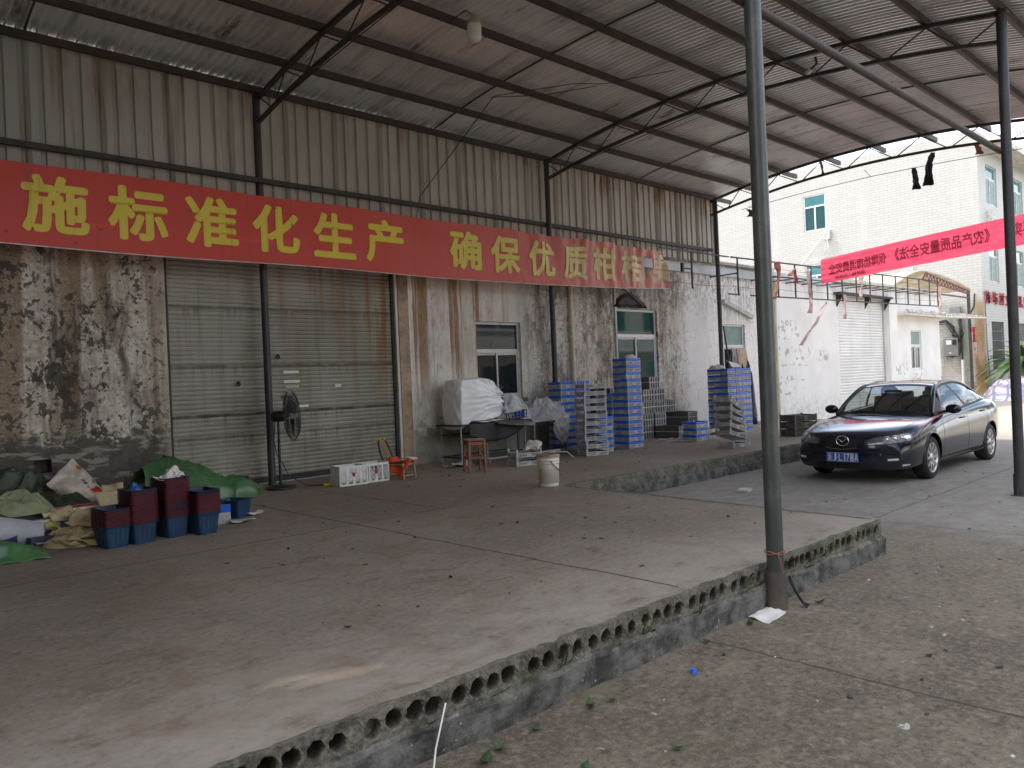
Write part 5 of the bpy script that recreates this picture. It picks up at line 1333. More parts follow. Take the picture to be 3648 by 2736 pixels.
US = [0, .035, .10, .2, .35, .52, .7, .88, 1.07, 1.26, 1.42, 1.58, 1.75, 1.95, 2.2, 2.45, 2.62, 2.72, 2.82, 3.0, 3.2, 3.4, 3.55, 3.7, 3.88, 4.05, 4.22, 4.4, 4.58, 4.74, 4.86, 4.94, 4.98]
rows_ = []
n_ = len(ring(0))
def capring(u, sc_, du):
    q = ring(u); zs = [b for a, b in q]; zm = .5*(min(zs)+max(zs))
    return [(bow(u, a)+du, a*(1-.03*(1-sc_)), zm+(b-zm)*sc_) for a, b in q]
rows_.append(capring(0, .02, -.035)); rows_.append(capring(0, .5, -.035)); rows_.append(capring(0, .82, -.026)); rows_.append(capring(0, .95, -.012))
for u in US: rows_.append([(bow(u, a), a, b) for a, b in ring(u)])
rows_.append(capring(4.98, .9, .03)); rows_.append(capring(4.98, .5, .045)); rows_.append(capring(4.98, .02, .045))
vs = [p for r_ in rows_ for p in r_]; fs = []
for i in range(len(rows_)-1):
    for k in range(n_): fs.append((i*n_+k, i*n_+(k+1) % n_, (i+1)*n_+(k+1) % n_, (i+1)*n_+k))
me = bpy.data.meshes.new('tmp'); me.from_pydata(vs, [], fs); tmp = bpy.data.objects.new('tmp', me); COL.objects.link(tmp)
ms = tmp.modifiers.new('s', 'SUBSURF'); ms.levels = 2
me2 = bpy.data.meshes.new_from_object(tmp.evaluated_get(bpy.context.evaluated_depsgraph_get()))
bpy.data.objects.remove(tmp)
bm = bmesh.new(); bm.from_mesh(me2); bmesh.ops.recalc_face_normals(bm, faces=bm.faces)
AX = [(1.07, .315), (3.89, .315)]; AR = .372
def arch_d(co): return min(math.hypot(co.x-a, co.z-z) for a, z in AX)
bvh = BVHTree.FromBMesh(bm)
# wheel arches
kill = [f for f in bm.faces if abs(f.calc_center_median().y) > .45 and arch_d(f.calc_center_median()) < AR]
bmesh.ops.delete(bm, geom=kill, context='FACES')
for v in bm.verts:
    if any(len(e.link_faces) == 1 for e in v.link_edges) and abs(v.co.y) > .45:
        for a, z in AX:
            d = math.hypot(v.co.x-a, v.co.z-z)
            if d < AR+.12 and d > 1e-4 and v.co.z > .25 and abs(v.co.y) > .68:
                v.co.x = a+(v.co.x-a)*AR/d; v.co.z = z+(v.co.z-z)*AR/d
# doors and bonnet become parts of their own
def pull(test, name, keep=False):
    sel = [f for f in bm.faces if test(f.calc_center_median())]
    idx = {}; V = []; Fc = []
    for f in sel:
        q = []
        for v in f.verts:
            if v.index not in idx: idx[v.index] = len(V); V.append(v.co.copy())
            q.append(idx[v.index])
        Fc.append(q)
    bmesh.ops.delete(bm, geom=sel, context='FACES')
    bm.verts.index_update()
    return V, Fc
def emit(V, Fc, name, mat, parent=car, sm=True, **kw):
    m = MB(); m.add([(CX+v[0], CY+v[1], v[2]) for v in V], Fc, sm); return m.build(name, mat, parent, **kw)
bm.verts.index_update()
fd = {}
for sgn in (-1, 1):
    for nm, ua, ub in (('door', 1.60, 2.72), ('door', 2.72, 3.68)):
        V, Fc = pull(lambda c: c.y*sgn > .5 and ua < c.x < ub and .27 < c.z and arch_d(c) > AR+.05 and abs(c.y) > .80, nm)
        d = emit(V, Fc, 'door', 'paint'); fd[(sgn, ua)] = d
V, Fc = pull(lambda c: .10 < c.x < 1.42 and abs(c.y) < .66-.08*max(0, .5-c.x) and c.z > .68, 'bonnet'); bonnet = emit(V, Fc, 'bonnet', 'paint')
V, Fc = pull(lambda c: 4.25 < c.x < 4.93 and abs(c.y) < .62 and c.z > .9, 'boot'); emit(V, Fc, 'boot_lid', 'paint')
# cut the cabin opening
V, Fc = pull(lambda c: 1.50 < c.x < 4.0 and c.z > .93 and abs(c.y) < .70, 'x')
V = [v.co.copy() for v in bm.verts]; Fc = [[v.index for v in f.verts] for f in bm.faces]
bm.free()
body = emit(V, Fc, 'body', 'paint')
m = MB()
def L(p): return (CX+p[0], CY+p[1], p[2])
def onbody(o, d, off=.004):
    loc, nrm, i, ds = bvh.ray_cast(Vector(o), Vector(d).normalized(), 5)
    if loc is None: return None
    if nrm.dot(Vector(d)) > 0: nrm = -nrm
    return loc+nrm*off
def seamline(pts, r_=.0035):
    q = [onbody(o, d, -.001) for o, d in pts]; q = [p for p in q if p]
    if len(q) > 1: m.tube([L(p) for p in q], r_, 5)
for sgn in (-1, 1):
    for u in (1.60, 2.72, 3.68):
        zt_ = .93+(u-1.6)*.045
        seamline([((u-.04*(1-(z-.3)/.65 if u < 2 else 0)+(0 if u < 3.5 else .30*max(0, (z-.62))-.0), sgn*2, z), (0, -sgn, 0)) for z in [.28+(zt_-.28)*i/12 for i in range(13)] if not (u > 3.5 and z < .60)])
    seamline([((u, sgn*2, .275), (0, -sgn, 0)) for u in [1.6+i*.1 for i in range(19)]])
    seamline([((.12+i*.1, sgn*(.60+.10*min(1, i/6)), 2), (0, 0, -1)) for i in range(14)])
seamline([((.10, v, 2), (0, 0, -1)) for v in [-.6+i*.1 for i in range(13)]])
m.build('panel_gap', 'trim', body)
# arch lips and liners
for sgn in (-1, 1):
    for a, z in AX:
        lp_ = MB(); pts = []
        for k in range(25):
            t = R(-18)+R(216)*k/24
            x_, z_ = a+AR*math.cos(t), z+AR*math.sin(t)
            p = bvh.ray_cast(Vector((x_, sgn*2, z_)), Vector((0, -sgn, 0)), 5)[0]
            if p and z_ > .22: pts.append(L((x_, p.y, z_)))
        lp_.tube(pts, .012, 6); lp_.build('arch_lip', 'paint', body)
        li = MB()
        def lf(u, v, a=a, z=z, sgn=sgn):
            t = R(-20)+R(220)*u; return L((a+(AR+.005)*math.cos(t), sgn*(.845-.35*v), z+(AR+.005)*math.sin(t)))
        li.grid(lf, 24, 2); li.grid(lambda u, v, a=a, z=z, sgn=sgn: L((a+(AR+.005)*math.cos(R(-20)+R(220)*u)*v, sgn*.495, z+(AR+.005)*math.sin(R(-20)+R(220)*u)*v)), 24, 2)
        li.build('wheel_well', 'intake', body)
m = MB(); m.bx(CX+.5, CX+4.5, CY-.62, CY+.62, .17, .20); m.build('underbody', 'intake', body)
# ---- greenhouse: guiding curves (u, v, z); near side has v < 0
def catm(pts, t):
    n = len(pts)-1; k = min(int(t*n), n-1); f = t*n-k
    p = [Vector(pts[max(0, min(n, k+i))]) for i in (-1, 0, 1, 2)]
    return .5*((2*p[1])+(-p[0]+p[2])*f+(2*p[0]-5*p[1]+4*p[2]-p[3])*f*f+(-p[0]+3*p[1]-3*p[2]+p[3])*f**3)
RAIL = [(1.52, -.735, .935), (1.82, -.655, 1.165), (2.16, -.575, 1.345), (2.55, -.552, 1.40), (2.95, -.55, 1.41), (3.35, -.558, 1.37), (3.75, -.59, 1.255), (4.12, -.63, 1.115), (4.30, -.66, 1.06)]
BELT = [(1.52, -.76, .905), (1.9, -.80, .925), (2.4, -.808, .95), (2.9, -.80, .985), (3.4, -.785, 1.02), (3.8, -.765, 1.045), (4.30, -.70, 1.05)]
def rail(t): return catm(RAIL, t)
def belt(t): return catm(BELT, t)
def at_u(fn, u):
    a, b = 0., 1.
    for _ in range(40):
        c_ = (a+b)/2
        if fn(c_).x < u: a = c_
        else: b = c_
    return fn((a+b)/2)
def mir(p, s_): return Vector((p[0], p[1]*s_, p[2]))
def wtop(v): return Vector((2.16+.09*(1-(v/.575)**2)-.02, v, 1.345+.035*(1-(v/.575)**2)))
def ws(u, v):
    # u across -1..1, v up 0..1
    bot = Vector((1.52-.17*(1-u*u), .735*u, .935+.018*(1-u*u))); top = Vector((2.16+.055*(1-u*u), .575*u, 1.345+.03*(1-u*u)))
    p = bot.lerp(top, v); k = math.sin(v*math.pi)*.022; return Vector((p.x-k*.5, p.y, p.z+k))
def roofp(u, v):
    t0, t1 = .25, .64
    r_ = rail(t0+(t1-t0)*u); e = r_.y; x = abs(v)
    bulge = .036*(1-v*v)
    xx = r_.x+(.055*(1-v*v) if u < .01 else .055*(1-v*v)*(1-u)+(.06*(1-v*v))*u)
    return Vector((xx, abs(e)*v, r_.z+bulge*(1 if u > 0 else .84)))
m = MB(); m.grid(lambda u, v: L(roofp(u, 2*v-1)), 26, 24); rf = m.build('roof', 'paint', car)
m = MB(); m.grid(lambda u, v: L(ws((2*u-1)*.955, .03+.93*v)), 28, 14); m.build('windscreen', 'car_glass', car)
m = MB()
for (a, b) in (((-1, 0), (1, 0)),):
    m.grid(lambda u, v: L(ws(2*u-1, -.03+.08*v)+Vector((-.002, 0, .003))), 24, 2); m.grid(lambda u, v: L(ws(2*u-1, .95+.055*v)+Vector((-.001, 0, .003))), 24, 2)
    for s_ in (-1, 1): m.grid(lambda u, v, s_=s_: L(ws(s_*(.94+.03*u), v)+Vector((-.002, s_*.001, .003))), 2, 12)
m.build('screen_border', 'trim', car)
def rearp(u, v):
    t0 = .64; top = rail(t0); bot = rail(.97)
    t = t0+(.97-t0)*v; r_ = rail(t); return Vector((r_.x+.08*(1-u*u)*(1-.3*v), abs(r_.y)*u, r_.z+.036*(1-u*u)*(1-v)+.02*(1-u*u)*v))
m = MB(); m.grid(lambda u, v: L(rearp((2*u-1)*.93, .04+.92*v)), 20, 14); m.build('rear_screen', 'car_glass', car)
# side: surface between rail and belt
def sidep(u, s_, off=0.):
    """point at length u and height fraction s_ from belt to rail"""
    a = at_u(belt, u); b = at_u(rail, u); p = a.lerp(b, s_); k = math.sin(s_*math.pi)*.022
    return Vector((p.x, p.y-k-off, p.z))
for s_ in (-1, 1):
    m = MB(); m.tube([L(mir(rail(t/30)+Vector((0, -.004, 0)), -s_*1 if s_ > 0 else 1)) for t in range(31)], [.028+.006*math.sin(t/30*3.1) for t in range(31)], 8); sg = -s_ if s_ > 0 else 1
    pil = m.build('roof_rail', 'paint', car)
    sgn = 1 if s_ < 0 else -1
    def frame(u0, u1, a0, a1): m.grid(lambda u, v: L(mir(sidep(u0+(u1-u0)*u, a0+(a1-a0)*v), sgn)), 8, 6)
    # body side between the belt and the rail where there is no glass
    m = MB(); m.grid(lambda u, v: L(mir(sidep(1.53+.40*u, v*(1.0)), sgn)), 8, 6); m.build('front_pillar', 'trim', car)
    m = MB(); m.grid(lambda u, v: L(mir(sidep(3.72+.56*u, v), sgn)), 10, 6)
    m.build('quarter_panel', 'paint', car)
    def win(ua, ub, ta, tb, lo=.07, hi=.88, sl0=0., sl1=0.):
        def fn(u, v):
            hh = lo+(hi-lo)*v
            x0 = ua+sl0*v; x1 = ub+sl1*v
            return L(mir(sidep(x0+(x1-x0)*u, hh, .002), sgn))
        q = MB(); q.grid(fn, 14, 8); return q.build('side_window', 'car_tint', car)
    win(1.66, 2.80, 0, 0, sl0=.48, sl1=-.22); win(2.90, 3.58, 0, 0, sl0=-.22, sl1=-.12); win(3.62, 3.84, 0, 0, .08, .72, sl0=-.10, sl1=-.06)
    m = MB()
    m.grid(lambda u, v: L(mir(sidep((2.80-.22*v)+.10*u, .04+.86*v, .001), sgn)), 4, 8)
    m.grid(lambda u, v: L(mir(sidep((3.58-.12*v)+.045*u, .04+.86*v, .001), sgn)), 3, 8)
    m.grid(lambda u, v: L(mir(sidep(1.62+2.25*u, .0+.065*v, .004), sgn)), 30, 2)
    m.grid(lambda u, v: L(mir(sidep(1.55+2.2*u, .885+.07*v, .003), sgn)), 30, 2)
    m.grid(lambda u, v: L(mir(sidep((1.60+.48*v)+.07*u, .03+.86*v, .001), sgn)), 4, 8)
    m.build('window_frame', 'trim', car)
    mi = MB()
    def mf(u, v):
        a = u*2*math.pi; ph = (v-.5)*math.pi; r_ = math.cos(ph)
        x = -.055*math.sin(ph)*1.0; y = .115*r_*math.cos(a); z = .075*r_*math.sin(a)
        return L(mir(Vector((1.80+x*(1.2 if x < 0 else .7), -.955+y, 1.00+z+.012*y*8*.1)), sgn))
    mi.grid(mf, 20, 12); mr = mi.build('wing_mirror', 'paint', car)
    mi = MB(); mi.beam(L(mir((1.83, -.80, .955), sgn)), L(mir((1.82, -.88, .965), sgn)), .06, .035); mi.build('mirror_arm', 'trim', mr)
    for ua, hu, hz in ((1.60, 2.50, .825), (2.72, 3.53, .875)):
        q = MB(); pts = []
        for k in range(7):
            o = onbody((hu-.11+.22*k/6, -2*sgn if sgn > 0 else 2, hz+.008*k/6), (0, sgn if sgn > 0 else -1, 0), .012+.016*math.sin(math.pi*k/6))
            if o: pts.append(L(o))
        if len(pts) > 2: q.tube(pts, .013, 8)
        q.build('door_handle', 'paint', fd[(-1 if sgn > 0 else 1, ua)])
# cabin
m = MB()
m.bx(CX+1.55, CX+4.1, CY-.66, CY+.66, .55, .60); m.build('floor_pan', 'intake', car)
m = MB(); m.grid(lambda u, v: L((1.45+.40*u, (v-.5)*1.36, .93-.02*u+.02*math.sin(v*9)*u)), 6, 10); m.bx(CX+1.80, CX+1.9, CY-.68, CY+.68, .7, .92); m.build('dashboard', 'trim', car)
m = MB(); m.lathe([(.165+.014*math.cos(k*.785), .014*math.sin(k*.785)) for k in range(9)], 22, L((2.0, -.36, .90)), Matrix.Rotation(R(-68), 3, 'Y')); m.build('steering_wheel', 'trim', car)
for (sx, sy, wd) in ((2.50, -.36, .44), (2.50, .36, .44)):
    m = MB(); m.box(L((sx+.13, sy, .88)), (.13, wd, .62), M=Matrix.Rotation(R(14), 3, 'Y')); m.box(L((sx+.24, sy, 1.255)), (.09, .26, .17), M=Matrix.Rotation(R(10), 3, 'Y')); m.box(L((sx-.12, sy, .62)), (.5, wd, .14)); m.build('front_seat', 'seat_cloth', car, bev=.045)
m = MB(); m.box(L((3.52, 0, .86)), (.14, 1.26, .55), M=Matrix.Rotation(R(20), 3, 'Y'))
for y in (-.38, 0, .38): m.box(L((3.64, y, 1.17)), (.08, .24, .13))
m.build('rear_seat', 'seat_cloth', car, bev=.04)
m = MB(); m.bx(CX+1.98, CX+2.02, CY-.13, CY+.13, 1.24, 1.30); m.build('inner_mirror', 'trim', car)
m = MB()
for k in (0, 1): m.beam(L(ws(-.75+.65*k, .03)+Vector((-.02, 0, .015))), L(ws(-.05+.75*k, .06)+Vector((-.02, 0, .016))), .016, .012)
m.build('wiper', 'trim', car)
m = MB()
for v in (-.28, .30): m.lathe([(.012, 0), (.010, .008), (0, .010)], 8, L((1.22, v, .929+.002)))
m.build('washer_jet', 'trim', bonnet)
# ---- front: patches laid on the bumper by rays towards the middle of the nose
def patch(name, mat, fn, nu, nv, off=.004, parent=car):
    q = MB(); V = []; ok = True
    for i in range(nu+1):
        for j in range(nv+1):
            ang, z = fn(i/nu, j/nv); o = Vector((1.3-3*math.cos(ang), -3*math.sin(ang), z)); p = onbody(o, Vector((1.3, 0, z))-o, off)
            V.append(L(p) if p else None)
    F2 = []
    for i in range(nu):
        for j in range(nv):
            a = i*(nv+1)+j; f = (a, a+nv+1, a+nv+2, a+1)
            if all(V[k] is not None for k in f): F2.append(f)
    V = [v if v is not None else (CX+1, CY, .5) for v in V]
    q.add(V, F2, True); return q.build(name, mat, parent)
def hl_f(sgn, u0, u1, grow=0.):
    def fn(u, v):
        t = u0+(u1-u0)*u; ang = sgn*(.275+.50*t)
        lo = .590+.040*t*t-grow-.012*(1-t); hi = .640+.110*max(0, t)**.75-.034*t**3+grow
        if t > .93: lo += .02*(t-.93)/.07; hi -= .02*(t-.93)/.07
        return ang, lo+(hi-lo)*v
    return fn
for sgn in (1, -1):
    hl_ = patch('headlight', 'lamp_glass', hl_f(sgn, 0, 1), 26, 8, .006)
    patch('lamp_bezel', 'trim', hl_f(sgn, -.06, 1.03, .010), 26, 8, .003, hl_)
    for t, rd in ((.38, .046), (.56, .048), (.72, .046)):
        ang, z = hl_f(sgn, 0, 1)(t, .5); o = Vector((1.3-3*math.cos(ang), -3*math.sin(ang), z)); dr_ = (Vector((1.3, 0, z))-o).normalized(); p = onbody(o, dr_, .010)
        if p is None: continue
        rr = MB(); zax = -dr_; sx = Vector((0, 0, 1)).cross(zax).normalized(); uy = zax.cross(sx); Mm = Matrix((sx, uy, zax)).transposed()
        rr.lathe([(rd, -.004), (rd, .002), (rd*.80, .003), (rd*.78, -.002)], 18, L(p), Mm); rr.lathe([(rd*.55, 0), (rd*.4, .006), (0, .008)], 14, L(p), Mm); rr.build('lamp_ring', 'reflector', hl_)

    patch('indicator_glass', 'reflector', lambda u, v, sgn=sgn: (sgn*(.66+.085*u), .645+.010*u+.045*v*(1-.5*u)), 8, 4, .009, hl_)
    patch('fog_lamp', 'alu_white', lambda u, v, sgn=sgn: (sgn*(.465+.105*u), .345+.028*v+.008*u), 10, 3, .008)
    patch('fog_recess', 'intake', lambda u, v, sgn=sgn: (sgn*(.44+.15*u), .325+.075*v), 10, 4, .004)
    patch('bumper_reflector', 'alu', lambda u, v, sgn=sgn: (sgn*(.61+.10*u), .262+.03*v*(1-.5*u)+.012*u), 8, 3, .006)
patch('grille', 'intake', lambda u, v: ((u-.5)*.42*(1-.25*(1-v)), .535+.12*v+.0*u), 24, 8, .004)
patch('grille_edge', 'chrome', lambda u, v: ((u-.5)*.34, .50+.010*v+.035*abs(u-.5)**1.5*2), 24, 2, .007)
patch('lower_intake', 'intake', lambda u, v: ((u-.5)*.62, .235+.085*v), 24, 4, .004)
pf = CX-.052
m = MB(); m.bx(pf-.012, pf-.002, CY-.02-.235, CY-.02+.235, .325, .460); npl = m.build('number_plate', 'plate_blue', car)
m = MB()
for ch, a, b in (('浙', .215, .155), ('J', .135, .085), ('·', .072, .062), ('L', .05, .0), ('1', -.028, -.046), ('7', -.062, -.108), ('8', -.12, -.168), ('A', -.180, -.232)):
    v, f = text2d(ch, .018); h0, h1 = (.338, .447) if ch != '·' else (.386, .398)
    m.add([(pf-.0135-.0003*p[2], CY-.02+a+(b-a)*p[0], h0+(h1-h0)*p[1]) for p in v], f)
m.bx(pf-.0135, pf-.0125, CY-.245, CY+.205, .330, .333); m.bx(pf-.0135, pf-.0125, CY-.245, CY+.205, .452, .455)
m.build('plate_number', 'white_plastic', npl)
# round badge with wings
bz, bx_ = .632, CX-.045
m = MB(); m.tube([(bx_-.012, CY-.03+.092*math.cos(2*math.pi*k/32), bz+.071*math.sin(2*math.pi*k/32)) for k in range(33)], .0085, 6, cap=False); bd = m.build('badge', 'chrome', car)
m = MB()
for s_ in (-1, 1): m.tube([(bx_-.014, CY-.03+s_*.082, bz+.022), (bx_-.016, CY-.03+s_*.05, bz+.020), (bx_-.016, CY-.03+s_*.028, bz+.004), (bx_-.016, CY-.03, bz-.020)], [.006, .009, .0085, .007], 6)
m.build('badge_wings', 'chrome', bd)
# wheels
def make_wheel():
    t = MB(); rt_, wd = .315, .215
    t.lathe([(.215, -.5*wd+.01), (.235, -.5*wd), (.285, -.5*wd), (.307, -.5*wd+.022), (rt_, -.5*wd+.05), (rt_, .5*wd-.05), (.307, .5*wd-.022), (.285, .5*wd), (.235, .5*wd), (.215, .5*wd-.01)], 44)
    r_ = MB(); r_.lathe([(.222, .088), (.226, .10), (.215, .104), (.205, .085), (.20, -.07), (.21, -.09)], 44)
    for k in range(10):
        a = 2*math.pi*k/10; c_, s2 = math.cos(a), math.sin(a)
        wi, wo = .026, .040
        pts = []
        for rr_, ww, zz in ((.045, wi*.75, .082), (.12, wi, .092), (.207, wo*.62, .094)):
            for sg in (-1, 1): pts.append((rr_*c_-sg*ww*s2*.8, rr_*s2+sg*ww*c_*.8, zz))
        r_.add(pts+[(x, y, z-.03) for x, y, z in pts], [(0, 2, 3, 1), (2, 4, 5, 3), (0, 6, 8, 2), (2, 8, 10, 4), (1, 3, 9, 7), (3, 5, 11, 9)])
    r_.lathe([(.062, .065), (.060, .095), (.03, .10), (0, .10)], 20)
    d = MB(); d.lathe([(0, .02), (.15, .02), (.155, .03), (.155, .01)], 24); d.lathe([(0, -.085), (.21, -.085), (.21, -.08)], 24)
    return t, r_, d
for sgn in (-1, 1):
    for a, z in AX:
        t, r_, d = make_wheel(); Mm = Matrix.Rotation(R(90) if sgn < 0 else R(-90), 3, 'X')
        for q in (t, r_, d): q.v = [tuple(Mm @ Vector(v)+Vector(L((a, sgn*.775, z)))) for v in q.v]
        wh_ = t.build('wheel', 'rubber', car); r_.build('rim', 'alloy', wh_); d.build('brake_disc', 'dust', wh_)
m = MB()
for sgn in (-1, 1): m.grid(lambda u, v, sgn=sgn: L((1.46+2.0*u, sgn*(.875+.012*v), .215+.02*u-.03*v*0+.035*v)), 20, 2)
m.build('sill_trim', 'trim', car)

# ---------------------------------------------------------------- baskets and rubbish on the left
def basket_proto():
    m = MB(); H = .20
    def side(z): k = z/H; return (.095+.022*k, .145+.022*k)
    def rr(z, off=0., n=5):
        a, b = side(z); a += off; b += off; r_ = .03; pts = []
        for cx_, cy_, s0 in ((a-r_, b-r_, 0), (-(a-r_), b-r_, 90), (-(a-r_), -(b-r_), 180), (a-r_, -(b-r_), 270)):
            for k in range(n): t_ = R(s0+90*k/(n-1)); pts.append((cx_+r_*math.cos(t_), cy_+r_*math.sin(t_), z))
        return pts
    lv = [rr(0), rr(.10), rr(H-.010), rr(H-.010, .013), rr(H, .015), rr(H, -.004), rr(.11, -.005), rr(.006, -.005)]
    n = len(lv[0]); fs = []
    for i in range(len(lv)-1):
        for k in range(n): fs.append((i*n+k, i*n+(k+1) % n, (i+1)*n+(k+1) % n, (i+1)*n+k))
    fs.append(list(range(n))[::-1]); fs.append([(len(lv)-1)*n+k for k in range(n)])
    m.add([p for l in lv for p in l], fs)
    t_b = m
    for y in (-1, 1):
        for k in range(4):
            x = -.06+.04*k; m.beam((x, y*.147, .01), (x*1.15, y*.166, .185), .008, .006, up=(0, 1, 0))
    for x in (-1, 1):
        for k in range(5):
            y = -.1+.05*k; m.beam((x*.097, y, .01), (x*.116, y*1.1, .185), .006, .008, up=(1, 0, 0))
    return tag(m.build('nesting_basket', 'maroon'), 'x', 'basket')
bkp = basket_proto()
def basket_variant(mat):
    c = bkp.copy(); c.data = c.data.copy(); c.data.materials.clear(); c.data.materials.append(MAT[mat]); COL.objects.link(c); return c
bkb = basket_variant('blue_basket'); bkn = basket_variant('navy')
GK = 'nested plastic baskets'; rnd = random.Random(31)
def bstack(x, y, cols, rz, desc, pitch=.0185):
    n = len(cols); z = P
    for k, cc in enumerate(cols):
        pos = 'bottom' if k == 0 else 'top' if k == n-1 else nth(n-k)
        word = {'m': 'maroon', 'b': 'blue', 'n': 'navy'}[cc]
        lab = f'{pos} {word} basket ' + ('of ' if pos in ('top', 'bottom') else 'down in ') + desc
        place({'m': bkp, 'b': bkb, 'n': bkn}[cc], (x+rnd.uniform(-.0012, .0012), y+rnd.uniform(-.0012, .0012), z), rz+rnd.uniform(-.004, .004), lab, GK)
        z += pitch
bstack(2.235, 7.98, 'b'+'m'*8+'n', R(4), 'the lowest nested stack nearest the yellow papers')
bstack(2.475, 7.98, 'b'+'m'*16+'n', R(3), 'the second nested stack with a blue packet on it')
bstack(2.80, 8.04, 'b'+'m'*5+'bm'+'m'*13+'n', R(5), 'the tallest nested stack with white papers')
bstack(3.06, 7.92, 'bb'+'m'*10+'nn', R(4), 'the nested stack nearest the blue and white carton')
bstack(3.68, 8.58, 'b', R(25), 'the single basket', )
place(bkb, (3.42, 8.66, P), R(20), 'single blue basket behind the blue and white packet', GK)
for o_ in scene.objects:
    if o_.get('label') == 'bottom blue basket of the single basket': o_['label'] = 'single blue basket standing alone on the open floor side of the rubbish'
def sheet_bent(name, c, a, b, rz, mat, label, cat, curl=.05, seed=0, tilt=(0, 0), sol=.004):
    m = MB(); M_ = Matrix.Rotation(rz, 3, 'Z') @ Matrix.Rotation(tilt[0], 3, 'X') @ Matrix.Rotation(tilt[1], 3, 'Y')
    def fn(u, v):
        x, y = (u-.5)*a, (v-.5)*b
        z = curl*n3(u*2+seed, v*2, seed)+curl*.8*(u-.5)**2*4*(1 if seed % 2 else .3)+.25*curl*n3(u*6, v*6, seed)
        return tuple(M_ @ Vector((x, y, z))+Vector(c))
    m.grid(fn, 12, 12); return tag(m.build(name, mat, solid=sol), label, cat)
sheet_bent('paper', (2.74, 7.99, P+.575), .18, .13, .5, 'paper', 'white paper curled up on the tallest basket stack', 'paper', .06, 3, (.35, -.3))
sheet_bent('paper', (2.86, 8.06, P+.60), .10, .15, 1.2, 'paper', 'white paper point sticking up from the tallest basket stack', 'paper', .05, 5, (.9, -.5))
wad('blue_packet', (2.44, 7.92, P+.47), (.07, .07), .10, 'blue_board', 'crumpled blue packet in the second basket stack', 'packet', 4)
wad('black_bag', (2.50, 8.08, P+.47), (.09, .07), .08, 'navy', 'dark plastic bag in the second basket stack', 'bag', 9)
cb = thing('packet_box', 'blue topped white carton between the last nested stack and the lone basket', 'carton', (3.42, 8.30, P)); cb.rotation_euler = (0, 0, R(-25))
m = MB(); m.bx(3.42-.09, 3.42+.09, 8.30-.07, 8.30+.07, P, P+.12); m.build('carton', 'pale_plastic', cb); m = MB(); m.bx(3.42-.092, 3.42+.092, 8.30-.072, 8.30+.072, P+.12, P+.19); m.build('carton_lid', 'blue_liner', cb)
sheet_bent('envelope', (3.57, 8.12, P+.025), .26, .13, R(-15), 'pale_plastic', 'grey postal packet flat on the floor by the lone blue basket', 'packet', .03, 2)
sheet_bent('paper', (3.88, 8.5, P+.02), .2, .12, R(10), 'paper', 'white scrap on the floor right of the lone blue basket', 'paper', .03, 7)
sheet_bent('paper', (2.93, 8.2, P+.02), .3, .12, R(80), 'paper', 'white scrap between the two right basket stacks', 'paper', .03, 8)
# green tarpaulin bundle
m = MB()
SP = [(3.28, 10.50, .28, .46), (3.60, 10.38, .30, .58), (3.92, 10.22, .31, .44), (4.24, 10.13, .29, .28), (4.54, 10.12, .22, .24), (4.72, 10.15, .06, .10)]
def tp(u, v):
    k = u*(len(SP)-1); i = min(int(k), len(SP)-2); f = k-i; f = f*f*(3-2*f)
    x, y, wd, h = (SP[i][q]*(1-f)+SP[i+1][q]*f for q in range(4))
    a = v*math.pi; ww = wd*(1+.15*n3(u*5, v*3, 1))
    z = h*max(0, math.sin(a))**.8*(1+.22*n3(u*4, v*4, 2))+.07*(.5-abs(n3(u*7+v*2, v*5, 3))*1.6)*math.sin(a)+.035*(.5-abs(n3(u*16, v*9, 4))*1.7)*math.sin(a)+.012*(.5-abs(n3(u*34, v*16, 4)))
    return (x+.05*n3(u*6, v*5, 5), y-ww*math.cos(a)*1.15, P+max(.004, z))
m.grid(tp, 70, 40); tag(m.build('tarpaulin', 'tarp'), 'bundled bright green tarpaulin lying against the grey shutter', 'tarpaulin')
def os_(u, v): return (3.28+.42*u, 10.72-.35*v+.04*n3(u*5, v*5), P+.02+.62*u**.7*(1-.35*v)+.05*n3(u*6, v*6, 2))
m = MB(); m.grid(os_, 18, 14); tag(m.build('sack', 'tarp_orange', solid=.006), 'orange sack sticking out left of the green tarpaulin', 'sack')
# crumpled white sack standing tilted against the wall
SA = [Vector((2.26, 10.55, .72)), Vector((2.61, 10.80, .985)), Vector((2.985, 10.72, .46)), Vector((2.54, 10.5, .42))]
def sackp(u, v, side=-1, off=0.):
    # u: from the open mouth to the closed base; v: across
    a = SA[0].lerp(SA[1], v); b = SA[3].lerp(SA[2], v); p = a.lerp(b, u)
    e = max(0, math.sin(math.pi*v))**.5*(.25+.75*min(1, u*3))*(1 if u < .85 else math.cos((u-.85)/.15*1.3))
    d = .11*e+.045*n3(u*3.2, v*3.2, 2)*e*1.6+.03*abs(n3(u*8+v*3, v*7, 3))*e
    p = p+Vector((.03*n3(u*3, v*3, 7), 0, .025*n3(u*4, v*4, 8)))
    return p+Vector((.15, -1, .25))*(d+off)*(1 if side < 0 else -.6)
m = MB(); m.grid(lambda u, v: sackp(u, v), 44, 40); m.grid(lambda u, v: sackp(u, v, 1), 20, 20)
sk = thing('sack', 'crumpled dirty white printed sack tilted against the peeling wall', 'sack', (2.7, 10.7, P)); m.build('sack_body', 'bag', sk)
m = MB(); m.grid(lambda u, v: sackp(.70+.22*u, .62+.30*v, -1, .004), 8, 8); m.build('red_print', 'red', sk)
m = MB()
def disc(cu_, cv_, r_):
    n = 14; ps = [sackp(cu_, cv_, -1, .006)]+[sackp(cu_+r_*math.cos(2*math.pi*k/n), cv_+r_*1.2*math.sin(2*math.pi*k/n), -1, .005) for k in range(n)]
    m.add(ps, [(0, 1+k, 1+(k+1) % n) for k in range(n)])
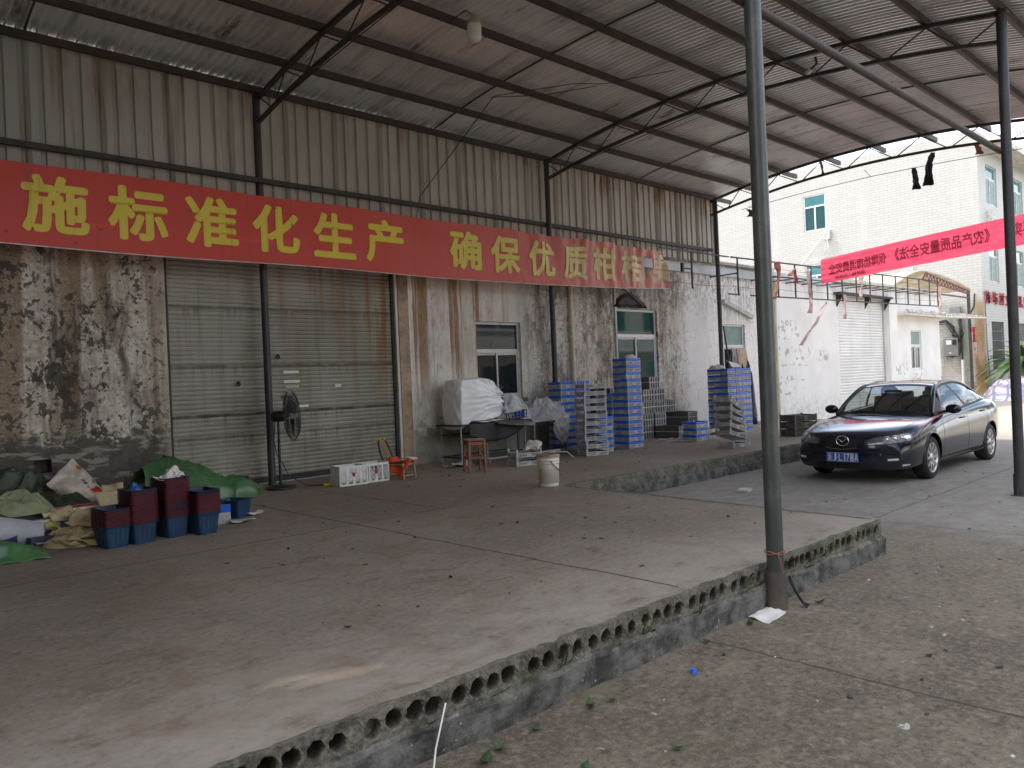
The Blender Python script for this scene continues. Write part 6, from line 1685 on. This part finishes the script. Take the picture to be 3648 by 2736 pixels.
disc(.20, .86, .055); m.build('round_print', 'tarp_orange', sk)
m = MB()
for ln, (body, cu_, cv_) in enumerate((('净重 25', .40, .58), ('千克', .52, .80))):
    v, f = text2d(body, .01); m = MB(); m.add([sackp(cu_+.26*p[0], cv_+.09*p[1], -1, .006) for p in v], f); m.build('sack_print', 'trim' if 'trim' in MAT else 'black_plastic', sk)
# heaps of sheets, boards and paper
heap('tarpaulin', (1.62, 9.95, P), .62, .52, .34, 'tarp_dark', 'dark green tarpaulin heaped by the wall behind the lilac roll', 'tarpaulin', 4)
heap('plastic_sheet', (1.72, 9.72, P+.20), .46, .24, .20, 'tarp_olive', 'pale green crumpled sheet lying over the dark tarpaulin', 'sheet', 11)
heap('tarpaulin', (2.28, 10.42, P), .46, .4, .26, 'tarp_dark', 'dark folded tarpaulin under the tilted white sack', 'tarpaulin', 17)
heap('tarpaulin', (1.9, 10.75, P), .62, .32, .46, 'tarp_dark', 'darkest tarpaulin bunched against the foot of the peeling wall', 'tarpaulin', 23)
m = MB(); m.box((2.36, 9.62, .475), (.60, .30, .10), R(4)); cbx = thing('fruit_carton', 'red and white printed flat carton lying on the beige cardboard', 'carton', (2.36, 9.62, .42)); m.build('carton', 'paper', cbx, bev=.006)
m = MB(); m.box((2.36, 9.465, .478), (.58, .005, .055), R(4)); m.box((2.38, 9.62, .5265), (.46, .2, .003), R(4)); m.build('red_print', 'red', cbx)
m = MB(); m.box((2.25, 9.32, .46), (.44, .34, .07), R(9)); m.box((2.30, 9.40, .415), (.5, .3, .02), R(-5)); tag(m.build('cardboard', 'kraft', bev=.005), 'folded beige cardboard resting on the blue panel', 'cardboard')
m = MB(); m.box((2.15, 9.05, .435), (.55, .5, .03), M=Matrix.Rotation(R(8), 3, 'Z') @ Matrix.Rotation(R(10), 3, 'X')); m.box((2.18, 8.83, .385), (.55, .02, .11), R(8)); m.bx(1.95, 2.4, 8.9, 9.5, P, .39); tag(m.build('blue_tray', 'blue_board', bev=.008), 'bright blue plastic tray edge under the cardboard', 'tray')
m = MB(); m.box((1.98, 9.0, .36), (.7, .9, .09), R(6)); tag(m.build('black_tray', 'navy'), 'dark slatted plastic tray at the bottom of the rubbish', 'tray')
lc = thing('lemon_carton', 'white carton flap printed with yellow lemons', 'cardboard', (1.8, 8.88, .45))
def lcp(u, v): return (1.50+.50*u+.02*v, 8.93-.10*v*0-.1*(1-v)+.0*u, .385+.145*v-.02*u+.012*n3(u*4, v*4))
m = MB(); m.grid(lcp, 12, 6); m.build('flap', 'paper', lc, solid=.006)
MAT['lemon'] = plain('lemon_print', (.50, .52, .11), .7); MAT['lemon_line'] = plain('brown_print', (.30, .17, .10), .7)
m = MB(); m2 = MB()
for cu_ in (.18, .53, .84):
    for MM, r_, o_ in ((m2, .165, .006), (m, .15, .010)):
        n = 18; ps = [Vector(lcp(cu_, .45))+Vector((0, -o_, 0))]+[Vector(lcp(cu_+r_*math.cos(2*math.pi*k/n), .45+r_*2.7*math.sin(2*math.pi*k/n)))+Vector((0, -o_, 0)) for k in range(n)]
        MM.add(ps, [(0, 1+k, 1+(k+1) % n) for k in range(n)])
m2.build('outline', 'lemon_line', lc); m.build('lemons', 'lemon', lc)
MAT['blue_print'] = plain('blue_mesh_print', (.03, .05, .16), .6)
def rollp(u, v, off=0.):
    a = v*2*math.pi; c0 = Vector((1.35, 8.86, P+.17)).lerp(Vector((1.84, 8.72, P+.105)), u); r_ = (.175*(1-u)+.105*u+off)*(1+.05*n3(u*3, math.cos(a), math.sin(a)))
    d = Vector((.96, -.27, 0)); s_ = Vector((.27, .96, 0)); return c0+s_*r_*math.cos(a)+Vector((0, 0, r_*math.sin(a)))
m = MB(); m.grid(lambda u, v: rollp(u, v), 16, 24); rl_ = thing('sheet_roll', 'pale lilac rolled sheet with dark blue net window', 'roll', (1.6, 8.8, P)); m.build('roll', 'lilac_roll', rl_)
m = MB(); m.grid(lambda u, v: rollp(.05+.52*u, .50+.16*v+.05*math.sin(u*3.1), .004), 12, 8); m.build('net_window', 'blue_print', rl_)
def g2(u, v): 
    x = .9+.80*u; e = math.sin(min(1, u*1.15)*math.pi*.98)
    return (x+.04*n3(u*4, v*4), 8.30-.34*v+.05*n3(u*5, v*3, 4)-.1*u, P+.004+max(0, (.30*(1-u)**.8+.03)*math.sin(math.pi*min(1, .15+v*.85))+.05*n3(u*5, v*5, 2)*(1-u*.7)+.03*abs(n3(u*11, v*9, 3))))
m = MB(); m.grid(g2, 50, 26); tag(m.build('tarpaulin', 'tarp', solid=.004), 'green tarpaulin corner spread on the floor before the lilac roll', 'tarpaulin')
rnd = random.Random(77)
GP = 'loose yellow paper sheets in the rubbish'
spots = [(1.88, 8.58, .02, .1, 0), (2.03, 8.45, .05, .5, .1), (2.0, 8.72, .09, -.4, -.15), (2.12, 8.30, .06, 1.1, .1), (2.2, 8.62, .12, .2, -.3), (2.08, 8.20, .03, -.3, .05), (2.22, 8.85, .16, .8, .35), (1.98, 8.30, .015, .7, 0), (2.16, 8.5, .20, -.8, .5), (2.05, 9.0, .19, .3, .4), (2.25, 8.42, .16, .2, -.4)]
wrds = ['flat on the floor at the left end', 'second from the left, slightly lifted', 'half buried behind the front sheets', 'folded beside the lowest basket stack', 'tilted back in the middle', 'flat in front by the basket stack', 'standing high at the back', 'flat and mostly covered at the front', 'sharp corner rising at the middle', 'propped against the blue tray', 'leaning on the lowest basket stack']
for (x, y, dz, a, tl), wd in zip(spots, wrds):
    sheet_bent('paper_sheet', (x, y, P+.03+dz), .30+rnd.uniform(-.05, .08), .24, a, 'yellow_paper', f'creased yellow paper sheet {wd}', 'paper', .07, int(x*100), (tl, rnd.uniform(-.25, .25)))
    scene.objects[-1] if False else None
sheet_bent('cardboard', (2.66, 9.45, .53), .34, .3, .3, 'kraft', 'beige cardboard sheet standing behind the second basket stack', 'cardboard', .05, 12, (1.1, .1))
sheet_bent('cardboard', (2.75, 9.7, .62), .22, .2, -.2, 'kraft', 'small beige cardboard piece behind the taller basket stacks', 'cardboard', .05, 13, (1.2, -.2))
heap('paper_heap', (2.06, 8.62, P), .34, .42, .13, 'yellow_paper', 'low heap of older yellow paper under the loose sheets', 'paper heap', 41)
heap('rubbish', (3.0, 8.75, P), .42, .32, .12, 'grey_sheet', 'dark flattened rubbish behind the basket stacks', 'rubbish', 51)

# ---------------------------------------------------------------- small things on the floor and lane
m = MB()
q4 = [Vector((5.12, 2.86, .012)), Vector((5.06, 2.69, .006)), Vector((4.78, 2.67, .006)), Vector((4.81, 2.84, .012))]
m.grid(lambda u, v: tuple(q4[0].lerp(q4[1], u).lerp(q4[3].lerp(q4[2], u), v)+Vector((0, 0, .018*max(0, n3(u*3, v*3, 2))+.006*math.sin(u*6)+.014*(1 if v < .02 else 0)))), 14, 14)
tag(m.build('paper_sheet', 'paper', solid=.0015), 'white paper sheet lying on the lane at the near pole foot', 'paper')
def leaf(m, c, L_, wd, rz, curl, rnd):
    M_ = Matrix.Rotation(rz, 3, 'Z'); n = 5; vs = []
    for i in range(n+1):
        t = i/n; ww = wd*math.sin(math.pi*min(1, t*.95+.03))
        for s_ in (-1, 0, 1): vs.append(tuple(M_ @ Vector(((t-.5)*L_, s_*ww, curl*(t-.5)**2*4*L_*.35+abs(s_)*ww*.5*curl+.004))+Vector(c)))
    fs = []
    for i in range(n):
        for s_ in range(2): a = i*3+s_; fs.append((a, a+3, a+4, a+1))
    m.add(vs, fs, True)
rnd = random.Random(9); m = MB()
for k in range(210):
    if k < 150: x, y = rnd.uniform(2.3, 9), rnd.uniform(3.4, 10.4); z = P
    else: x, y = rnd.uniform(8, 15), rnd.uniform(7.2, 10); z = P
    if x > 7.3 and y < 7.1: continue
    s_ = rnd.choice([.015, .02, .025, .03, .05]); leaf(m, (x, y, z), s_, s_*.3, rnd.uniform(0, 6.3), rnd.uniform(.1, 1.2), rnd)
tag(m.build('leaf_litter', 'leaf_dark', solid=.001), 'dry dark leaves scattered over the concrete platform', 'leaf litter', kind='stuff')
m = MB(); mg = MB(); mw = MB()
for k in range(150):
    x, y = rnd.uniform(1.6, 16), rnd.uniform(-1, 6.8)
    if y > 2.6 and x < 7.6: y = rnd.uniform(.3, 2.6)
    s_ = rnd.choice([.02, .03, .04, .05]); leaf(m, (x, y, 0), s_, s_*.3, rnd.uniform(0, 6.3), rnd.uniform(.1, 1.), rnd)
tag(m.build('leaf_litter', 'leaf_dark', solid=.001), 'small dry leaves scattered over the lane', 'leaf litter', kind='stuff')
GL = 'fresh green leaves along the platform foot'
for i, (x, y, s_, a, wd) in enumerate(((2.24, 2.66, .10, .5, 'by the white strip, largest'), (2.36, 2.70, .09, 1.2, 'second along from the white strip'), (2.06, 2.62, .08, 2.2, 'left of the white strip'), (2.62, 2.72, .07, .3, 'under the third group of voids'), (3.0, 2.7, .09, .9, 'curled, in the middle of the platform foot'), (3.12, 2.66, .06, 1.9, 'small, right of the curled one'), (4.05, 2.70, .10, 1.4, 'upright against the footing'), (4.70, 2.76, .09, .6, 'beside the white paper sheet'), (5.42, 2.62, .08, 2.6, 'right of the near pole'), (2.5, 2.3, .07, .2, 'out on the lane, darkest'), (2.9, 2.1, .06, 2.0, 'out on the lane among pebbles'))):
    ml = MB(); leaf(ml, (x, y, .002 if i != 6 else .05), s_, s_*.27, a, 1.0, rnd); tag(ml.build('green_leaf', 'leaf_green', solid=.0015), f'green leaf {wd}', 'leaf', GL)
m = MB()
for k in range(90):
    x, y = rnd.uniform(1.5, 9), rnd.uniform(-.5, 2.75); s_ = rnd.choice([.004, .005, .007, .009, .013])
    m.box((x, y, s_*.3), (s_*1.4, s_, s_*.7), M=Matrix.Rotation(rnd.uniform(0, 3), 3, 'Z') @ Matrix.Rotation(rnd.uniform(-.3, .3), 3, 'X'))
tag(m.build('pebbles', 'rubble'), 'small pale chips and pebbles on the lane', 'pebbles', kind='stuff')
m = MB(); m.box((3.72, 2.55, .012), (.045, .02, .02), .5); m.box((3.735, 2.57, .015), (.02, .03, .02), .9); tag(m.build('blue_scrap', 'blue_liner', bev=.004), 'tiny bright blue plastic scrap on the lane', 'scrap')
m = MB(); m.tube([(2.13, 2.79, .27), (2.02, 2.73, .12), (1.96, 2.68, .03), (1.90, 2.64, .006)], .0045, 6); tag(m.build('white_strip', 'white_plastic'), 'thin white plastic strip leaning on the hollow slab edge', 'strip')
m = MB()
for (x, z, n) in ((3.0, .18, 4), (3.70, .17, 7), (4.78, .2, 5), (5.82, .20, 7), (6.02, .2, 8), (5.3, .02, 5), (4.3, .15, 3), (2.5, .17, 3)):
    for k in range(n):
        a = rnd.uniform(-1.2, 1.2); l_ = rnd.uniform(.04, .13); b = rnd.uniform(.3, 1)
        p0 = Vector((x+rnd.uniform(-.04, .04), 2.87, z)); p1 = p0+Vector((math.sin(a)*l_*.6, -.03-.02*b, l_*.7)); p2 = p1+Vector((math.sin(a)*l_*.6, -.03, -.02+l_*.15*(1-b)))
        m.tube([p0, p1, p2], [.004, .0035, .001], 4)
tag(m.build('weeds', 'weed'), 'thin weeds growing from the voids of the slab edge', 'weeds', kind='stuff')
m = MB(); m.tube([(5.24, 2.75, .22), (5.26, 2.72, .12), (5.29, 2.68, .03), (5.33, 2.66, .01)], .010, 6); m.tube([(5.22, 2.74, .2), (5.29, 2.70, .05), (5.27, 2.64, .008)], .008, 6)
tag(m.build('black_strap', 'rag_black'), 'black rag strap dangling at the foot of the near pole', 'strap')
m = MB()
for k in range(16):
    x, y = 13.55+rnd.uniform(-.4, .7), 9.6+rnd.uniform(-.35, .35); a = rnd.uniform(0, 3.1)
    pts = [(x+.3*(t/8-.5)*math.cos(a)+.05*math.sin(t+k), y+.3*(t/8-.5)*math.sin(a), P+.012+.03*abs(math.sin(t*.8+k))) for t in range(9)]
    m.tube(pts, .006, 5)
tag(m.build('strapping_scraps', 'white_band'), 'tangle of white strapping scraps on the platform before the dark crates', 'strapping', kind='stuff')
for i, (x, y, s_, lb) in enumerate(((8.3, 10.2, .5, 'under the stool'), (8.75, 10.1, .4, 'under the dark table middle'), (9.6, 9.9, .3, 'left of the grey crate stack'))):
    sheet_bent('paper', (x, y, P+.03), s_, s_*.6, i*.8, 'pale_plastic', f'torn pale wrapper on the floor {lb}', 'wrapper', .09, 60+i)
m = MB(); m.tube([(8.8, 10.15, P+.07), (9.7, 9.95, P+.09), (10.3, 9.75, P+.12)], .02, 8); tag(m.build('pole', 'pale_plastic'), 'grey tube lying on the floor under the tables', 'tube')
m = MB(); m.tube([(9.5, 9.55, P+.01), (9.62, 9.6, P+.09), (9.85, 9.5, P+.13), (10.05, 9.35, P+.12), (10.1, 9.25, P+.02)], .010, 6); tag(m.build('band', 'white_band'), 'stiff white band arching at the foot of the grey crate stack', 'strapping')
m = MB(); m.box((9.95, 5.85, .02), (.26, .16, .03), .3); tag(m.build('paper', 'pale_plastic'), 'small pale carton scrap by the dock left of the car', 'scrap')

# ---------------------------------------------------------------- far end: striped cloth heap, cycad
def stripe():
    g = G('striped_woven_cloth'); p = g.warp(g.pos(), 1.3, .5); x, y, z = g.sep(p)
    c = (.78, .77, .78)
    for k, (v, col, wd) in enumerate(((x, (.50, .22, .30), .22), (y, (.28, .26, .48), .26), (g.add(x, z), (.42, .26, .40), .16), (z, (.3, .3, .5), .2))):
        c = g.mix(g.mul(g.ss(g.m_('ABSOLUTE', g.sub(g.m_('FRACT', g.mul(v, 1.6+.3*k)), .5)), wd*.5, wd*.5-.04), .8), c, col)
    return g.fin(c, .6)
MAT['stripe'] = stripe()
heap('striped_sheet', (39.6, 9.75, 0), 1.7, 1.3, .85, 'stripe', 'heap of striped woven plastic sheeting on the ground before the tiled hall', 'sheeting', 3, n=(80, 34))
def cycad(name, c, n, L_, label, seed):
    t = thing(name, label, 'palm', c); rnd = random.Random(seed)
    m = MB(); m.tube([(c[0], c[1], c[2]), (c[0]+.03, c[1], c[2]+1.25)], [.22, .17], 12); m.build('trunk', 'bark', t)
    fr = MB(); fy_ = MB()
    for k in range(n):
        a = k*2.399+rnd.uniform(-.2, .2); el = R(75-95*(k/n)**.9)+rnd.uniform(-.1, .1); ll = L_*rnd.uniform(.8, 1.1)
        M_ = fy_ if (k > n*.72 and rnd.random() < .6) else fr
        pts = []
        for i in range(15):
            s_ = i/14; r_ = ll*(s_*math.cos(el)+.05*s_); h = ll*(s_*math.sin(el)-.55*s_*s_); pts.append(Vector((c[0]+r_*math.cos(a), c[1]+r_*math.sin(a), c[2]+1.3+h)))
        M_.tube(pts, .012, 4)
        sd = Vector((-math.sin(a), math.cos(a), 0))
        for i in range(1, 15):
            for q in range(3):
                s0 = pts[i-1].lerp(pts[i], q/3); dl = (pts[i]-pts[i-1]).normalized(); ln = .26*max(0, math.sin(math.pi*min(1, (i+q/3)/15*.95+.05)))**.6
                for sg in (-1, 1):
                    tip = s0+sd*sg*ln*.85+dl*ln*.55+Vector((0, 0, .06*ln)); w_ = dl*.026
                    M_.add([s0-w_, s0+w_, tip], [(0, 1, 2)])
    fr.build('crown', 'palm', t); fy_.build('old_fronds', 'palm_yellow', t) if fy_.v else None
    return t
cycad('cycad', (41.9, 10.1, .3), 60, 2.2, 'dark green cycad with arching fronds in front of the tiled hall', 5)
cycad('cycad', (45.5, 9.4, .3), 40, 1.8, 'second cycad farther along the tiled hall front', 8)
m = MB(); m.bx(41.3, 50, 8.6, 10.9, 0, .38); m.build('planter', 'kerb')['kind'] = 'structure'

# ---------------------------------------------------------------- across the lane: house and trees that windows and car reflect, plus an added light-blocking house
oh = thing('balcony_house', 'cream house with white balustrade balcony across the lane', 'house', (30, -6, 0))
m = MB(); q = MB(); hw = [(20.5+4.4*k, 23.0+4.4*k, 1.0, 2.6) for k in range(5)]+[(20.3+4.4*k, 23.2+4.4*k, 3.9, 6.3) for k in range(5)]
panel_wall(q, 19, 42, 0, 8.5, 0, [h for h in hw], .2); m.add([(a, -6-b, c) for a, b, c in q.v], q.f); m.bx(19, 42, -14, -6.25, 8.4, 8.6); m.bx(19, 19.2, -14, -6.01, 0, 8.4); m.bx(41.8, 42, -14, -6.01, 0, 8.4)
MAT['cream_wall'] = plain('cream_house_wall', (.52, .48, .40), .8, 0, .12, 2); MAT['weather_wall'] = plain('weathered_brick_wall', (.22, .20, .17), .85, 0, .25, 2)
m.build('wall', 'cream_wall', oh)
for (a, b, c, d) in hw:
    m = MB(); m.bx(a, b, -6.2, -6.15, c, d); wn = m.build('window', 'glass_green', oh)
    m = MB(); xm = (a+b)/2
    for (p, q_) in ((a, a+.07), (b-.07, b), (xm-.04, xm+.04)): m.bx(p, q_, -6.14, -6.08, c, d)
    m.bx(a, b, -6.13, -6.09, c, c+.07); m.bx(a, b, -6.13, -6.09, d-.07, d); m.build('frame', 'alu_white', wn)
m = MB(); m.bx(19, 42, -5.98, -4.9, 3.15, 3.32); m.bx(19, 42, -5.05, -4.9, 4.15, 4.27)
for k in range(96): m.lathe([(.03, 3.32), (.06, 3.45), (.075, 3.6), (.045, 3.8), (.03, 3.95), (.05, 4.15)], 6, (19.2+.237*k, -4.98, 0))
m.build('balcony', 'alu_white', oh)
ob = thing('light_block_house', 'unseen weathered house wall added behind the photographer to block light', 'house', (-5, -3.3, 0))  # out of view, added to hold back light on the left end
m = MB(); q = MB(); hw = [(-19+4*k, -17.4+4*k, z, z+1.6) for k in range(5) for z in (1.0, 4.4)]; panel_wall(q, -22, 1.5, 0, 9.5, 0, hw, .2); m.add([(a, -3.3-b, c) for a, b, c in q.v], q.f); m.bx(-22, 1.5, -12, -3.55, 9.4, 9.6); m.bx(1.3, 1.5, -12, -3.31, 0, 9.4)
m.build('wall', 'weather_wall', ob)
for (a, b, c, d) in hw:
    m = MB(); m.bx(a, b, -3.5, -3.45, c, d); m.build('window', 'glass_dark', ob)
def tree(x, y, h, cr_, seed, label):
    t = thing('broadleaf_tree', label, 'tree', (x, y, 0), 'trees across the lane'); rnd = random.Random(seed)
    m = MB(); m.tube([(x, y, 0), (x+.1, y, h*.3), (x+.05, y+.1, h*.6)], [.22, .17, .10], 10)
    tips = []
    for k in range(9):
        a = k*2.4; z0_ = h*(.3+.035*k); e = Vector((x+cr_*.7*math.cos(a), y+cr_*.7*math.sin(a), z0_+h*.28*rnd.uniform(.6, 1.2))); m.tube([(x+.05, y, z0_), ((x+e.x)/2, (y+e.y)/2, z0_+h*.12), e], [.08, .05, .02], 7); tips.append(e)
    m.build('trunk', 'bark', t); m = MB()
    for k in range(5200):
        b = rnd.choice(tips) if rnd.random() < .75 else Vector((x, y, h*.72))
        p = b+Vector((rnd.gauss(0, cr_*.30), rnd.gauss(0, cr_*.30), rnd.gauss(0, h*.10))); s_ = rnd.uniform(.09, .19)
        d = Vector((rnd.uniform(-1, 1), rnd.uniform(-1, 1), rnd.uniform(-.4, 1))).normalized(); o_ = d.orthogonal().normalized()
        m.add([p-o_*s_*.5, p+d*s_, p+o_*s_*.5, p-d*s_*.6], [(0, 1, 2, 3)])
    m.build('crown', 'leaf_green', t)
tree(12.5, -7.5, 7.5, 2.4, 1, 'broad green tree between the two houses across the lane'); tree(15.8, -8.5, 6.5, 2.1, 2, 'shorter green tree beside the cream house across the lane')
tree(47, -3.5, 8.0, 3.0, 3, 'tall green tree past the cream house along the lane'); tree(53, 0.5, 7.5, 2.8, 4, 'green tree at the far end of the lane'); tree(60, 3.5, 9, 3.4, 6, 'largest green tree closing the lane end')
for p_ in (bkp, bkb, bkn): pass
